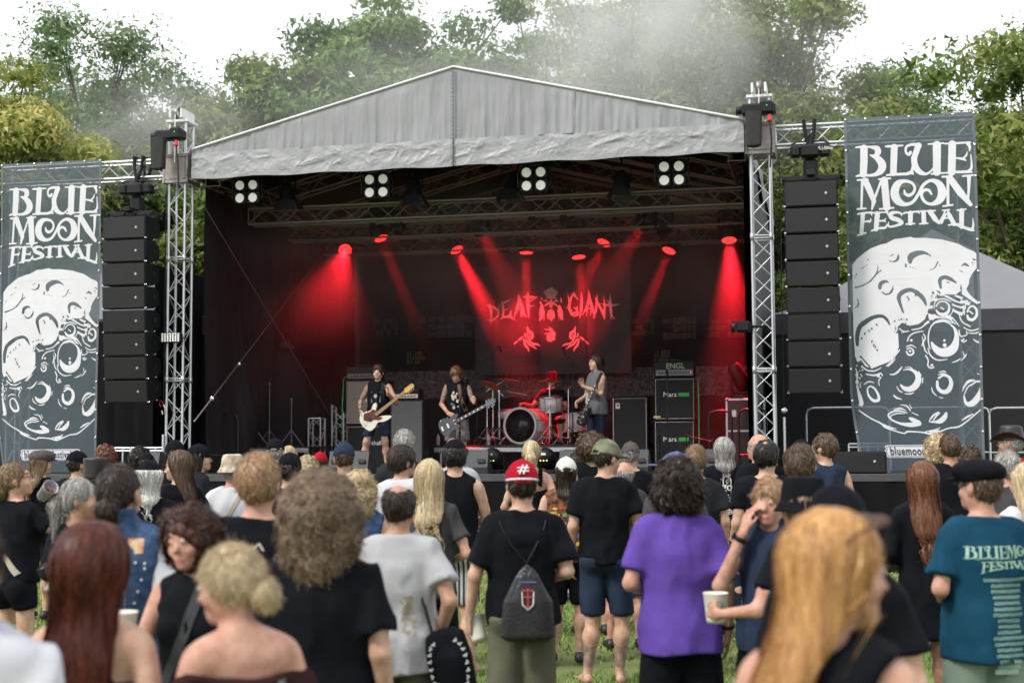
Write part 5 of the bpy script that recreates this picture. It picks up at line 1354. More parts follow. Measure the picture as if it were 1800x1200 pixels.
o = thing('band_banner', 'black cloth banner with the pale letters and bearded head behind the drummer', 'banner', (0, 7.35, 0), 0, None, True)
b0, bz1 = st(835, 468, 7.4); b1, bz0 = st(1110, 655, 7.4)
def fold_b(s): return .035 * np.abs(np.sin(s * 3.1 + .6)) ** .4 + .012 * np.sin(s * 9)
def f(u, v):
    s = b0 + (b1 - b0) * u; z = bz0 + (bz1 - bz0) * v
    return np.stack([s, .05 + fold_b(s) + foldn(s, z, 33, 4, 3, .012), z], -1)
inst('cloth', gridmesh('cloth', f, 160, 80, M('band_banner_cloth', (.012, .009, .011), .55, 0, .2, 4, .3, 40)), o)
n = len(LG.vertices); P = np.empty(n * 3); LG.vertices.foreach_get('co', P); P = P.reshape(-1, 3)
P[:, 1] = .05 + fold_b(P[:, 0]) + foldn(P[:, 0], P[:, 2], 33, 4, 3, .012) - .006; LG.vertices.foreach_set('co', P.ravel()); inst('print', LG, o)
# ---------------------------------------------------------------- marquee tents
TROOF = M('tent_roof_pale', (.17, .175, .19), .5, 0, .08, 1.2, .15, 12); TBLK = M('tent_side_black', (.006, .006, .008), .8, 0, .3, 1.5, .3, 8); TVAL = M('tent_valance', (.04, .036, .048), .6, 0, .2, 2, .3, 10)
def tent(cx, cy_, w, d, ze, zp, lab, ps=.45):
    o = thing('marquee_tent', lab, 'tent', (cx, cy_, 0), 0, 'marquee tents', True)
    cs = [(-w / 2, -d / 2), (w / 2, -d / 2), (w / 2, d / 2), (-w / 2, d / 2)]
    for k in range(4):
        a, b = cs[k], cs[(k + 1) % 4]
        def f(u, v):
            x = (a[0] + (b[0] - a[0]) * u) * (1 - v); y = (a[1] + (b[1] - a[1]) * u) * (1 - v)
            return np.stack([x, y, ze + (zp - ze) * (v ** 1.25) - .06 * np.sin(u * 3.14) * (1 - v)], -1)
        inst('roof_panel', gridmesh('roof_panel', f, 12, 16, TROOF), o)
        def f(u, v): return np.stack([a[0] * 1.003 + (b[0] - a[0]) * 1.003 * u, a[1] * 1.003 + (b[1] - a[1]) * 1.003 * u, ze - .38 * (1 - v) + 0 * u], -1)
        inst('valance', gridmesh('valance', f, 12, 2, TVAL), o)
        def f(u, v):
            x = a[0] + (b[0] - a[0]) * u; y = a[1] + (b[1] - a[1]) * u; q = .05 * np.sin(u * 21) * (1 - v)
            return np.stack([x * (.99 + q * .1), y * (.99 + q * .1), (ze - .3) * v], -1)
        inst('side_panel', gridmesh('side_panel', f, 60, 8, TBLK), o)
    for c in cs: rod('leg', (c[0] * .98, c[1] * .98, 0), (c[0] * .98, c[1] * .98, ze), .03, ALUD, o)
sx, sz = st(1640, 400, 7.); _, ez = st(1640, 545, 4.2)
tent(sx, 7.2, 6.2, 6., ez, sz, 'black marquee tent with pale pointed roof at the right')
sx2 = stx(150, 7.); tent(sx2 + .6, 7.2, 7.6, 6., st(200, 560, 4.2)[1], st(200, 560, 4.2)[1] + 1.75, 'black marquee tent with pale roof behind the left speaker column')
# black box shaped wall behind the wings (backstage cloth)
tentb = thing('backstage_cloth', 'black cloth screening the backstage left of the drawn curtain', 'curtain', (SL - 1.9, 0, 0), 0, None, True)
inst('cloth', gridmesh('cloth', lambda u, v: np.stack([foldn(u * 9, v, 23, 3, .6, .08), 2.2 + 7.6 * u, 5.2 * v], -1), 80, 20, CLOTHB), tentb)
tentb2 = thing('backstage_cloth', 'black cloth closing the rear left corner of the backstage', 'curtain', (0, 9.6, 0), 0, None, True)
inst('cloth', gridmesh('cloth', lambda u, v: np.stack([SL - 2.1 + 3.2 * u, foldn(u * 9, v, 29, 3, .6, .06), 5.2 * v], -1), 60, 20, CLOTHB), tentb2)
for x0, x1, lab in ((183, 345, 'black cloth hung under the left speaker column'),):
    s0, s1 = stx(x0, 3.2), stx(x1, 3.2); z1 = st(x0, 565, 3.2)[1]
    o = thing('backstage_cloth', lab, 'curtain', (0, 3.2, 0), 0, None, True)
    def f(u, v):
        s = s0 - 1.5 + (s1 - s0 + 1.5) * u; z = .0 + z1 * v; return np.stack([s, foldn(s, z, 19, 6, .6, .05), z], -1)
    inst('cloth', gridmesh('cloth', f, 100, 30, CLOTHB), o)
for x, lab in ((222, 'left thin pole below the left speaker column'), (258, 'right thin pole below the left speaker column'), (1448, 'thin pole below the right speaker column'), (1478, 'thin pole right under the right speaker column')):
    s = stx(x, 1.2); c = rod('pole', (s, 1.2, DECK), (s, 1.2, 2.9 if x < 900 else 3.1), .025, BLKM, None); c.matrix_world = SM @ c.matrix_local; tag(c, lab, 'pole', 'thin black poles under the speakers')
# ---------------------------------------------------------------- trees
def leafmat(nm, c1, c2, c3):
    m = bpy.data.materials.new(nm); m.use_nodes = True; n, l = m.node_tree.nodes, m.node_tree.links; b = n["Principled BSDF"]
    at_ = n.new("ShaderNodeAttribute"); at_.attribute_name = 'tone'
    rp = n.new("ShaderNodeValToRGB"); e = rp.color_ramp.elements; e[0].color = (*c1, 1); e[1].color = (*c3, 1); k = e.new(.55); k.color = (*c2, 1)
    l.new(at_.outputs['Fac'], rp.inputs[0]); l.new(rp.outputs[0], b.inputs['Base Color']); b.inputs['Roughness'].default_value = .5
    b.inputs['Specular IOR Level'].default_value = .35
    tr = n.new("ShaderNodeBsdfTranslucent"); l.new(rp.outputs[0], tr.inputs[0]); mx = n.new("ShaderNodeMixShader"); mx.inputs[0].default_value = .35
    l.new(b.outputs[0], mx.inputs[1]); l.new(tr.outputs[0], mx.inputs[2]); l.new(mx.outputs[0], n["Material Output"].inputs[0])
    return m
BARK = M('bark', (.10, .08, .06), .9, 0, .3, 12, .8, 30, stretch=(1, 1, .25))
def tree(px, d, ytop, crown_w, crown_h, lab, mat, nclump=70, nleaf=260, leaf=.15, seed=1, base_h=None, loose=.35, group='trees behind the stage', limbs=7, lean=0., cscale=1., drop=0.):
    g = np.random.RandomState(seed)
    P = at(px, ytop, d); zt = P.z; x0 = P.x
    root = thing('deciduous_tree', lab, 'tree', (x0, d, 0), 0, group)
    # clumps fill a lumpy ellipsoid: an uneven outline
    cz = zt - crown_h / 2; nclump = int(nclump * 1.5); nleaf = int(nleaf * .92); leaf *= 1.02; crown_w *= 1.14
    v = g.normal(size=(nclump, 3)); v /= np.linalg.norm(v, axis=1)[:, None]
    lump = 1 + .38 * vn((v * 1.6 + seed).astype(f32)) + .18 * vn((v * 3.7 + seed).astype(f32))
    rr = g.rand(nclump) ** .45 * lump * .92
    r = g.uniform(.55, 1.05, nclump) * cscale * (.55 + .085 * crown_w)
    C = np.stack([v[:, 0] * rr * crown_w / 2, v[:, 1] * rr * crown_w * .42, cz + v[:, 2] * rr * crown_h / 2, r], 1)
    C[:, 2] = np.minimum(C[:, 2], zt - r * .5)
    n = nclump * nleaf; ci = np.repeat(np.arange(nclump), nleaf)
    v = g.normal(size=(n, 3)); v /= np.linalg.norm(v, axis=1)[:, None]
    rad = g.rand(n) ** loose
    c = C[ci, :3] + v * (rad * C[ci, 3])[:, None] * np.array([1, 1, .62]); c[:, 2] -= drop * g.rand(n) ** 3
    s = leaf * g.uniform(.6, 1.3, n) * np.where(rad < .62, 1.75, 1.)
    nrm = v + np.array([0, 0, .5]) + g.normal(size=(n, 3)) * .6; nrm /= np.linalg.norm(nrm, axis=1)[:, None]
    t = g.normal(size=(n, 3)); t -= nrm * (t * nrm).sum(1)[:, None]; t /= np.linalg.norm(t, axis=1)[:, None]; b = np.cross(nrm, t)
    V = np.empty((n, 3, 3)); V[:, 0] = c - t * s[:, None] * .62 + b * s[:, None] * .12; V[:, 1] = c + b * s[:, None] * .42 - nrm * s[:, None] * .15 - t * s[:, None] * .1; V[:, 2] = c + t * s[:, None] * .62 - b * s[:, None] * .30
    me = npmesh('crown', V.reshape(-1, 3), np.arange(3 * n).reshape(-1, 3), [mat], False)
    tone = np.clip(.5 + .28 * g.normal(size=n) + .22 * g.normal(size=nclump)[ci], 0, 1)
    at_ = me.attributes.new('tone', 'FLOAT', 'FACE'); at_.data.foreach_set('value', tone.astype(np.float32))
    tag(inst('crown', me, root), kind='stuff')
    m = MB(); r0 = .16 + .012 * zt
    m.tube([(0, 0, -.1), (lean * .3, 0, zt * .3), (lean, .1, zt * .6), (lean * .6, 0, zt * .86)], [r0, r0 * .8, r0 * .5, .04], 10)
    m.build('trunk', BARK, root)
    m = MB()
    for i in range(0, nclump, 2):
        k = C[i]; f_ = max(.18, min(.8, (k[2] / zt) - .22)); p0 = Vector((lean * f_, 0, zt * f_)); p1 = Vector(k[:3]); mid = p0.lerp(p1, .55) + Vector((0, 0, -.06 * (p1 - p0).length))
        m.tube([p0, mid, p1], [.075, .045, .012], 5, False)
    m.build('limbs', BARK, root)
    return root, C
L_G = leafmat('leaf_green', (.080, .150, .034), (.150, .250, .060), (.25, .35, .11))
L_D = leafmat('leaf_cool_green', (.095, .160, .066), (.165, .250, .105), (.26, .34, .16))
L_Y = leafmat('leaf_yellow', (.17, .23, .05), (.38, .41, .11), (.66, .58, .22))
L_P = leafmat('leaf_linden', (.13, .19, .058), (.26, .33, .125), (.44, .48, .23))
L_W = leafmat('leaf_warm_green', (.085, .15, .032), (.18, .25, .055), (.32, .33, .10))
tree(2, 33, 95, 4.6, 7.0, 'yellow-green maple hung with seeds at the left edge', L_Y, 60, 360, .14, 2)
tree(165, 40, 22, 9.6, 11, 'tall airy grey-green tree left of the stage roof', L_D, 120, 380, .12, 3, loose=.5)
tree(350, 43, 130, 6.5, 9, 'low green tree between the tall left tree and the round maple', L_D, 60, 380, .13, 14)
tree(430, 38, 85, 5.4, 8, 'loose warm green maple over the left slope of the roof', L_W, 60, 360, .16, 4, loose=.5)
tree(500, 45, 115, 6.0, 9, 'small green tree in the notch left of the round maple', L_W, 50, 360, .15, 24)
tree(612, 38, 25, 6.2, 11, 'green maple left of the roof peak', L_G, 90, 400, .17, 5)
tree(725, 41, -70, 7.2, 13, 'tallest maple right behind the roof peak with bare upper limbs', L_G, 100, 400, .17, 6)
tree(845, 40, 50, 6.0, 10, 'green maple right of the roof peak', L_G, 80, 380, .17, 7)
tree(960, 45, -20, 5.6, 14, 'hazy airy tree behind the smoke', L_D, 80, 340, .14, 8, loose=.5)
tree(1110, 40, -110, 7.4, 15, 'tall pale linden behind the smoke', L_P, 130, 420, .13, 9, drop=.5)
tree(1235, 42, -130, 6.5, 15, 'pale linden between the smoke and the right tower', L_P, 110, 400, .13, 19, drop=.5)
tree(1365, 40, -90, 6.0, 14, 'tall green linden behind the right tower', L_W, 110, 400, .14, 10, drop=.4)
tree(1480, 41, 150, 5.0, 9, 'low warm green tree behind the right speaker column', L_P, 60, 380, .14, 20)
tree(1580, 44, 118, 6.2, 9, 'dark green tree behind the right banner', L_G, 80, 360, .14, 11, loose=.5)
tree(1660, 47, 145, 5.6, 10, 'warm green tree right of the right banner top', L_W, 60, 360, .15, 21, loose=.5)
tree(1790, 34, -40, 8.0, 13.5, 'tall maple with turning leaves at the right edge', L_W, 110, 360, .15, 12, loose=.55, lean=.2)
tree(1590, 36, 470, 4.5, 4, 'dark bush behind the right marquee tent', L_G, 40, 300, .14, 13)
tree(1500, 37, 330, 4.0, 5, 'yellowish shrub behind the right speaker column', L_W, 40, 320, .14, 23)
tree(1750, 40, 330, 6.0, 6, 'shaded green shrub at the right edge behind the tent', L_G, 50, 320, .14, 33)
tree(225, 41, 330, 6., 6, 'grey-green shrub behind the left speaker column', L_D, 50, 320, .13, 43)
tree(60, 38, 330, 6., 6, 'yellow-green shrub seen through the left banner', L_Y, 40, 220, .15, 53)
tree(320, 46, 250, 9., 8, 'grey-green tree filling the gap behind the left tower', L_D, 70, 320, .14, 63)
tree(880, 52, 60, 9., 12, 'far green tree filling the gap right of the roof peak', L_D, 90, 260, .17, 73)
tree(1500, 54, 190, 9., 9, 'far green tree filling the gap over the right wing truss', L_D, 80, 260, .17, 83)
# ---------------------------------------------------------------- smoke
def volmat(nm, dens, col=(1, 1, 1), noise=None, aniso=.2):
    m = bpy.data.materials.new(nm); m.use_nodes = True; n, l = m.node_tree.nodes, m.node_tree.links
    n.remove(n["Principled BSDF"]); pv = n.new("ShaderNodeVolumePrincipled"); l.new(pv.outputs[0], n["Material Output"].inputs['Volume'])
    pv.inputs['Color'].default_value = (*col, 1); pv.inputs['Anisotropy'].default_value = aniso; pv.inputs['Density'].default_value = dens
    if noise:
        tc = n.new("ShaderNodeTexCoord"); nz = n.new("ShaderNodeTexNoise"); nz.inputs['Scale'].default_value = noise[0]; nz.inputs['Detail'].default_value = 3
        gr_ = n.new("ShaderNodeTexGradient"); gr_.gradient_type = 'SPHERICAL'
        mr = n.new("ShaderNodeMapRange"); mr.inputs[1].default_value = noise[1]; mr.inputs[2].default_value = noise[2]; mr.inputs[3].default_value = 0; mr.inputs[4].default_value = dens
        mu = n.new("ShaderNodeMath"); mu.operation = 'MULTIPLY'
        mp = n.new("ShaderNodeMapping"); mp.inputs[3].default_value = noise[3]
        l.new(tc.outputs['Object'], mp.inputs[0]); l.new(mp.outputs[0], nz.inputs[0]); l.new(nz.outputs[0], mr.inputs[0])
        l.new(tc.outputs['Object'], gr_.inputs[0]); l.new(mr.outputs[0], mu.inputs[0]); l.new(gr_.outputs[1], mu.inputs[1]); l.new(mu.outputs[0], pv.inputs['Density'])
    return m
def hazemat():
    m = volmat('stage_haze', 1., (1, 1, 1), None, .35); n, l = m.node_tree.nodes, m.node_tree.links; pv = n["Principled Volume"]
    tc = n.new("ShaderNodeTexCoord"); sp = n.new("ShaderNodeSeparateXYZ"); mr = n.new("ShaderNodeMapRange"); nz = n.new("ShaderNodeTexNoise"); nz.inputs['Scale'].default_value = .9; nz.inputs['Detail'].default_value = 2.5
    l.new(tc.outputs['Object'], sp.inputs[0]); l.new(sp.outputs[2], mr.inputs[0]); l.new(tc.outputs['Object'], nz.inputs[0])
    for k, v in ((1, 3.6), (2, 5.9), (3, .005), (4, .06)): mr.inputs[k].default_value = v
    m2 = n.new("ShaderNodeMapRange"); l.new(nz.outputs[0], m2.inputs[0])
    for k, v in ((1, .36), (2, .64), (3, .25), (4, 1.6)): m2.inputs[k].default_value = v
    mu = n.new("ShaderNodeMath"); mu.operation = 'MULTIPLY'; l.new(mr.outputs[0], mu.inputs[0]); l.new(m2.outputs[0], mu.inputs[1]); l.new(mu.outputs[0], pv.inputs['Density'])
    return m
sv = MB().box(((SL + SR) / 2, 4.1, 4.0), (SR - SL - .5, 7.2, 5.2)).build('stage_smoke', hazemat())
sv.matrix_world = SM; tag(sv, 'thin stage smoke hanging under the roof', 'smoke', kind='stuff')
def plume(px, py, d, r, dens, lab, noise, rot=(0, 0, 0)):
    P = at(px, py, d); o = MB().ball((0, 0, 0), 1., 16).build('smoke_cloud', volmat('smoke_%d' % px, dens, (1, 1, 1), noise, .2)); o.location = P; o.scale = r; o.rotation_euler = rot
    tag(o, lab, 'smoke', 'drifting stage smoke', 'stuff')
plume(1130, 70, 34, (3.2, 1.6, 3.4), 1.7, 'bright smoke drifting up in front of the tall pale linden', (1.6, .36, .72, (1, 1, 1)), (0, R(20), 0))
plume(820, 190, 35, (5.5, 1.6, 2.0), .75, 'thin smoke lying over the roof peak', (1.8, .35, .75, (1, 1, 1)))
plume(880, 130, 33.5, (11., 1.5, 4.2), .28, 'broad veil of thin smoke in front of the trees', (1.2, .30, .8, (.6, 1, 1)))
plume(1420, 120, 34, (4., 1.5, 3.), .2, 'thin smoke drifting right of the bright smoke', (1.3, .33, .78, (1, 1, 1)))
plume(250, 230, 33, (3.2, 1.5, 1.7), .6, 'thin smoke left of the left tower', (1.8, .35, .75, (1, 1, 1)))
# ---------------------------------------------------------------- people
def skinm(nm, c): return M('skin_' + nm, (c[0] * .80, c[1] * .68, c[2] * .62), .5, 0, 0, 19, .25, 160, sss=.12, spec=.4, col2=(c[0] * 1.12, c[1] * 1.16, c[2] * 1.18), detail=9)
SK = {'fair': skinm('fair', (.53, .335, .245)), 'pink': skinm('pink', (.52, .295, .22)), 'tan': skinm('tan', (.42, .25, .17)), 'red': skinm('red', (.50, .26, .19))}
TATT = M('tattooed_skin', (.14, .11, .10), .5, 0, 0, 22, col2=(.44, .27, .21), detail=6)
LIP = M('lips', (.40, .14, .12), .4); EYEW = M('eye_white', (.42, .38, .36), .3); EYED = M('iris', (.03, .02, .015), .15)
def hairm(nm, c, c2): return M('hair_' + nm, c, .38, 0, 0, 9, .7, 26, stretch=(7, 7, .7), col2=c2, spec=.3, detail=6)
HR = {'black': hairm('black', (.008, .007, .006), (.03, .026, .024)), 'dark': hairm('dark', (.014, .009, .006), (.045, .028, .019)), 'brown': hairm('brown', (.05, .028, .016), (.13, .08, .048)),
      'light': hairm('light', (.12, .075, .04), (.28, .18, .10)), 'blond': hairm('blond', (.33, .24, .12), (.68, .55, .36)), 'ginger': hairm('ginger', (.34, .14, .04), (.74, .44, .18)),
      'auburn': hairm('auburn', (.08, .028, .014), (.22, .09, .045)), 'mahogany': hairm('mahogany', (.030, .013, .010), (.105, .042, .028)), 'red': hairm('red', (.035, .009, .006), (.16, .035, .018)), 'grey': hairm('grey', (.16, .15, .14), (.46, .44, .42)), 'white': hairm('white', (.45, .44, .42), (.75, .74, .72)),
      'curl': hairm('curl', (.07, .045, .028), (.38, .27, .18)), 'strawb': hairm('strawb', (.22, .12, .06), (.46, .29, .16))}
def strandm(nm, c, c2):
    m = leafmat('strand_' + nm, tuple(v * .8 for v in c), tuple((a + b) / 2 for a, b in zip(c, c2)), tuple(min(.9, v * 1.25) for v in c2)); m.node_tree.nodes['Mix Shader'].inputs[0].default_value = .12; m.node_tree.nodes['Principled BSDF'].inputs['Roughness'].default_value = .38; return m
HS = {k: strandm(k, *[tuple(m.node_tree.nodes['Color Ramp'].color_ramp.elements[i].color[:3]) for i in (0, 1)]) for k, m in HR.items()}
def clothm(nm, c, var=.12, rough=.8, bump=.25, col2=None, vs=5.): 
    m = M('cloth_' + nm, c, rough, 0, var, vs, bump, 350, spec=.07, col2=col2); n, l = m.node_tree.nodes, m.node_tree.links
    z = n.new("ShaderNodeTexNoise"); z.noise_type = 'RIDGED_MULTIFRACTAL'; z.inputs['Scale'].default_value = 4.2; z.inputs['Detail'].default_value = 2.5; z.inputs['Distortion'].default_value = .6
    mp = n.new("ShaderNodeMapping"); mp.inputs[3].default_value = (1.25, 1.25, .62); mp.inputs[2].default_value = (.2, .35, 0); tc = n["Texture Coordinate"]; l.new(tc.outputs['Object'], mp.inputs[0]); l.new(mp.outputs[0], z.inputs[0])
    bp = n.new("ShaderNodeBump"); bp.inputs['Strength'].default_value = .8; bp.inputs['Distance'].default_value = .07; l.new(z.outputs[0], bp.inputs['Height'])
    ob = n["Bump"]; l.new(bp.outputs[0], ob.inputs['Normal']); return m
CL = {'black': clothm('black', (.0065, .0072, .010), .2), 'faded': clothm('faded', (.020, .021, .025), .2), 'charcoal': clothm('charcoal', (.055, .055, .058), .2), 'white': clothm('white', (.52, .53, .57), .04),
      'grey': clothm('grey', (.20, .20, .21)), 'ash': clothm('ash', (.39, .395, .41), .05), 'purple': clothm('purple', (.105, .058, .31), .12), 'teal': clothm('teal', (.008, .050, .090), .15), 'navy': clothm('navy', (.022, .034, .062), .18),
      'olive': clothm('olive', (.115, .115, .080), .12), 'denim': clothm('denim', (.03, .055, .12), 0, bump=.5, col2=(.07, .12, .22), vs=30), 'blue': clothm('blue', (.045, .085, .16)), 'sage': clothm('sage', (.20, .26, .21), .1), 'red': clothm('red', (.42, .02, .025)),
      'brown': clothm('brown', (.035, .014, .014), .15), 'maroon': clothm('maroon', (.34, .008, .022), .12), 'camo': clothm('camo', (.085, .10, .055), 0, col2=(.22, .22, .15), vs=16), 'desert': clothm('desert', (.30, .20, .13), 0, col2=(.62, .56, .46), vs=22),
      'capblue': clothm('capblue', (.10, .13, .26)), 'jeans': clothm('jeans', (.018, .026, .045), .2, bump=.5), 'tweed': clothm('tweed', (.10, .09, .085), .4, bump=.8, vs=60), 'patch': clothm('patch', (.02, .02, .02), 0, col2=(.30, .12, .06), vs=20), 'taupe': clothm('taupe', (.17, .155, .15), .1), 'slate': clothm('slate', (.115, .115, .125), .15),
      'leather': M('cloth_leather', (.014, .013, .013), .35, 0, .3, 20, .3, 120), 'mesh': clothm('mesh', (.60, .60, .56), .1)}
def stripem():
    m = M('cloth_striped', (.02, .02, .02), .8); n, l = m.node_tree.nodes, m.node_tree.links
    tc = n.new("ShaderNodeTexCoord"); w = n.new("ShaderNodeTexWave"); w.bands_direction = 'X'; w.inputs['Scale'].default_value = 8.5; w.inputs['Distortion'].default_value = .3
    r = n.new("ShaderNodeValToRGB"); r.color_ramp.elements[0].position = .42; r.color_ramp.elements[1].position = .5; r.color_ramp.elements[0].color = (.02, .02, .022, 1); r.color_ramp.elements[1].color = (.36, .36, .37, 1)
    l.new(tc.outputs['Object'], w.inputs[0]); l.new(w.outputs[0], r.inputs[0]); l.new(r.outputs[0], n["Principled BSDF"].inputs['Base Color']); return m
CL['stripe'] = stripem()
SHOE = M('shoe_black', (.015, .015, .018), .5); 
ARMS = {  # right arm (x > 0): elbow, wrist, hand direction, palm normal, curl
    'down': ((.232, -.045, 1.14), (.248, .035, .90), (.0, .2, -1), (-1, .2, 0), .45),
    'front': ((.250, -.05, 1.15), (.125, .19, 1.08), (-.85, .5, .1), (0, -.6, -.5), .7),
    'chest': ((.245, -.01, 1.15), (.15, .235, 1.21), (-.45, .3, .75), (-.4, -.8, 0), .9),
    'cup': ((.265, -.05, 1.15), (.225, .20, 1.13), (.0, 1, .15), (-1, 0, 0), .95),
    'cuphi': ((.25, .03, 1.12), (.26, .22, 1.24), (-.2, .8, .5), (-1, 0, .1), .95),
    'cupout': ((.31, -.02, 1.17), (.34, .23, 1.13), (-.1, 1, .2), (-1, 0, 0), .95),
    'cupdown': ((.27, -.04, 1.13), (.30, .03, .90), (.0, .3, -1), (-1, .2, 0), .8),
    'drink': ((.27, .13, 1.27), (.15, .235, 1.50), (-.7, -.1, .5), (-.3, -.9, 0), .9),
    'face': ((.20, .20, 1.20), (.075, .175, 1.475), (-.15, -.25, .9), (-.5, -.8, 0), .6),
    'fold': ((.24, .06, 1.14), (-.03, .205, 1.15), (-1, .0, .12), (0, -1, 0), .4),
    'pocket': ((.285, -.12, 1.16), (.21, .0, .96), (-.1, .3, -1), (-1, 0, 0), .3),
    'up': ((.30, .02, 1.25), (.22, .10, 1.46), (-.5, .2, .8), (-.5, -.5, 0), .5),
}
def nrmz(v): v = np.asarray(v, float); return v / np.linalg.norm(v)
def arm(side, spec):
    a = ARMS[spec] if isinstance(spec, str) else spec
    s = A3(side, 1, 1)
    return [A3(*a[0]) * s, A3(*a[1]) * s, nrmz(A3(*a[2]) * s), nrmz(A3(*a[3]) * s), a[4]]
class Body:
    def __init__(s, w=1., fem=False, arms=('down', 'down'), head=(0, 0, 0), legs=None, belly=0., seed=0, seat=False, barefoot=False):
        w *= .92; s.w = w; s.fem = fem; s.seed = seed; s.belly = belly; s.seat = seat
        s.shx = (.160 if fem else .178) * (.7 + .3 * w)
        s.R = arm(1, arms[1]); s.L = arm(-1, arms[0])
        s.SR = A3(s.shx, -.012, 1.400); s.SL_ = A3(-s.shx, -.012, 1.400)
        s.hr = np.array((Matrix.Rotation(R(head[0]), 3, 'Z') @ Matrix.Rotation(R(head[1]), 3, 'X') @ Matrix.Rotation(R(head[2]), 3, 'Y')), f32)
        s.piv = A3(0, -.015, 1.51)
        g = np.random.RandomState(seed + 7); k = g.uniform(-.02, .03, 4)
        s.legs = legs or (((-.092, 0, .90), (-.105 - k[0], .015, .49), (-.115 - k[1], -.02 + k[2], .085)), ((.092, 0, .90), (.105 + k[1], .015, .49), (.115 + k[0], -.02 + k[3], .085)))
        s.foot = [nrmz((-.3, 1, 0)), nrmz((.3, 1, 0))]
    def hp(s, p): return (p - s.piv) @ s.hr + s.piv          # into the head's own frame
    def hw(s, v): return s.hr @ (A3(*v) - s.piv) + s.piv     # and back
    def torso(s, p, o=0.):
        w = s.w; f = s.fem
        d = el(p, (0, 0, 1.29), ((.148 if f else .165) * w + o, (.105 if f else .113) * w + o, .19 + o))
        d = smin(d, el(p, (0, .004 + s.belly * .25, 1.09), ((.122 if f else .142) * w + o + s.belly * .2, .098 * w + o + s.belly * .5, .19 + o)), .09)
        d = smin(d, el(p, (0, -.012, .93), ((.166 if f else .158) * w + o, .118 * w + o, .135 + o)), .08)
        d = smin(d, rc(p, (-s.shx * .72, -.015, 1.405), (s.shx * .72, -.015, 1.405), .062 + o, .062 + o), .07)
        for q in (-1, 1): d = smin(d, rc(p, (q * s.shx * .8, -.022, 1.42), (q * .035, -.022, 1.468), .036 + o, .040 + o), .04)
        if f:
            for q in (-1, 1): d = smin(d, el(p, (q * .07, .095 * w, 1.27), (.06 + o, .05 + o, .06 + o)), .04)
        return d
    def head(s, p):
        q = s.hp(p)
        d = el(q, (0, -.012, 1.655), (.077, .098, .100))
        d = smin(d, el(q, (0, .030, 1.590), (.056 if s.fem else .060, .064, .072)), .04)
        d = smin(d, el(q, (0, .078, 1.545), (.024, .020, .020)), .03)
        d = smin(d, rc(q, (-.03, .082, 1.672), (.03, .082, 1.672), .010, .010), .02)
        for k in (-1, 1):
            d = smin(d, el(q, (k * .042, .066, 1.605), (.022, .02, .022)), .02)
            d = smax(d, -el(q, (k * .031, .102, 1.645), (.017, .013, .011)), .012)
            d = smin(d, el(q, (k * .080, -.006, 1.625), (.010, .020, .032), np.array(Matrix.Rotation(R(18 * k), 3, 'Z'), f32)), .010)
            d = smin(d, el(q, (k * .031, .088, 1.645), (.013, .012, .012)), .004)
        d = smin(d, rc(q, (0, .088, 1.645), (0, .111, 1.612), .009, .013), .012)
        d = smin(d, el(q, (0, .094, 1.573), (.024, .012, .006)), .006); d = smin(d, el(q, (0, .092, 1.560), (.020, .012, .007)), .005)
        n = rc(p, (0, -.022, 1.43), s.hw((0, -.006, 1.60)), .058 if not s.fem else .050, .053 if not s.fem else .045)
        return smin(d, n, .03)
    def armd(s, p, A, S, fine=True):
        E, W_, f, n, c = A; w = (.85 if s.fem else 1.) * (.75 + .25 * s.w)
        d = smin(rc(p, S, E, .050 * w, .038 * w), rc(p, E, W_, .040 * w, .027 * w), .02)
        d = smin(d, rc(p, S * .9 + E * .1, S * .35 + E * .65, .047 * w, .044 * w), .02)
        m = np.linalg.norm(p - (W_ + f.astype(f32) * .08), axis=1) < .17
        if m.any():
            q = p[m]; sd = np.cross(f, n); h = None; k = .92 if s.fem else 1.
            for i, (L1, L2) in enumerate(((.043, .034), (.047, .038), (.044, .035), (.036, .027))):
                o = (i - 1.5) * .0205 * k; kn = W_ + f * .088 * k + sd * o * 1.05
                a1 = c * .75; d1 = f * math.cos(a1) + n * math.sin(a1); a2 = c * 1.7; d2 = f * math.cos(a2) + n * math.sin(a2)
                p1 = kn + d1 * L1 * k; p2 = p1 + d2 * L2 * k
                g = np.minimum(rc(q, W_ + sd * o * .6, kn, .0145, .0105 * k), np.minimum(rc(q, kn, p1, .0098 * k, .0088 * k), rc(q, p1, p2, .0088 * k, .0072 * k)))
                h = g if h is None else smin(h, g, .004)
            t0 = W_ + f * .025 + sd * -.016; t1 = t0 + f * .028 - sd * .028 + n * .014; t2 = t1 + f * .034 - sd * .006 + n * .018
            h = smin(h, smin(rc(q, t0, t1, .015, .0115), rc(q, t1, t2, .011, .0085), .004), .008)
            dd = d[m]; d[m] = smin(dd, h, .012)
        return d
    def legd(s, p, k, o=0.):
        H_, K_, A_ = s.legs[k]; w = s.w
        d = rc(p, H_, K_, .082 * w + o, .054 * (.6 + .4 * w) + o)
        cm = np.array(K_) * .64 + np.array(A_) * .36 + (0, -.020, 0)
        d = smin(d, smin(rc(p, K_, cm, .048 + o, .053 + o), rc(p, cm, A_, .053 + o, .034 + o), .05), .05)
        if not s.seat:
            d = smin(d, el(p, (H_[0] * .95, -.055, .90), (.085 * w + o, .075 * w + o, .09 + o)), .04)
            f = s.foot[k]; A_ = np.array(A_)
            d = smin(d, rc(p, A_ + (0, -.035, -.045), A_ + f * .13 + (0, 0, -.058), .033, .024), .02); d = smin(d, rc(p, A_ + (0, 0, -.01), A_ + f * .15 + (0, 0, -.06), .03, .020), .02)
        return d
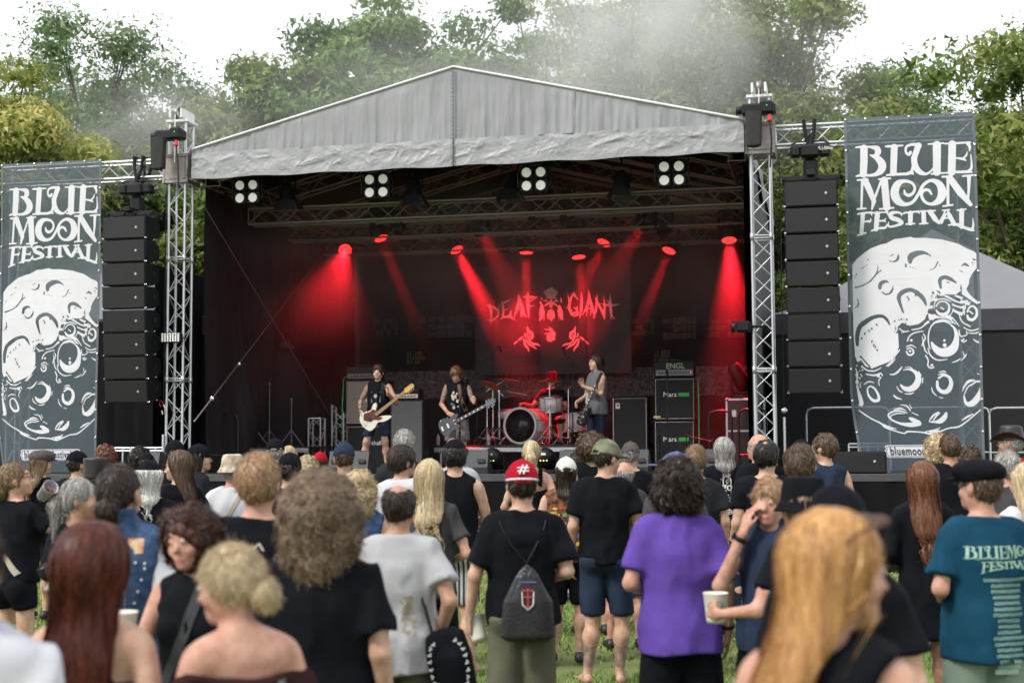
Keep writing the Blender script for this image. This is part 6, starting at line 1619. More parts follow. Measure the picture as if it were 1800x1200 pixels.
    def skin(s, p):
        d = np.full(len(p), 2., f32); z = p[:, 2]
        m = z > 1.38
        if m.any(): d[m] = s.head(p[m])
        m = (z > .70) & (z < 1.62)
        if m.any(): d[m] = smin(d[m], s.torso(p[m]), .025)
        m = z < 1.12
        if m.any():
            for k in (0, 1): d[m] = smin(d[m], s.legd(p[m], k), .015 if k else .02)
        for A, S in ((s.R, s.SR), (s.L, s.SL_)):
            P = np.stack([A[0], A[1], A[1] + A[2] * .2, S]); m = ((p > P.min(0) - .14) & (p < P.max(0) + .14)).all(1)
            if m.any(): d[m] = smin(d[m], s.armd(p[m], A, S), .028)
        return d
def shirt_fn(b, kind='tee', hem=.86, loose=.02, sl=.62, neck=0., off=0.):
    zs = [.2, .60, .80, .92, 1.0, 1.1, 1.2, 1.3, 1.36, 1.41, 1.45, 1.50]; w = b.w; B = b.belly
    hx = .150 if b.fem else .160
    rx = np.array([.30, .215, .185, hx + .022, hx + .012, hx + .004, hx + .010, hx + .016, hx + .012, hx - .02, .08, .05]) * w + loose
    ry = np.array([.26, .19, .15, .142, .130, .122, .124, .126, .115, .09, .07, .05]) * w + loose * .9
    rx[2:6] += B * .35; ry[3:7] += B * .5
    if kind != 'dress': rx[0:2] = rx[2]; ry[0:2] = ry[2]
    if kind in ('tank', 'muscle', 'strap', 'off'): rx[5:] -= loose * .6
    cyy = [0, 0, 0, 0, .003 + B * .2, .004 + B * .25, .0, -.002, -.006, -.012, -.015, -.015]
    amp = .008
    def fn(p):
        d = np.full(len(p), 2., f32)
        m = (p[:, 2] > hem - .06) & (p[:, 2] < 1.62)
        if not m.any(): return d + 0
        q = p[m]
        t = smin(loft(q, zs, rx, ry, 0, cyy), b.torso(q, .010), .03)
        if kind == 'off': t = smax(t, q[:, 2] - 1.365 - .05 * np.abs(q[:, 0]) + .03 * (q[:, 1] < 0), .01)
        if kind == 'strap':
            t = smax(t, q[:, 2] - 1.30 + .10 * (np.abs(q[:, 0]) - .05) - .0 * q[:, 1], .01)
            for k in (-1, 1): t = np.minimum(t, np.maximum(b.torso(q, .008), np.abs(q[:, 0] - k * .085) - .009))
        if kind in ('tank', 'muscle'):
            xx = .105 if kind == 'tank' else .150
            for k in (-1, 1): t = smax(t, -(el(q, (k * (b.shx + (.025 if kind == 'tank' else .045)), -.01, 1.36), (.075 if kind == 'tank' else .062, .3, .12))), .012)
            t = smax(t, -el(q, (0, -.0, 1.52), (.072, .15, .075 if kind == 'tank' else .05)), .01)
        if kind in ('tee', 'dress', 'long', 'off'):
            for A, S in ((b.R, b.SR), (b.L, b.SL_)):
                E = A[0]; ax = (E - S) / np.linalg.norm(E - S); L = np.linalg.norm(E - S)
                w_ = (.85 if b.fem else 1) * (.7 + .3 * w)
                if kind == 'off' : s0 = .35
                else: s0 = 0.
                if sl <= 1: g = rc(q, S + ax * L * s0 - A3(0, 0, .006), S + ax * L * (sl + .05), .056 * w_ + loose * .25, .058 * w_ + loose * .65); g = smax(g, (q - S) @ ax - L * sl, .006)
                else:
                    g = smin(rc(q, S, E, .060 * w_, .056 * w_ + loose * .5), rc(q, E, E + (A[1] - E) * (sl - 1), .056 * w_ + loose * .5, .045 * w_ + loose * .6), .02)
                t = smin(t, g, .03)
        if kind in ('tee', 'dress', 'long'): t = smax(t, -rc(q, (0, .002 + neck * .3, 1.478 - neck), (0, .03, 1.62), .070 + neck * .6, .17), .006)
        if kind in ('tee', 'dress', 'long'): t = smax(t, q[:, 2] - 1.492 - .05 * q[:, 1], .008)
        f1 = wob(q, b.seed, 1, 4, (20, 20, 7)); f2 = wob(q, b.seed + 3, 1, 3, (8, 8, 14))
        rg_ = 1 - 2.4 * np.abs(vn((q + .03 * f2[:, None]) * A3(9, 9, 3.6) + 1.7 * b.seed % 17))
        t = t + np.minimum(1.3 * amp * f1 * (.4 + .6 * np.clip((1.25 - q[:, 2]) * 2.2, 0, 1)) + .008 * f2 - .0150 * rg_, .004) + .0012 * wob(q, 9, 1, 3, (60, 60, 60))
        t = smax(t, hem - q[:, 2] + .008 * np.sin(q[:, 0] * 15 + b.seed), .008)
        d[m] = t - off
        return d
    return fn
def bottom_fn(b, kind='shorts', hem=.50, loose=.022, top=1.02):
    def fn(p):
        d = np.full(len(p), 2., f32); m = p[:, 2] < 1.08
        if not m.any(): return d
        q = p[m]; w = b.w
        t = el(q, (0, -.012, .935), (.168 * w + .012, .128 * w + .012, .14))
        for k in (0, 1):
            H_, K_, A_ = [np.array(v) for v in b.legs[k]]
            if kind == 'shorts': g = rc(q, H_, K_ + (K_ - H_) * .25, .095 * w + loose * .3, .070 * w + loose * 1.3)
            else: g = smin(rc(q, H_, K_, .094 * w + loose * .3, .066 * w + loose), rc(q, K_, A_, .064 * w + loose, .052 * w + loose), .03)
            g = smin(g, el(q, (H_[0] * .95, -.055, .90), (.092 * w + .01, .085 * w + .01, .095)), .04)
            t = smin(t, g, .02)
        t = t + .009 * wob(q, b.seed + 11, 1, 4, (16, 16, 9)) + .004 * wob(q, b.seed + 2, 1, 3, (30, 30, 20))
        if not b.seat: t = smax(t, hem - q[:, 2] + .01 * np.sin(q[:, 1] * 20), .006)
        t = smax(t, q[:, 2] - top, .01)
        d[m] = t
        return d
    return fn
def hair_fn(b, style, ln=.5, vol=0., seed=0):
    sd = np.random.RandomState(seed)
    def fn(p):
        q = b.hp(p)
        r = {'curly': .010, 'long': .007, 'bob': .007}.get(style, .003) + vol
        sk = el(q, (0, -.016, 1.658), (.080 + r, .101 + r, .103 + r * .8))
        face = el(q, (0, .145, 1.585), (.092 + r * .3, .105, .118)) if style not in ('long', 'bob', 'lowbun') else el(q, (0, .155, 1.580), (.14, .160, .128))
        if style in ('short', 'bald', 'thin', 'fringe', 'crop'):
            t = smax(sk, 1.572 - q[:, 2] + .42 * (q[:, 1] + .02), .012)
            for k in (-1, 1): t = smax(t, -el(q, (k * .095, .01, 1.618), (.03, .034, .036)), .01)
            t = smax(t, -face, .02)
            if style == 'bald': t = smax(t, -el(q, (0, -.03, 1.785), (.068, .11, .088)), .01)
            if style == 'thin': t = smax(t, -el(q, (0, -.06, 1.775), (.034, .036, .05)), .02)
            if style == 'fringe': t = smax(t, q[:, 2] - 1.665, .015)
            t = t + .007 * wob(q, seed + 5, 1, 4, (60, 60, 16)) + .004 * wob(q, seed + 8, 1, 3, (110, 110, 30))
        elif style == 'curly':
            t = smax(sk, 1.60 - ln - q[:, 2] + .5 * (q[:, 1] + .02), .03)
            t = smin(t, el(q, (0, -.03, 1.62 - ln * .45), (.085 + vol * 1.0, .085 + vol * .9, .07 + ln * .55)), .05)
            t = smax(t, -face, .03)
            t = t + (.010 + .2 * vol) * wob(q, seed + 5, 1, 4, (40, 40, 34)) + .010 * wob(q, seed + 6, 1, 3, (90, 90, 75))
        else:
            t = smax(sk, 1.555 - q[:, 2] + .5 * (q[:, 1] + .02), .015)
            t = smax(t, -face, .015)
            if style in ('long', 'bob'):
                z0 = 1.62 - ln; zs = [z0 - .02, z0 + .04, 1.40, 1.50, 1.60, 1.70]
                if z0 > 1.38: zs = [z0 - .02, z0 + .03, z0 + .06, z0 + .09, 1.60, 1.70]
                bb = (1.0 if z0 < 1.38 else .88) + vol * 3
                c = loft(q, zs, np.array([.03, .082, .102, .100, .096, .09]) * bb, np.array([.015, .034, .044, .058, .088, .09]) * bb, 0, [-.145, -.142, -.115, -.065, -.03, -.02] if z0 < 1.38 else [-.10, -.105, -.09, -.055, -.03, -.02])
                c = smax(c, z0 - q[:, 2] + .045 * wob(q, seed, 1, 4, (42, 42, 3)), .02); c = smax(c, q[:, 2] - 1.70, .03)
                c = smax(c, -el(q, (0, .13, 1.56), (.11, .135, .19)), .02)
                t = smin(t, c, .03)
            if style in ('bun', 'pony', 'lowbun'):
                if style == 'bun': t = smin(t, el(q, (0, -.125, 1.70), (.048, .045, .045)) + .006 * wob(q, seed, 1, 3, (50, 50, 50)), .012)
                if style == 'lowbun': t = smin(t, el(q, (0, -.115, 1.575), (.050, .040, .055)) + .004 * wob(q, seed, 1, 3, (50, 50, 50)), .012)
                if style == 'pony':
                    z0 = 1.62 - ln
                    t = smin(t, smin(rc(q, (0, -.108, 1.655), (.005, -.138, 1.60), .022, .036), rc(q, (.005, -.138, 1.60), (.01, -.125, z0), .036, .016), .02), .012)
            if style == 'half': pass
            t = t + .005 * wob(q, seed + 1, 1, 4, (120, 120, 9)) + .006 * wob(q, seed + 2, 1, 3, (46, 46, 4)) * np.clip((1.76 - q[:, 2]) * 12, .2, 1)
        return t
    return fn
def grad(fn, P, e=.004):
    g = np.stack([fn(P + A3(e, 0, 0)) - fn(P - A3(e, 0, 0)), fn(P + A3(0, e, 0)) - fn(P - A3(0, e, 0)), fn(P + A3(0, 0, e)) - fn(P - A3(0, 0, e))], 1)
    return g / np.maximum(np.linalg.norm(g, axis=1), 1e-6)[:, None]
def strands(b, fn, V, n, L, w, mode, g, K=6, fly=.4):
    Vq = b.hp(V.astype(f32)); V = V[(Vq[:, 1] < (.10 if mode == 'messy' else .045)) | (Vq[:, 2] > (1.74 if mode != 'straight' else 9))]
    P = V[g.randint(len(V), size=n)].astype(f32); N = grad(fn, P)
    cur = P + N * .001; rnd = g.normal(size=(n, 3)).astype(f32); ph = g.uniform(0, 6.28, n); l = (L * g.uniform(.5, 1.2, n)).astype(f32)
    U = np.cross(N, rnd); U /= np.maximum(np.linalg.norm(U, axis=1), 1e-5)[:, None]; W_ = np.cross(N, U)
    pts = [cur]; rr0 = g.rand(n)
    for k in range(K):
        if mode == 'curl':
            a = ph + k * 1.35; c = cur + (U * np.cos(a)[:, None] + W_ * np.sin(a)[:, None]) * (.007 + .008 * rr0)[:, None] + N * ((.001 + .006 * rr0 ** 2) * k)[:, None] + U * .004 * k - A3(0, 0, .003 * k)
            c = c.astype(f32); pts.append(c)
        else:
            dn = np.zeros_like(cur); dn[:, 2] = -1; dn[:, 1] = -.25 if mode == 'straight' else -.05
            dn += rnd * (.10 if mode == 'straight' else .45)
            Ng = grad(fn, cur); t = dn - Ng * (dn * Ng).sum(1)[:, None] * .92; t /= np.maximum(np.linalg.norm(t, axis=1), 1e-5)[:, None]
            cur = cur + t * (l / K)[:, None]
            dd = fn(cur); off = .0015 + .010 * fly * (k / K) ** 2 * np.abs(rnd[:, 0])
            cur = np.where((dd < off + .03)[:, None], cur - Ng * (dd - off)[:, None], cur).astype(f32); pts.append(cur)
    pts = np.stack(pts, 1); K1 = pts.shape[1]
    sd = np.cross(np.gradient(pts, axis=1), np.repeat(N[:, None], K1, 1)); sd /= np.maximum(np.linalg.norm(sd, axis=2), 1e-6)[..., None]
    ww = (w * (1 - .75 * (np.arange(K1) / (K1 - 1)) ** 2))[None, :, None] * g.uniform(.6, 1.3, n)[:, None, None]
    A_ = pts - sd * ww; B_ = pts + sd * ww
    V2 = np.stack([A_, B_], 2).reshape(-1, 3); i = (np.arange(n) * K1 * 2)[:, None] + (np.arange(K1 - 1) * 2)[None]
    F = np.stack([i, i + 1, i + 3, i + 2], -1).reshape(-1, 4)
    return V2, F
def cap_fn(b, kind):
    def fn(p):
        q = b.hp(p)
        if kind in ('cap', 'capback', 'trucker'):
            y = q[:, 1] if kind != 'capback' else -q[:, 1]; Q = np.stack([q[:, 0], y, q[:, 2]], 1)
            oy = -.014 if kind != 'capback' else .014
            t = el(Q, (0, oy, 1.668), (.094, .118, .112)); t = smax(t, 1.652 - Q[:, 2] - .10 * (Q[:, 1]), .004)
            t = smax(t, -el(Q, (0, -.13, 1.652), (.042, .05, .030)), .004)
            t = np.minimum(t, bx(Q, (0, -.122, 1.655), (.05, .006, .008), .004)) if kind != 'capback' else t
            a = Q[:, 0] * 9; br = el(np.stack([Q[:, 0], Q[:, 1], Q[:, 2] + .035 * (a * .5) ** 2], 1), (0, .135, 1.668), (.078, .085, .007))
            br = smax(br, .06 - Q[:, 1], .01); t = smin(t, br, .006); t = np.minimum(t, el(Q, (0, -.014, 1.782), (.009, .009, .007)))
            t = t + .0008 * np.cos(np.arctan2(Q[:, 0], Q[:, 1] + .014) * 6) ** 12
        elif kind == 'bucket':
            t = loft(q, [1.60, 1.635, 1.67, 1.74, 1.775, 1.79], [.150, .125, .100, .088, .080, .05], [.165, .142, .122, .108, .098, .06], 0, [-.01] * 6); t = smax(t, q[:, 2] - 1.782, .015); t = smax(t, 1.618 - q[:, 2], .003); t = smax(t, -el(q, (0, -.012, 1.60), (.105, .125, .06)), .004)
            t = t + .003 * wob(q, 3, 1, 3, (30, 30, 30))
        elif kind == 'tophat':
            t = loft(q, [1.64, 1.68, 1.80, 1.84], [.105, .102, .108, .112], [.125, .122, .125, .128], 0, [-.012] * 4); t = smax(t, q[:, 2] - 1.825, .012); t = smax(t, 1.655 - q[:, 2], .004); t = t + .004 * wob(q, 3, 1, 3, (24, 24, 24))
        elif kind in ('flat', 'newsboy'):
            t = el(q, (0, .005, 1.715), (.112, .142, .058) if kind == 'flat' else (.122, .140, .070)); t = smin(t, el(q, (0, -.012, 1.69), (.094, .115, .06)), .03); t = smax(t, 1.662 - q[:, 2] - .08 * q[:, 1], .006)
            t = smin(t, el(q, (0, .135, 1.672), (.07, .055, .008)), .01) + .003 * wob(q, 3, 1, 3, (30, 30, 30))
        elif kind == 'cowboy':
            t = loft(q, [1.66, 1.70, 1.78, 1.81], [.098, .094, .080, .06], [.12, .115, .10, .08], 0, [-.012] * 4); t = smax(t, q[:, 2] - 1.80 + .02 * np.exp(-(q[:, 0] / .02) ** 2), .015); t = smax(t, 1.66 - q[:, 2], .004)
            t = smin(t, el(np.stack([q[:, 0], q[:, 1], q[:, 2] - 3.4 * q[:, 0] ** 2 + .6 * q[:, 1] ** 2], 1), (0, 0, 1.668), (.155, .185, .008)), .012)
        elif kind == 'bandana':
            t = el(q, (0, -.014, 1.662), (.089, .111, .110)); t = smax(t, 1.63 - q[:, 2] - .25 * q[:, 1], .006); t = smin(t, el(q, (0, -.128, 1.61), (.022, .016, .018)), .012); t = t + .002 * wob(q, 3, 1, 3, (30, 60, 60))
        elif kind == 'stovecap':  # tall riding cap of the drummer
            t = loft(q, [1.64, 1.68, 1.80, 1.82], [.098, .098, .092, .08], [.12, .12, .115, .1], 0, [-.012] * 4); t = smax(t, q[:, 2] - 1.80, .02); t = smax(t, 1.655 - q[:, 2], .004); t = smin(t, el(q, (0, .12, 1.665), (.09, .08, .008)), .01)
        return t
    return fn
def limits(vs, pad): v = np.array(vs); return v.min(0) - pad, v.max(0) + pad
PEOPLE = {}
def thin_(V, F, b, top, bot):
    """Coarser skin where clothes cover it: vertices there are clustered on a 4 cm grid."""
    kw = dict(top[2]) if top and len(top) > 2 else {}; bk_ = dict(bot[2]) if bot and len(bot) > 2 else {}
    P = V.astype(f32); c = np.zeros(len(V), bool)
    if top: c |= shirt_fn(b, top[0], **kw)(P) < -.012
    if bot:
        if bot[0] == 'pants': bk_.setdefault('hem', .06)
        c |= bottom_fn(b, bot[0], **bk_)(P) < -.012
    if not c.any(): return V, F
    g = np.floor(V[c] / .045).astype(int) + 60; k = (g[:, 0] << 16) | (g[:, 1] << 8) | g[:, 2]
    u, inv = np.unique(k, return_inverse=True); inv = inv.ravel(); s = np.zeros((len(u), 3)); np.add.at(s, inv, V[c]); s /= np.bincount(inv)[:, None]
    keep = np.flatnonzero(~c); mp_ = np.empty(len(V), int); mp_[keep] = np.arange(len(keep)); mp_[np.flatnonzero(c)] = len(keep) + inv
    Q = mp_[F]; ds = (np.diff(np.sort(Q, 1), axis=1) > 0).sum(1) + 1; q4 = Q[ds == 4]; q3 = Q[ds == 3]
    T = []
    for r in q3: r2 = [r[0]] + [r[i] for i in (1, 2, 3) if r[i] not in r[:i]]; T.append(r2[:3])
    T = np.array(T, int).reshape(-1, 3); _, ui = np.unique(np.sort(T, 1), axis=0, return_index=True); T = T[ui]
    q4 = np.concatenate([q4[:, :3], q4[:, [0, 2, 3]]]) if len(q4) else q4.reshape(0, 3)
    return np.concatenate([V[keep], s]), np.concatenate([q4, T])
def person(key, px, ytop, d, label, yaw=0, w=1., fem=False, skin='fair', hair=('short', 'brown'), hat=None, top=('tee', 'black'), bot=('shorts', 'black'), arms=('down', 'down'), head=(0, 0, 0), belly=0.,
           face=False, group='festival crowd', loc=None, H=None, legs=None, seat=False, tatt=None, shoe=True, extra=0., glasses=False, hx=0.):
    hc_ = 'black'
    if hat and ':' in hat: hat, hc_ = hat.split(':')
    seed = abs(hash_(key)) % 1000; g = np.random.RandomState(seed)
    b = Body(w, fem, arms, head, legs, belly, seed, seat)
    htop = 1.755 + extra + {None: .008, 'cap': .022, 'capback': .022, 'trucker': .022, 'bucket': .03, 'tophat': .075, 'flat': .018, 'newsboy': .03, 'cowboy': .05, 'bandana': .015, 'stovecap': .05}[hat] + (hair[3] if len(hair) > 3 and hat is None else 0)
    if loc is None:
        P = at(px, ytop, d); sc = P.z / htop; lo = (P.x, d, 0); rz = R(yaw)
    else: sc = H / 1.755; lo = loc; rz = R(yaw)
    root = thing('person', label, 'person', lo, rz, group, loc is not None, sc)
    h = min(.0195, max(.0105, d * .00165)); h = min(h, .0135) if face or key in ('redcap', 'camo', 'spot', 'purple') else h; h = .0125 if loc is not None else h; PEOPLE[key] = (root, b, d)
    P = [A[i] for A in (b.R, b.L) for i in (0, 1)] + [A[1] + A[2] * .2 for A in (b.R, b.L)] + [(0, -.14, 0), (0, .2, 1.8), (-.22, -.16, .0), (.22, .16, 1)] + [v for l in b.legs for v in l]
    if seat: P += [(0, 0, .3)]
    lo_, hi_ = limits(P, .09); hi_[2] = 1.82; lo_[2] = max(lo_[2] - .02, -.02) if not seat else lo_[2] - .1
    V, F = surf(b.skin, lo_, hi_, h); V, F = thin_(V, F, b, top, bot); fc = V[F].mean(1)
    mi = np.zeros(len(F), int); q = b.hp(fc.astype(f32))
    if face: mi[(el(q, (0, .10, 1.566), (.026, .02, .014)) < 0)] = 1; mi[(np.abs(np.abs(q[:, 0]) - .032) < .020) & (np.abs(q[:, 2] - 1.672 + .3 * np.abs(np.abs(q[:, 0]) - .03)) < .006) & (q[:, 1] > .06)] = 2
    if tatt: 
        for tp in tatt.split():
            A, S = (b.R, b.SR) if tp[0] == 'R' else (b.L, b.SL_)
            if tp[1] == 'u': mi[rc(fc, S, A[0], .07, .06) < 0] = 3
            elif tp[1] == 'f': mi[rc(fc, A[0], A[1], .06, .04) < 0] = 3
            elif tp[1] == 'c': Kk = b.legs[1 if tp[0] == 'R' else 0]; mi[(rc(fc, Kk[1], Kk[2], .07, .06) < 0) & (fc[:, 1] < .0) & (np.abs(fc[:, 2] - .25) < .12)] = 3
    inst('body', npmesh('body', V, F, [SK[skin], LIP, HR[hair[1]] if hair else SK[skin], TATT], True, mi), root)
    if face:
        for k in (-1, 1):
            c = b.hw((k * .031, .0855, 1.645)); m = MB(); m.ball(tuple(c), .0115, 10); e = m.build('eye', EYEW, root)
            dv = nrmz(b.hr @ A3(0, 1, 0)); m = MB(); m.ball(tuple(c + dv * .0075), .0062, 8); m.build('iris', EYED, e)
    # hair
    if hair:
        st_ = hair[0]; ln = hair[2] if len(hair) > 2 else .4; vol = hair[3] if len(hair) > 3 else (.006 if st_ in ('short', 'thin') else 0.)
        fn = hair_fn(b, st_, ln, vol, seed); hc = b.hw((0, -.02, 1.65))
        ext = ln if st_ in ('long', 'bob', 'pony', 'curly') else .12
        if hat in ('cap', 'capback', 'bucket', 'tophat', 'flat', 'newsboy', 'cowboy', 'bandana', 'stovecap', 'trucker'):
            f0 = fn; fn = lambda p: smax(f0(p), b.hp(p)[:, 2] - 1.70 + .0 * p[:, 0], .01)
        ll = hc - A3(.17 + vol, .19 + vol, ext + .10); hh = hc + A3(.17 + vol, .16 + vol, .15 + vol)
        V, F = surf(fn, ll, hh, .0068 if d < 5.6 else min(max(.008, h * .82), .014))
        if len(V):
            ho = inst('hair', npmesh('hair', V, F, [HR[hair[1]]]), root)
            n = int(min(1300, 7600 / (d + 1)) * (1.6 if ext > .3 or st_ == 'curly' else 1) * (4.2 if key in ('ginger', 'curly', 'redhair', 'updo', 'facing', 'purple') else 1)); wd = (.0011 + .00028 * d) * (.6 if key in ('ginger', 'curly', 'redhair', 'updo') else 1)
            if st_ == 'curly': V2, F2 = strands(b, fn, V, n, .05, wd * 1.2, 'curl', g, 6)
            elif st_ in ('long', 'bob', 'pony'): V2, F2 = strands(b, fn, V, n, min(.28, .1 + ln * .4), wd, 'straight', g, 6)
            else: V2, F2 = strands(b, fn, V, int(n * 1.2), .045, wd, 'messy', g, 4, 1.5)
            hm_ = npmesh('hair_strands', V2, F2, [HS[hair[1]]]); k_ = {True: 6}.get(st_ == 'curly', 6 if st_ in ('long', 'bob', 'pony') else 4); tn = np.repeat(np.clip(g.normal(.45, .27, len(F2) // k_ + 1), 0, 1), k_)[:len(F2)]
            hm_.attributes.new('tone', 'FLOAT', 'FACE').data.foreach_set('value', tn.astype(f32)); tag(inst('hair_strands', hm_, root), kind='stuff')
    if hat:
        c = b.hw((0, 0, 1.70)); V, F = surf(cap_fn(b, hat), c - A3(.22, .27, .14), c + A3(.22, .27, .17), max(.0055, h * .55), 2.2)
        hm = {'cap': 'cap', 'capback': 'cap', 'trucker': 'cap', 'bucket': 'bucket_hat', 'tophat': 'tall_hat', 'flat': 'flat_cap', 'newsboy': 'newsboy_cap', 'cowboy': 'wide_brimmed_hat', 'bandana': 'bandana', 'stovecap': 'tall_cap'}[hat]
        inst(hm, npmesh(hm, V, F, [CL[hc_]]), root)
    if glasses:
        m = MB()
        for k in (-1, 1):
            m.tube([tuple(b.hw((k * .033 + .022 * math.cos(a), .108, 1.645 + .016 * math.sin(a)))) for a in np.linspace(0, 6.28, 13)], .0022, 5); m.tube([tuple(b.hw((k * .056, .105, 1.648))), tuple(b.hw((k * .083, .0, 1.645)))], .002, 5)
        m.build('glasses', BLK, root)
    # clothes
    if top:
        kw = dict(top[2]) if len(top) > 2 else {}
        fn = shirt_fn(b, top[0], **kw); hem = kw.get('hem', .86)
        P = [(0, -.2, hem), (0, .2 + belly * .5, 1.56), b.SR + .02, b.SL_ - .02, (-.24 * w, 0, 1.), (.24 * w, 0, 1.)]
        if top[0] in ('tee', 'dress', 'long', 'off'):
            for A, S in ((b.R, b.SR), (b.L, b.SL_)): P += [S, A[0]] + ([A[1]] if kw.get('sl', 0) > 1 else [])
        a, c = limits(P, .09); a[2] = hem - .03; c[2] = 1.56
        V, F = surf(fn, a, c, max(h, .0105) * 1.25)
        nm = {'tee': 't_shirt', 'tank': 'tank_top', 'muscle': 'sleeveless_shirt', 'dress': 'dress', 'long': 'long_sleeved_shirt', 'strap': 'strap_top', 'off': 'off_shoulder_top'}[top[0]]
        to = inst(nm, npmesh(nm, V, F, [CL[top[1]]]), root); PEOPLE[key] = (root, b, d, to, V, F)
    if bot:
        kw = dict(bot[2]) if len(bot) > 2 else {}
        if bot[0] == 'pants': kw.setdefault('hem', .06)
        if top: kw['top'] = min(1.02, dict(top[2] if len(top) > 2 else {}).get('hem', .86) + .05)
        fn = bottom_fn(b, bot[0], **kw); P = [v for l in b.legs for v in (l[:2] if bot[0] == 'shorts' and not seat else l)] + [(-.2 * w, -.17, 1.03), (.2 * w, .17, 1.03)]
        a, c = limits(P, .14); a[2] = kw.get('hem', .5) - .03 if not seat else a[2]; c[2] = 1.05
        V, F = surf(fn, a, c, h * 1.5); nm = bot[0]
        inst(nm, npmesh(nm, V, F, [CL[bot[1]]]), root)
    if shoe and not seat and d < 26:
        for k in (0, 1):
            A_ = np.array(b.legs[k][2]); f = b.foot[k]
            def sf(p): 
                t = smin(rc(p, A_ + (0, -.035, -.045), A_ + f * .14 + (0, 0, -.055), .043, .034), rc(p, A_ + (0, -.01, -.02), A_ + f * .08 + (0, 0, -.045), .044, .034), .03); return smax(t, .0 - p[:, 2], .004)
            a, c = limits([A_ - (.0, .06, .09), A_ + f * .17], .06); a[2] = -.012; V, F = surf(sf, a, c, max(h, .019)); inst('shoe', npmesh('shoe', V, F, [SHOE]), root)
    return root
def hash_(k):
    v = 7
    for ch in str(k): v = (v * 131 + ord(ch)) % 99991
    return v
def onto(key, pts, off=.004, side=-1):
    """Drop (x, z) points onto the back (side -1) or front of a person's top."""
    t = PEOPLE[key]; bv = BVHTree.FromPolygons(t[4].tolist(), t[5].tolist()); o = []
    last = -.12 * -side
    for x, z in pts:
        hit = bv.ray_cast(Vector((x, side * .8, z)), Vector((0, -side, 0)), 1.2)
        y = hit[0].y + side * off if hit[0] is not None else last
        last = y; o.append((x, y, z))
    return o
def print_on(key, V, F, mat, c, name='print', side=-1, off=.004):
    P = onto(key, [((v[0] if side < 0 else -v[0]) + c[0], v[1] + c[1]) for v in V], off, side)
    return inst(name, npmesh(name, P, F, [mat], False), PEOPLE[key][3])
def band_on(key, pts, w, mat, name='strap', side=-1, off=.006, parent=None, n=18):
    """A flat band laid over the top along (x, z) points."""
    pts = np.array(pts, float); s = np.r_[0, np.cumsum(np.hypot(*np.diff(pts, axis=0).T))]; t = np.linspace(0, s[-1], n); X = np.interp(t, s, pts[:, 0]); Z = np.interp(t, s, pts[:, 1])
    dx, dz = np.gradient(X), np.gradient(Z); L = np.hypot(dx, dz); nx, nz = -dz / L * w / 2, dx / L * w / 2
    A_ = onto(key, list(zip(X + nx, Z + nz)), off, side); B_ = onto(key, list(zip(X - nx, Z - nz)), off, side)
    V = [v for ab in zip(A_, B_) for v in ab]; F = [(2 * i, 2 * i + 1, 2 * i + 3, 2 * i + 2) for i in range(n - 1)]
    V2 = [(v[0], v[1] - side * .005, v[2]) for v in V]; m = len(V); F += [tuple(m + i for i in f)[::-1] for f in F[:]]
    return inst(name, npmesh(name, V + V2, F, [mat], False), parent or PEOPLE[key][0])
# ---------------------------------------------------------------- the band
def spos(px, py, t): s, z = st(px, py, t); return (s, t, z)
BAND = 'band on stage'
def bandman(key, px, t, base, **k):
    person(key, px, 0, 22, loc=(stx(px, t), t, base), group=BAND, **k)
bandman('bassist', 665, .8, DECK, H=1.80, label='bass player in black sleeveless shirt and shorts facing the crowd', yaw=180, skin='fair', hair=('short', 'dark', .4, .022), face=True, top=('muscle', 'black'), bot=('shorts', 'navy', {'hem': .58}), tatt='Ru Rf Lf',
        arms=(((.33, .03, 1.13), (.245, .26, 1.28), (.2, .3, .9), (-.5, .5, 0), .9), ((.32, -.04, 1.15), (.24, .22, 1.0), (-.6, .3, -.6), (-.4, -.6, 0), .5)), legs=(((-.09, 0, .9), (-.13, .04, .50), (-.15, -.02, .085)), ((.09, 0, .9), (.19, .03, .50), (.29, -.03, .085))))
bandman('guitarist', 803, 1.0, DECK, H=1.78, label='guitarist with bowed head and brown fringe in black tank top', yaw=184, skin='pink', hair=('short', 'auburn', .4, .02), face=True, head=(0, -32, 0), top=('muscle', 'black'), bot=('shorts', 'taupe', {'hem': .5, 'loose': .04}), tatt='Ru Lu',
        arms=(((.27, .02, 1.18), (.33, .22, 1.13), (.3, .4, .6), (-.7, .4, 0), .9), ((.27, -.04, 1.12), (.10, .22, .96), (-.7, .3, -.3), (-.2, -.7, 0), .5)))
bandman('leadman', 1047, 1.3, DECK, H=1.93, label='long-haired guitarist in grey sleeveless shirt and jeans turned to the left', yaw=128, skin='fair', hair=('long', 'dark', .24, .012), face=True, top=('muscle', 'slate', {'loose': .035}), bot=('pants', 'jeans'),
        arms=(((.26, .06, 1.17), (.13, .30, 1.28), (.1, .3, .9), (.7, .3, 0), 1.), ((.28, .02, 1.14), (.14, .26, 1.05), (-.5, .5, -.4), (-.3, -.6, 0), .6)))
bandman('drummer', 969, TD + .75, RZ - .46, H=1.82, label='drummer in tall cap half hidden by a cymbal behind the drum kit', yaw=180, skin='pink', hair=('short', 'dark'), hat='stovecap:maroon', top=('tee', 'black'), bot=('shorts', 'black'), tatt='Rf', seat=True,
        arms=(((.30, .08, 1.12), (.22, .35, 1.1), (-.2, .9, .1), (-.3, 0, -.9), .9), ((.34, .10, 1.16), (.44, .34, 1.20), (.4, .7, .1), (0, 0, -1), .9)), legs=(((-.1, 0, .9), (-.24, .42, .92), (-.24, .45, .52)), ((.1, 0, .9), (.24, .42, .92), (.24, .45, .52))))
o = thing('drum_stool', 'round drum stool under the drummer', 'stool', (stx(969, TD + .75), TD + .8, RZ), 0, None, True)
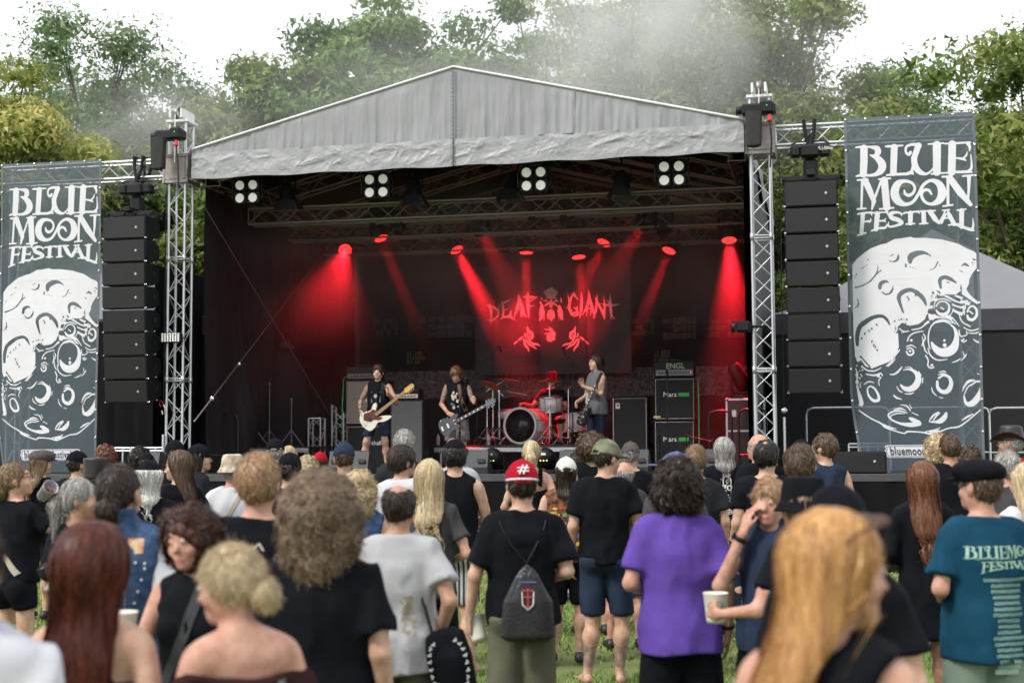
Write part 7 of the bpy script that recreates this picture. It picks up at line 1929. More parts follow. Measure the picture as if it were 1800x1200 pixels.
MB().lathe([(0, .45), (.16, .45), (.17, .40), (.15, .38), (0, .38)], n=20).build('seat', RUB, o)
for k in range(3): rod('leg', (0, 0, .3), (.25 * math.cos(k * 2.09), .25 * math.sin(k * 2.09), 0), .012, CHROME, o)
for a, b, lab in (((926, 694, TD - .05), (889, 687, TD - .3), 'drum stick stretched towards the left cymbals'), ((988, 700, TD + .3), (975, 694, TD - .1), 'drum stick over the white tom')):
    A_, B_ = Vector(spos(*a)), Vector(spos(*b)); c = MB().tube([A_, B_], [.009, .005], 6).build('drum_stick', M('stick_wood', (.6, .45, .25), .5)); c.matrix_world = SM; tag(c, lab, 'drum stick', 'drum sticks')
def guitar(name, lab, pb, ph, n, outline, body_c, pick_c, head_c, blen, strings, inlay=True, fx=.0):
    """pb body centre, ph headstock tip, n facing direction (stage space). Body drawn in its own plane, long axis +X."""
    pb, ph, n = Vector(pb), Vector(ph), Vector(n); ax = (ph - pb); L = ax.length; ax.normalize(); n = (n - ax * n.dot(ax)).normalized(); up = n.cross(ax) * -1
    Mx = Matrix((ax, up, n)).transposed().to_4x4(); Mx.translation = pb
    o = thing(name, lab, 'guitar', (0, 0, 0), 0, 'electric guitars'); o.matrix_world = SM @ Mx
    pts = spline([(x * blen, y * blen, 0) for x, y in outline + outline[:1]], 5); pts = [(p[0], p[1]) for p in pts[:-1]]
    MB().prism(pts, -.020, .020, 'XY').build('body', body_c, o)
    if pick_c:
        q = spline([(x * blen, y * blen, 0) for x, y in pick_pts + pick_pts[:1]], 4); MB().prism([(p[0], p[1]) for p in q[:-1]], .0215, .025, 'XY').build('pickguard', pick_c, o)
    nk = L - .20; x0 = blen * .16
    MB().prism([(x0, -.029), (nk, -.021), (nk, .021), (x0, .029)], .020, .036, 'XY').build('neck', M('maple_neck', (.30, .17, .07), .4) if pick_c else M('dark_neck', (.05, .03, .02), .4), o)
    m = MB()
    for k in range(12): m.box((x0 + (nk - x0) * (1 - .94 ** (k * 2)) / .77, 0, .0375), (.003, .044, .003))
    m.build('frets', CHROME, o)
    if inlay:
        m = MB()
        for k in range(6): m.box((x0 + (nk - x0) * (.25 + k * .13), 0, .037), (.018, .03, .0015))
        m.build('inlays', WHITEP, o)
    hd = [(nk, -.022), (nk + .04, -.045), (nk + .18, -.040), (L, -.015), (nk + .19, .030), (nk + .05, .040), (nk, .022)]; MB().prism(hd, .008, .024, 'XY').build('headstock', head_c, o)
    for k in range(strings): x = nk + .04 + k * .15 / strings * (1 if strings == 4 else 2 if k < 3 else 2) - (0 if strings == 4 or k < 3 else .15); MB().box((x, (.058 if strings == 4 or k < 3 else -.058), .016), (.014, .022, .012), .004).build('tuner', CHROME, o)
    for k, x in enumerate((-.06, .10)): MB().box((x * blen * 2, 0, .027), (.035, .085, .012), .004).build('pickup', CHROME if not pick_c else BLK, o)
    MB().box((-.19 * blen * 2, 0, .027), (.03, .085, .014), .004).build('bridge', CHROME, o)
    m = MB()
    for k in range(strings): yy = (k - (strings - 1) / 2) * .034 / strings * 2; m.tube([(-.36 * blen, yy, .040), (nk, yy * .8, .042)], .0008, 3)
    m.build('strings', CHROME, o)
    for k in range(3): MB().lathe([(.010, .02), (.010, .032)], (-.30 * blen + k * .06, -.30 * blen + k * .0, 0), 8).build('knob', CHROME, o)
    return o
JB = [(-.50, .05), (-.46, -.22), (-.28, -.36), (-.02, -.27), (.12, -.26), (.28, -.36), (.40, -.34), (.34, -.22), (.20, -.10), (.20, .10), (.40, .22), (.58, .36), (.52, .42), (.26, .38), (.06, .27), (-.16, .34), (-.38, .32)]
LP = [(-.50, 0), (-.47, -.24), (-.28, -.37), (-.06, -.30), (.08, -.24), (.22, -.29), (.36, -.30), (.44, -.22), (.34, -.12), (.24, -.05), (.26, .10), (.34, .22), (.22, .29), (.06, .25), (-.08, .28), (-.28, .37), (-.46, .24)]
pick_pts = [(-.34, -.12), (-.20, -.28), (.02, -.22), (.20, -.20), (.22, .12), (.30, .22), (.16, .24), (-.02, .10), (-.20, .05)]
guitar('bass_guitar', 'cream bass guitar with tortoiseshell plate held by the bass player', spos(656, 733, .48), spos(728, 676, .42), (.10, -1, .1), JB, M('cream_lacquer', (.66, .63, .52), .22, 0, .03, 5, coat=.6), M('tortoiseshell', (.10, .02, .012), .2, 0, .5, 30), M('maple_head', (.62, .35, .09), .35), .47, 4, False)
guitar('electric_guitar', 'charcoal electric guitar with chrome pickups held by the middle guitarist', spos(793, 746, .66), spos(872, 703, .60), (.05, -1, .15), LP, M('charcoal_lacquer', (.035, .037, .04), .3, 0, .2, 10, coat=.4), None, M('grey_head', (.10, .12, .15), .35), .42, 6)
guitar('electric_guitar', 'black electric guitar with pale binding held by the long-haired guitarist', spos(1028, 728, .95), spos(1059, 655, .98), (-.75, -.6, .05), LP, M('black_lacquer', (.012, .012, .012), .2, coat=.5), None, M('black_head', (.03, .025, .015), .3), .40, 6)
band_on('guitarist', [(-.05, 1.45), (-.09, 1.2), (-.17, 1.0)], .055, M('leather_strap', (.13, .065, .035), .6), 'guitar_strap', 1); band_on('bassist', [(-.10, 1.46), (-.11, 1.2), (-.17, 1.02)], .05, BLK, 'guitar_strap', 1)
# portrait print on the bass player's shirt, pattern on the others
def blobs(pts, r_, n=7):
    V = []; F = []
    for x, z, s in pts:
        o_ = len(V); V += [(x + r_ * s * math.cos(6.283 * k / n), z + r_ * s * math.sin(6.283 * k / n) * 1.15) for k in range(n)]; F.append(tuple(range(o_, o_ + n)))
    return V, F
g_ = random.Random(3)
print_on('bassist', [(-.075, -.09), (.075, -.09), (.075, .09), (-.075, .09)], [(0, 1, 2, 3)], M('print_grey', (.36, .34, .36), .7, 0, .3, 40), (.0, 1.23), side=1); V, F = blobs([(0, .02, 1.), (0, -.05, .6)], .045, 10); print_on('bassist', V, F, BLK, (.0, 1.23), side=1, off=.007); V, F = blobs([(0, .02, 1.)], .028, 10); print_on('bassist', V, F, MATS['print_grey'], (.0, 1.225), side=1, off=.010)
for c_, m_, n_ in (((.0, 1.18), M('print_cream', (.48, .42, .30), .7, 0, .3, 30), 14), ((.05, 1.16), M('print_blue', (.06, .12, .2), .7), 7)):
    V, F = blobs([(g_.uniform(-.06, .06), g_.uniform(-.13, .13), g_.uniform(.5, 1.3)) for _ in range(n_)], .02); print_on('guitarist', V, F, m_, c_, side=1, off=.005 + .001 * n_ / 7)
V, F = blobs([(g_.uniform(-.09, .09), g_.uniform(-.03, .03), g_.uniform(.5, 1.)) for _ in range(12)], .02); print_on('drummer', V, F, M('print_purple', (.25, .2, .4), .7), (0, 1.3), side=1)
V, F = blobs([(0, 0, 1), (.0, -.06, .8), (-.02, .05, .7), (.02, .02, .9)], .05, 9); print_on('leadman', V, F, M('print_ash', (.38, .40, .42), .7, 0, .3, 30), (.03, 1.12), side=1)
# ---------------------------------------------------------------- the crowd, back to front
P_ = person
GR2 = dict(group='festival crowd')
P_('newsboy', 73, 790, 15, 'blond woman in grey newsboy cap below the left banner plate', -25, .85, True, hair=('long', 'light', .28), hat='newsboy:tweed', top=('tee', 'black'), head=(-20, 0, 0))
P_('capleft', 137, 792, 14.5, 'man in black cap and printed black shirt beneath the left banner', -15, .95, hair=('short', 'dark'), hat='cap', top=('tee', 'black'), head=(-30, 0, 0))
P_('clip', 187, 781, 17, 'person with short red-brown hair just right of the left banner', 0, .9, True, hair=('curly', 'auburn', .06, .02), hat=None, top=('tee', 'charcoal'))
P_('afro', 247, 785, 17.5, 'person with small black afro hair below the left speaker column', 0, .9, hair=('curly', 'black', .04, .03), top=('tee', 'faded'))
P_('bandana', 259, 796, 16, 'person in black bandana just in front of the small afro', 10, .9, hair=('short', 'dark'), hat='bandana', top=('tee', 'black'))
P_('tallhat', 171, 803, 11, 'person in tall black leather hat left of the bun-haired man', 0, 1., hair=('short', 'dark'), hat='tophat:leather', top=('tee', 'black'))
P_('panelcap', 308, 773, 14, 'person in dark cap with pale panel below the left tower', 0, .95, hair=('short', 'dark'), hat='trucker', top=('tee', 'black'))
P_('sideprofile', 352, 780, 14, 'dark-haired woman in black cap looking right by the left tower', -75, .85, True, hair=('long', 'dark', .24), hat='cap', top=('tee', 'faded'), face=True)
P_('halfup', 316, 790, 11.5, 'woman with long brown half-tied hair and blond tips', 30, .88, True, hair=('long', 'brown', .42, .01), top=('tee', 'black'), head=(45, 0, 0), glasses=True, face=True)
P_('whitehair', 263, 808, 10.4, 'white-haired person in black cap with open back strap', 0, 1.05, hair=('bob', 'white', .20, .02), hat='cap', top=('tee', 'black'))
P_('desert', 410, 797, 12, 'person in desert camouflage bucket hat and white shirt', -10, 1.1, hair=('short', 'grey'), hat='bucket:desert', top=('tee', 'white'), skin='red')
P_('backcap', 484, 770, 15, 'man in black cap with shaved neck beneath the curtain opening', 0, 1., hair=('crop', 'grey'), hat='cap', top=('tee', 'taupe'), skin='pink')
P_('blondbit', 508, 783, 16.5, 'blond person half hidden behind the black round cap', 0, .85, True, hair=('bob', 'blond', .16), top=('tee', 'white'))
P_('roundcap', 510, 795, 11, 'person in black round cap right of the strawberry-blond man', 0, 1., hair=('short', 'dark'), hat='cap', top=('tee', 'black'))
P_('paleCurls', 541, 801, 15.5, 'person with pale curls right of the black round cap', 0, .85, True, hair=('curly', 'blond', .05, .015), top=('tee', 'grey'))
P_('darkcap', 563, 794, 17, 'person in dark red cap left of the bass player', 0, .9, hair=('short', 'dark'), hat='cap:maroon', top=('tee', 'black'))
P_('navycap', 605, 777, 12.5, 'man in navy cap standing below the bass player', 0, 1.05, hair=('crop', 'brown'), hat='cap:navy', top=('tee', 'faded'), bot=('shorts', 'olive'))
P_('greytop', 711, 753, 13.6, 'tall grey-haired man in dark shirt right of the bass player', 0, 1.02, hair=('short', 'grey', .4, .012), top=('tee', 'faded'), bot=('pants', 'black'))
P_('dadwhite', 706, 780, 11.5, 'dark grey-haired man in white shirt looking right', -18, 1.02, hair=('short', 'dark', .4, .018), top=('tee', 'white'), head=(-35, 0, 0), face=True, bot=('shorts', 'olive'))
P_('pinkhead', 797, 768, 13, 'bald pink-headed man in pale grey shirt behind the bandana man', 0, 1.08, hair=('fringe', 'grey'), top=('tee', 'ash'), skin='pink', bot=('shorts', 'olive'))
P_('striped', 800, 771, 11.2, 'slim man in black sleeveless shirt and striped shorts', -5, .98, hair=('crop', 'black', .4, .01), hat='bandana', top=('muscle', 'black', {'hem': .88}), bot=('shorts', 'stripe', {'hem': .52}), arms=('fold', 'fold'), glasses=True, skin='fair', shoe=False)
P_('ponytail', 934, 773, 13.5, 'blond woman with high ponytail and bare shoulders', -5, .85, True, hair=('pony', 'blond', .24), top=('strap', 'black'), bot=('shorts', 'denim', {'hem': .7}), arms=('front', 'front'))
P_('trucker', 995, 803, 11.8, 'long-haired person in white and red mesh cap and patched vest', 0, 1., hair=('long', 'dark', .22), hat='cap:mesh', top=('muscle', 'patch', {'loose': .03}), bot=('shorts', 'black', {'hem': .5}), arms=('front', 'front'))
P_('darkdot', 1015, 792, 16.5, 'small dark-haired head between the cream cap and the bun', 0, .9, True, hair=('short', 'dark', .4, .015), top=('tee', 'black'))
P_('curlbun', 1040, 757, 13.5, 'tall person with curly brown bun and black tank top', 0, .92, hair=('curly', 'brown', .02, .028), top=('tank', 'black'), head=(-20, 0, 0), bot=('shorts', 'black'))
P_('plaid', 1108, 776, 15, 'man in brown plaid cap with shaved grey neck', 0, 1.05, hair=('crop', 'grey'), hat='cap:tweed', top=('tee', 'black'), skin='pink', bot=('pants', 'jeans'))
P_('camo', 1061, 771, 10.7, 'tall man in camouflage cap, black shirt and navy shorts', 0, 1., hair=('crop', 'dark'), hat='cap:camo', top=('tee', 'black', {'loose': .026, 'hem': .87, 'sl': .68}), bot=('shorts', 'navy', {'hem': .50}), arms=('down', 'chest'), head=(-52, -8, 0), face=True, tatt='Rc Lc', skin='fair', shoe=False)
P_('baldcurl', 1096, 806, 12.6, 'balding man with grey curls at his neck in dark shirt', 0, 1.1, hair=('fringe', 'grey', .4, .022), top=('tee', 'charcoal', {'loose': .03}), bot=('shorts', 'blue'), belly=.05, skin='pink')
P_('lightbrown', 1222, 780, 11.8, 'light brown-haired man in black shirt behind the purple shirt', 0, 1.02, hair=('short', 'light', .4, .012), top=('tee', 'faded'), bot=('pants', 'black'), head=(-10, 0, 0))
P_('godback', 1272, 767, 14, 'grey long-haired man with white lettering on his black shirt', 0, 1.05, hair=('bob', 'grey', .18, .008), top=('tee', 'black'), bot=('pants', 'jeans'))
P_('capblue', 1183, 794, 10.2, 'person in faded blue cap with its brim pointing left', 25, 1.15, hair=('short', 'dark'), hat='cap:capblue', top=('tee', 'charcoal'), head=(62, 5, 0), bot=('pants', 'black'), skin='pink')
P_('beard', 1333, 761, 13.5, 'bald bearded man behind the dark-haired man', 20, 1.05, hair=('fringe', 'grey'), top=('tee', 'black'), skin='pink', head=(25, 0, 0))
P_('smallbrown', 1390, 788, 15, 'small brown-haired head between two dark shirts', 0, .85, True, hair=('bob', 'brown', .16), top=('tee', 'black'))
P_('darkhair', 1346, 771, 11, 'dark-haired man in black shirt with thinning crown', -5, 1.05, hair=('thin', 'black', .4, .010), top=('tee', 'black'), bot=('pants', 'denim'), head=(-22, 0, 0), arms=('down', 'front'))
P_('yellowcap', 1407, 772, 14.5, 'person in dark cap behind the brown-haired man at the right tower', 15, .95, hair=('short', 'dark'), hat='cap', top=('tee', 'black'))
P_('sunman', 1449, 760, 13, 'brown-haired man in sleeveless shirt and glasses below the front speaker', 15, .98, hair=('short', 'brown', .4, .008), top=('muscle', 'navy'), head=(38, 0, 0), glasses=True, bot=('pants', 'black'), face=True)
P_('nearbrown', 1406, 778, 8.3, 'short brown-haired man behind the man touching his nose', -8, 1., hair=('crop', 'brown', .4, .004), top=('tee', 'black'), skin='pink')
P_('wavyblond', 1646, 762, 15, 'person with wavy blond hair in front of the right banner plate', -10, .9, True, hair=('curly', 'blond', .10, .015), top=('tee', 'black'))
P_('tankback', 1669, 761, 13.5, 'man in black tank top with tattooed shoulder', 0, 1.02, hair=('crop', 'brown', .4, .006), top=('tank', 'black'), skin='tan', tatt='Lu', bot=('pants', 'black'))
P_('darkcurl', 1704, 784, 14.5, 'person with dark curls right of the tank top man', 0, .9, True, hair=('curly', 'brown', .04, .02), top=('tee', 'black'))
P_('cowboy', 1775, 746, 14, 'bearded man in black leather hat and red shirt', 20, 1.05, hair=('short', 'grey'), hat='cowboy:leather', top=('tee', 'red'), head=(40, 0, 0), skin='tan', face=True)
P_('greyright', 1769, 790, 10.5, 'grey-haired man in dark grey shirt at the right edge', 0, 1.1, hair=('short', 'grey', .4, .010), top=('tee', 'charcoal'), head=(15, 0, 0), skin='pink')
P_('auburn', 1620, 809, 9.2, 'woman with long auburn hair in short black dress', -4, .95, True, hair=('long', 'auburn', .38, .022), top=('dress', 'black', {'hem': .56, 'sl': 1.35, 'loose': .03}), bot=None, arms=('front', 'front'), skin='pink')
P_('edgeblond', 1802, 812, 8.2, 'blond woman cut by the right edge with raised hand', 20, .9, True, hair=('long', 'blond', .26), top=('tee', 'white'), arms=('up', 'down'))
P_('drinker', 33, 811, 9.4, 'woman in black shirt and denim shorts drinking at the left edge', -35, .92, True, hair=('lowbun', 'light'), top=('tee', 'black', {'hem': .93}), bot=('shorts', 'black', {'hem': .76}), arms=('down', 'drink'), head=(-38, 8, 0), glasses=True, face=True, skin='fair')
P_('greypony', 141, 838, 7.4, 'man with grey ponytail in black shirt seen in profile', -40, 1.02, hair=('pony', 'grey', .26), top=('tee', 'black', {'sl': .8}), bot=('pants', 'black'), head=(-42, 0, 0), face=True, skin='tan')
P_('vest', 211, 814, 5.7, 'man with brown bun in studded denim vest over white shirt', 0, 1., hair=('lowbun', 'dark', .4), top=('tee', 'white', {'loose': .02}), bot=('pants', 'black'), head=(-12, 0, 0))
P_('strawb', 456, 792, 6.0, 'broad strawberry-blond man with white swirl on his black shirt', -6, 1.12, hair=('short', 'strawb', .4, .012), top=('tee', 'black'), skin='pink', bot=('pants', 'jeans'))
P_('jeanvest', 632, 826, 9., 'blond curly-haired person behind the big curly-haired man', 0, .95, hair=('curly', 'blond', .14, .02), top=('muscle', 'denim', {'loose': .03}), bot=('pants', 'black'))
P_('spot', 701, 848, 6.8, 'balding man in stained pale shirt carrying a black tote bag', -4, 1.06, hair=('bald', 'dark', .4, .006), top=('tee', 'ash', {'loose': .025, 'hem': .78}), bot=('shorts', 'olive', {'hem': .44}), arms=('front', 'pocket'), skin='tan', head=(-6, -4, 0), belly=.03)
P_('straight', 755, 806, 9.0, 'woman with straight blond hair and dark grey shirt', -4, .95, True, hair=('long', 'blond', .30, .008), top=('tee', 'charcoal'), bot=('pants', 'black'), arms=('front', 'front'), skin='pink')
P_('redcap', 917, 808, 7.7, 'man in red cap, black shirt and olive shorts with drawstring bag', 2, 1.04, hair=('crop', 'dark'), hat='cap:maroon', top=('tee', 'black', {'loose': .03, 'hem': .86, 'sl': .78}), bot=('shorts', 'olive', {'hem': .47, 'loose': .025}), arms=('cupdown', 'front'), skin='fair')
P_('purple', 1191, 805, 7.0, 'man with dark curls in plain purple shirt and black shorts', -4, 1.08, hair=('curly', 'dark', .05, .022), top=('tee', 'purple', {'loose': .025, 'hem': .80, 'sl': .74}), bot=('shorts', 'black', {'hem': .42, 'loose': .035}), arms=('front', 'down'), skin='pink', head=(-14, 0, 0))
P_('nose', 1352, 836, 6.9, 'man with grey-blond hair touching his nose with a watch on his wrist', 145, 1., hair=('short', 'strawb', .4, .010), top=('muscle', 'navy'), arms=('cup', 'face'), head=(10, -6, 0), face=True, skin='pink')
P_('bucket', 1410, 836, 6.2, 'long-haired person in black bucket hat holding a cup', 30, .95, True, hair=('long', 'light', .36), hat='bucket', top=('tee', 'black'), arms=('cupout', 'front'), skin='pink', head=(10, 0, 0))
P_('teal', 1722, 806, 6.7, 'man in black flat cap and teal shirt with pale tour print', 10, 1.1, hair=('crop', 'brown'), hat='flat', top=('tee', 'teal', {'loose': .026, 'hem': .80, 'sl': .74}), bot=('shorts', 'sage', {'hem': .45}), arms=('front', 'front'), head=(24, 0, 0), glasses=True, skin='pink')
P_('curly', 566, 826, 5.0, 'broad man with huge grey-brown curls in plain black shirt', -4, 1.1, hair=('curly', 'curl', .19, .050), top=('tee', 'black', {'loose': .025, 'sl': .72, 'hem': .8}), bot=('pants', 'jeans'), arms=('front', 'down'), skin='fair')
P_('facing', 347, 886, 5.2, 'woman with short red-brown hair facing the camera with a cup', 172, .98, True, hair=('curly', 'mahogany', .04, .012), top=('muscle', 'black'), bot=('pants', 'black'), arms=('down', 'cuphi'), head=(-16, -10, 6), face=True, skin='pink')
P_('bigcap', 1468, 850, 4.3, 'person in plain black cap right in front of the bucket hat', 0, 1., hair=('short', 'dark'), hat='cap', top=('tee', 'black'))
P_('redhair', 168, 910, 3.9, 'woman with long dark red hair and bare shoulders', -8, 1.05, True, hair=('long', 'red', .60, .032), top=('strap', 'black'), bot=('pants', 'black'), head=(-4, 4, 0), skin='fair')
P_('updo', 425, 950, 3.9, 'blond woman with loose low knot looking left, bare shoulders', 28, .92, True, hair=('lowbun', 'blond', .4, .004), top=('off', 'brown', {'loose': .018, 'sl': .9}), bot=('pants', 'black'), head=(46, -14, 0), face=True, skin='pink')
P_('ginger', 1450, 890, 2.85, 'woman with long ginger hair in the foreground looking right', -28, .95, True, hair=('long', 'ginger', .52, .010), top=('tank', 'black'), bot=('pants', 'black'), head=(-50, -6, 0), face=True, skin='pink')
P_('edge', -58, 898, 3.2, 'person in white shirt cut off by the lower left corner', 0, .9, hair=('short', 'dark', .4, .01), top=('tee', 'white', {'loose': .03}), bot=('pants', 'jeans'))
# ---------------------------------------------------------------- prints, straps, bags, cups
WPR = M('shirt_print_white', (.62, .62, .60), .7, 0, .1, 40); MINT = M('shirt_print_mint', (.30, .48, .38), .7, 0, .15, 40)
LV, LF = LETTERS; fz = np.array([LV[list(f)].mean(0) for f in LF]); zb1 = st(1600, 312.5, -.2)[1]; zb2 = st(1610, 368, -.2)[1] + .05 * (fz[:, 0] - fz[:, 0].mean()) * .6
for rw, sc_, cc in ((fz[:, 1] > zb1, .125, (-.052, 1.325)), ((fz[:, 1] <= zb1) & (fz[:, 1] > zb2), .125, (.155, 1.325)), (fz[:, 1] <= zb2, .165, (.05, 1.258))):
    fs = [f for f, k in zip(LF, rw) if k]; ids = sorted({i for f in fs for i in f}); mp_ = {i: j for j, i in enumerate(ids)}; Q = LV[ids]; Q = (Q - (Q.min(0) + Q.max(0)) / 2) * sc_
    print_on('teal', [tuple(q) for q in Q], [tuple(mp_[i] for i in f) for f in fs], MINT, cc)
rg = random.Random(12); V = []; F = []
for k, n_ in enumerate((21, 15, 15, 14, 13, 14, 15, 11, 11, 12, 16, 15, 13, 14, 11, 10)):      # the tour list: rows too blurred to read
    for i in range(n_):
        x = (i - (n_ - 1) / 2) * .0115; z = -k * .0275
        for q in ((x - .003, z, .0022, .016), (x + .003, z + rg.choice((.006, -.006, 0)), .0045, .0022)):
            o_ = len(V); V += [(q[0] - q[2], q[1] - q[3] / 2), (q[0] + q[2], q[1] - q[3] / 2), (q[0] + q[2], q[1] + q[3] / 2), (q[0] - q[2], q[1] + q[3] / 2)]; F.append((o_, o_ + 1, o_ + 2, o_ + 3))
print_on('teal', V, F, MINT, (.045, 1.195)); print_on('teal', [(-.06, -.012), (.06, -.012), (.06, .012), (-.06, .012)], [(0, 1, 2, 3)], MINT, (.045, .755 + .0))
V, F = text_geo('god\nis\ndead', .105, .003); print_on('godback', V, F, WPR, (.03, 1.20)); band_on('godback', [(-.03, 1.28), (-.03, 1.40), (.04, 1.40), (.04, 1.05), (.0, 1.05)], .008, WPR, 'print', n=14)
m_ = M('swirl_print', (.42, .37, .32), .7)
for pts, w_ in (([(.02 + .060 * math.cos(a) * (1 - a / 14), 1.24 + .060 * math.sin(a) * (1 - a / 14)) for a in np.linspace(.6, 9, 26)], .013), ([(-.02, 1.33), (-.05, 1.27), (-.06, 1.19), (-.02, 1.13), (.06, 1.12)], .017), ([(.05, 1.15), (.085, 1.12), (.06, 1.09), (.04, 1.12)], .008), ([(.0, 1.34), (-.02, 1.37), (-.04, 1.35)], .007), ([(.09, 1.30), (.11, 1.24), (.10, 1.18)], .01)): band_on('strawb', [(x + .06, z + .02) for x, z in pts], w_, m_, 'print', n=26)
V, F = text_geo('HEAVY', .055, .003) if False else blobs([(g_.uniform(-.06, .06), g_.uniform(-.05, .05), g_.uniform(.4, 1.)) for _ in range(16)], .013, 5); print_on('capleft', V, F, WPR, (.05, 1.22)); print_on('sideprofile', V, F, WPR, (.0, 1.2), side=1)
V, F = blobs([(g_.gauss(0, .017), g_.gauss(0, .05), g_.uniform(.3, 1.)) for _ in range(40)], .013, 9); print_on('spot', V, F, M('tan_stain', (.36, .31, .22), .85, 0, .15, 30, alpha=.9), (.07, 1.10), 'stain', off=.0025)
for k, (c_, n_) in enumerate((((.45, .06, .04), 10), ((.55, .45, .08), 8), ((.10, .30, .12), 6), ((.6, .6, .58), 10), ((.1, .15, .4), 6))):
    V, F = [], []
    for _ in range(n_):
        x, z, a, b_ = g_.uniform(-.13, .13), g_.uniform(-.20, .20), g_.uniform(.015, .04), g_.uniform(.008, .02); o_ = len(V); V += [(x - a, z - b_), (x + a, z - b_), (x + a, z + b_), (x - a, z + b_)]; F.append((o_, o_ + 1, o_ + 2, o_ + 3))
    print_on('trucker', V, F, M('patch_cloth_%d' % k, c_, .8), (0, 1.18), 'patches', off=.004 + .0012 * k)
# denim vest with studs over the white shirt
key = 'vest'; rt, b = PEOPLE[key][:2]
vf = shirt_fn(b, 'muscle', hem=.93, loose=.03, off=.016); V, F = surf(vf, (-.36, -.32, .88), (.36, .36, 1.56), .0085); vo = inst('denim_vest', npmesh('denim_vest', V, F, [CL['denim']]), rt)
tv = PEOPLE[key]; PEOPLE[key] = (rt, b, tv[2], vo, V, F)
m = MB(); m.lathe([(.0085, 0), (.0015, .010), (0, .010)], n=6, axis='Y', rot=(R(180), 0, 0), smooth=False); studm = m.mesh('stud', CHROME)
for x, z in [(x * .9, 1.375 - abs(x) * .10) for x in np.linspace(-.15, .15, 9)] + [(.135 - .012 * k, 1.34 - .046 * k) for k in range(9)] + [(-.135 + .012 * k, 1.34 - .046 * k) for k in range(9)]: inst('stud', studm, vo, onto(key, [(x, z)], .0)[0])
print_on(key, [(-.10, -.03), (.10, -.03), (.10, .03), (-.10, .03)], [(0, 1, 2, 3)], M('patch_colour', (.45, .10, .05), .8, 0, 0, 30, col2=(.60, .50, .30)), (.03, 1.43), 'patch')
for x in (-.07, .07): band_on(key, [(x, 1.36), (x * .9, .96)], .006, M('seam_thread', (.12, .13, .16), .8), 'seam', off=.003)
# straps that lie on their wearers
band_on('drinker', [(-.14, 1.36), (.0, 1.16), (.13, 1.0)], .035, M('beige_strap', (.38, .34, .27), .7), 'bag_strap'); band_on('desert', [(-.12, 1.08), (.02, 1.25), (.11, 1.42)], .035, MATS['beige_strap'], 'bag_strap'); band_on('straight', [(.09, 1.42), (.06, 1.2), (.03, .95)], .035, BLK, 'bag_strap'); band_on('facing', [(-.06, 1.45), (.0, 1.25), (.12, 1.0)], .045, M('black_strap', (.02, .022, .025), .5), 'bag_strap', side=1); band_on('capblue', [(-.10, 1.40), (-.02, 1.25), (.06, 1.1)], .012, WHITEP, 'bag_strap')
band_on('updo', [(.10, 1.335), (.11, 1.2), (.10, 1.05)], .03, M('woven_strap', (.30, .32, .30), .7, 0, 0, 60, col2=(.04, .04, .045)), 'bag_strap')
band_on('updo', [(-.085, 1.34), (-.08, 1.30)], .01, BLK, 'bra_strap')
# drawstring bag
def on_back(key, c, dims, shape, mat, name, lab, cat, strings, group=None, off=.03):
    P = PEOPLE[key]; p = onto(key, [c], off)[0]; o = thing(name, lab, cat, (0, 0, 0), 0, group); o.matrix_world = P[0].matrix_world @ Matrix.Translation(p)
    V, F = surf(shape, (-dims[0], -dims[1], -dims[2]), dims, .0085); inst('bag_body', npmesh('bag_body', V, F, [mat]), o)
    inv = o.matrix_world.inverted() @ P[0].matrix_world
    for s_ in strings:
        q = [inv @ Vector(v) for v in (onto(key, s_, .007) if len(s_[0]) == 2 else s_)]; MB().tube(q, .0045, 6).build('cord', BLK, o)
    return o
def dsb(p):
    t = loft(p, [-.22, -.19, 0, .14, .20], [.12, .150, .135, .07, .02], [.035, .055, .05, .03, .012]); t = smax(t, p[:, 2] - .20, .01); t = smax(t, -.215 - p[:, 2], .02); return t + .006 * wob(p, 4, 1, 4, (18, 18, 12)) + .006 * np.cos(np.arctan2(p[:, 1], p[:, 0]) * 14) * np.clip(p[:, 2] * 5, 0, 1)
o = on_back('redcap', (.02, 1.00), (.20, .12, .27), dsb, M('nylon_black', (.016, .016, .018), .42, 0, .2, 10, .3, 80), 'drawstring_bag', 'black drawstring bag with small print on the back of the red cap man', 'bag',
            ([(.03, 1.19), (-.06, 1.30), (-.12, 1.40), (-.13, 1.44)], [(.01, 1.19), (.07, 1.30), (.12, 1.40), (.13, 1.44)]), off=.04)
for (x0, z0, pts, c_) in ((0, 0, [(-.032, .05), (-.030, -.02), (0, -.05), (.030, -.02), (.032, .05)], (.62, .60, .60)), (0, 0, [(-.03, .055), (.03, .055)], (.50, .05, .04)), (0, 0, [(0, .07), (0, -.045)], (.50, .05, .04)), (0, 0, [(-.03, .02), (.03, .02)], (.50, .05, .04)), (0, 0, [(-.045, .10), (.045, .10)], (.12, .10, .35))):
    MB().tube([(x, -.058 + .1 * abs(x) ** 1.2 - .0, z + .01) for x, z in pts], .0045, 5).build('print', M('bagprint_%d' % int(c_[0] * 100 + c_[2] * 10), c_, .6), o)
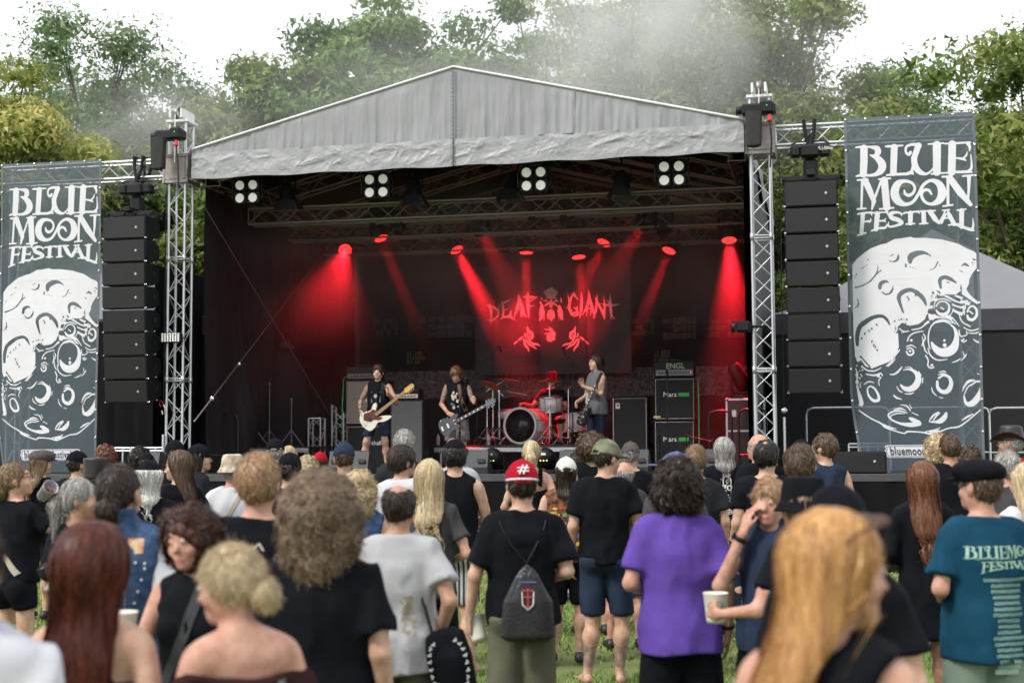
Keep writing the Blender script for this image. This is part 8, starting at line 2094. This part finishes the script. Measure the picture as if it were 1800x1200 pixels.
# tote bag
def tote(p):
    t = loft(p, [-.19, -.15, .02, .14, .17], [.085, .115, .12, .10, .05], [.05, .09, .085, .04, .015]); t = smax(t, p[:, 2] - .165, .01); t = smax(t, -.185 - p[:, 2], .03); return t + .010 * wob(p, 6, 1, 4, (14, 14, 10))
P = PEOPLE['spot']; o = thing('tote_bag', 'black cloth tote bag with white edge print hanging from the balding man', 'bag', (0, 0, 0), 0, None); o.matrix_world = P[0].matrix_world @ Matrix.Translation((.285, -.13, .86)) @ Matrix.Rotation(R(-12), 4, 'Y')
V, F = surf(tote, (-.18, -.16, -.24), (.18, .16, .22), .0085); inst('bag_body', npmesh('bag_body', V, F, [CL['black']]), o)
for dy in (.0, .03): MB().tube([(-.06, -.01 + dy, .14), (-.075, .02 + dy, .30), (-.095, .06 + dy, .46), (-.10, .11 + dy, .555), (-.085, .17 + dy, .50)], .007, 6).build('handle', BLK, o)
m = MB(); rg = random.Random(2)
for s_ in (-1, 1):
    for k in range(9): a = -1.2 + k * .3; m.X = Matrix.Translation((s_ * .095 * math.cos(a) ** .5 if math.cos(a) > 0 else 0, -.075, .13 * math.sin(a) - .02)) @ Matrix.Rotation(rg.uniform(-1, 1), 4, 'Y'); m.box((0, 0, 0), (.018, .012, .007)); m.box((.005, 0, .006), (.006, .012, .016))
m.build('print', WPR, o)
# cups
def cup(key, side, lab, body, name='cup', up=(0, 0, 1), band=None, foam=True):
    rt, b = PEOPLE[key][:2]; A = b.R if side > 0 else b.L; c = A[1] + A[2] * .085 + A[3] * .046
    o = thing(name, lab, 'cup', (0, 0, 0), 0, 'drinking cups'); z = Vector(up).normalized(); x = z.orthogonal(); M_ = Matrix((x, z.cross(x), z)).transposed().to_4x4(); M_.translation = Vector(c)
    o.matrix_world = rt.matrix_world @ M_
    MB().lathe([(0, -.068), (.031, -.068), (.033, -.05), (.043, .072), (.0445, .075), (.043, .077), (.040, .070), (.031, -.062)], n=28).build('cup_wall', body, o)
    if foam: MB().lathe([(0, .058), (.039, .058), (.0395, .050), (.0, .050)], n=20).build('drink', M('beer_foam', (.75, .70, .55), .6), o)
    if band:
        q = rt.matrix_world.inverted() @ Vector((0, 0, CAM_H)) - Vector(c); ang = math.atan2(q.y, q.x)
        dirv = M_.to_3x3().inverted() @ Vector((q.x, q.y, 0)); ang = math.atan2(dirv.y, dirv.x)
        def wrap(V, F, nm, mat, s_=1.):
            P_2 = [((.0385 + v[1] * .09 + .0012) * math.cos(ang - v[0] / -.04), (.0385 + v[1] * .09 + .0012) * math.sin(ang - v[0] / -.04), v[1]) for v in V]; inst(nm, npmesh(nm, P_2, F, [mat], False), o)
        V, F = text_geo('W', .05, .002); wrap([(v[0], v[1] + .002) for v in V], F, 'lettering', band)
        m2 = []; F2 = []
        for k in range(14):
            a = math.pi * k / 13
            for rr_ in (.027, .030): m2.append((rr_ * math.cos(a), .012 + rr_ * math.sin(a)))
        F2 = [(2 * i, 2 * i + 1, 2 * i + 3, 2 * i + 2) for i in range(13)]; wrap(m2, F2, 'print', M('cup_print_brown', (.25, .16, .08), .6))
    return o
CUPW = M('cup_plastic', (.72, .68, .58), .35, 0, .03, 10, sss=.1)
cup('facing', 1, 'beige cup with red letter held by the woman facing the camera', CUPW, band=M('cup_red', (.45, .04, .03), .5))
cup('bucket', -1, 'white beer cup held beside the purple shirt', CUPW, band=M('cup_grey', (.25, .27, .22), .5))
cup('redcap', -1, 'empty pale cup hanging from the hand of the red cap man', M('cup_clear', (.60, .58, .52), .3), up=(-.25, .3, 1), foam=False)
cup('drinker', 1, 'purple and green patterned can tilted to the mouth of the drinking woman', M('can_purple', (.25, .16, .38), .3, 0, 0, 30, col2=(.45, .55, .42)), up=(.75, -.1, .45), foam=False)
# watch, wristbands
def wrist(key, side, mat, name='wristband', r_=.034, wd=.018, face=False):
    rt, b = PEOPLE[key][:2]; A = b.R if side > 0 else b.L; d_ = Vector(A[1] - A[0]).normalized(); c = Vector(A[1]) - d_ * .03; q = d_.to_track_quat('Z', 'Y').to_matrix().to_4x4(); m = MB(); m.X = Matrix.Translation(c) @ q
    m.lathe([(r_ - .003, -wd / 2), (r_, -wd / 2), (r_, wd / 2), (r_ - .003, wd / 2)], n=16)
    if face: m.lathe([(.0, r_ + .008), (.02, r_ + .008), (.021, r_)], (0, 0, 0), 16, rot=(R(90), 0, 0)); m.lathe([(.0, r_ + .008), (.02, r_ + .008), (.021, r_)], (0, 0, 0), 16, rot=(R(-90), 0, 0))
    m.build(name, mat, rt)
wrist('nose', 1, BLK, 'watch', .036, .024, True); wrist('drinker', 1, REDP); wrist('purple', 1, BLK); wrist('bassist', -1, M('orange_band', (.7, .18, .02), .6)); wrist('bassist', 1, BLK); wrist('guitarist', 1, MATS['orange_band']); wrist('darkhair', -1, REDP)
# mark on the red cap
b = PEOPLE['redcap'][1]
rt = PEOPLE['redcap'][0]; m = MB()
for a, c_ in (((-.020, 0), (.004, .05)), ((.002, 0), (.026, .05))):
    m.tube([tuple(b.hw((a[0] + .002, -.137 + .0, 1.700 + a[1]))), tuple(b.hw((c_[0], -.112, 1.700 + c_[1])))], .0045, 5)
for z in (.016, .034): m.tube([tuple(b.hw((-.030, -.132 + z * .35, 1.700 + z))), tuple(b.hw((.036, -.132 + z * .35, 1.700 + z)))], .0045, 5)
m.build('cap_emblem', WHITEP, rt)
m = MB(); m.tube([tuple(b.hw((.092 * math.cos(a), -.014 + .118 * math.sin(a), 1.660 + .012 * -math.sin(a)))) for a in np.linspace(3.4, 6.0, 16)], .007, 6); m.build('cap_edge', M('cap_white_edge', (.6, .55, .55), .6, 0, .3, 60), rt)
# sunglasses pushed up on the ginger hair
b = PEOPLE['ginger'][1]; o = thing('sunglasses', 'brown sunglasses pushed up on the ginger-haired woman', 'sunglasses', (0, 0, 0)); o.matrix_world = PEOPLE['ginger'][0].matrix_world.copy()
for k in (-1, 1):
    m = MB(); m.ball((0, 0, 0), (.026, .004, .020), 14); m.X = None; e = m.build('lens', M('tinted_lens', (.05, .02, .01), .1), o); e.location = b.hw((k * .035, .070, 1.752)); e.rotation_euler = (R(-45), 0, R(0))
    MB().tube([tuple(b.hw((k * .060, .068, 1.755))), tuple(b.hw((k * .098, .0, 1.725))), tuple(b.hw((k * .104, -.03, 1.70)))], .004, 6).build('temple', M('tortoise_frame', (.10, .03, .01), .25), o)
MB().tube([tuple(b.hw((-.01, .075, 1.756))), tuple(b.hw((.01, .075, 1.756)))], .004, 6).build('bridge', MATS['tortoise_frame'], o)

print('script done', round(time.time() - T0, 1), 'tris', sum(len(o.data.polygons) for o in scn.objects if o.type == 'MESH') * 2)
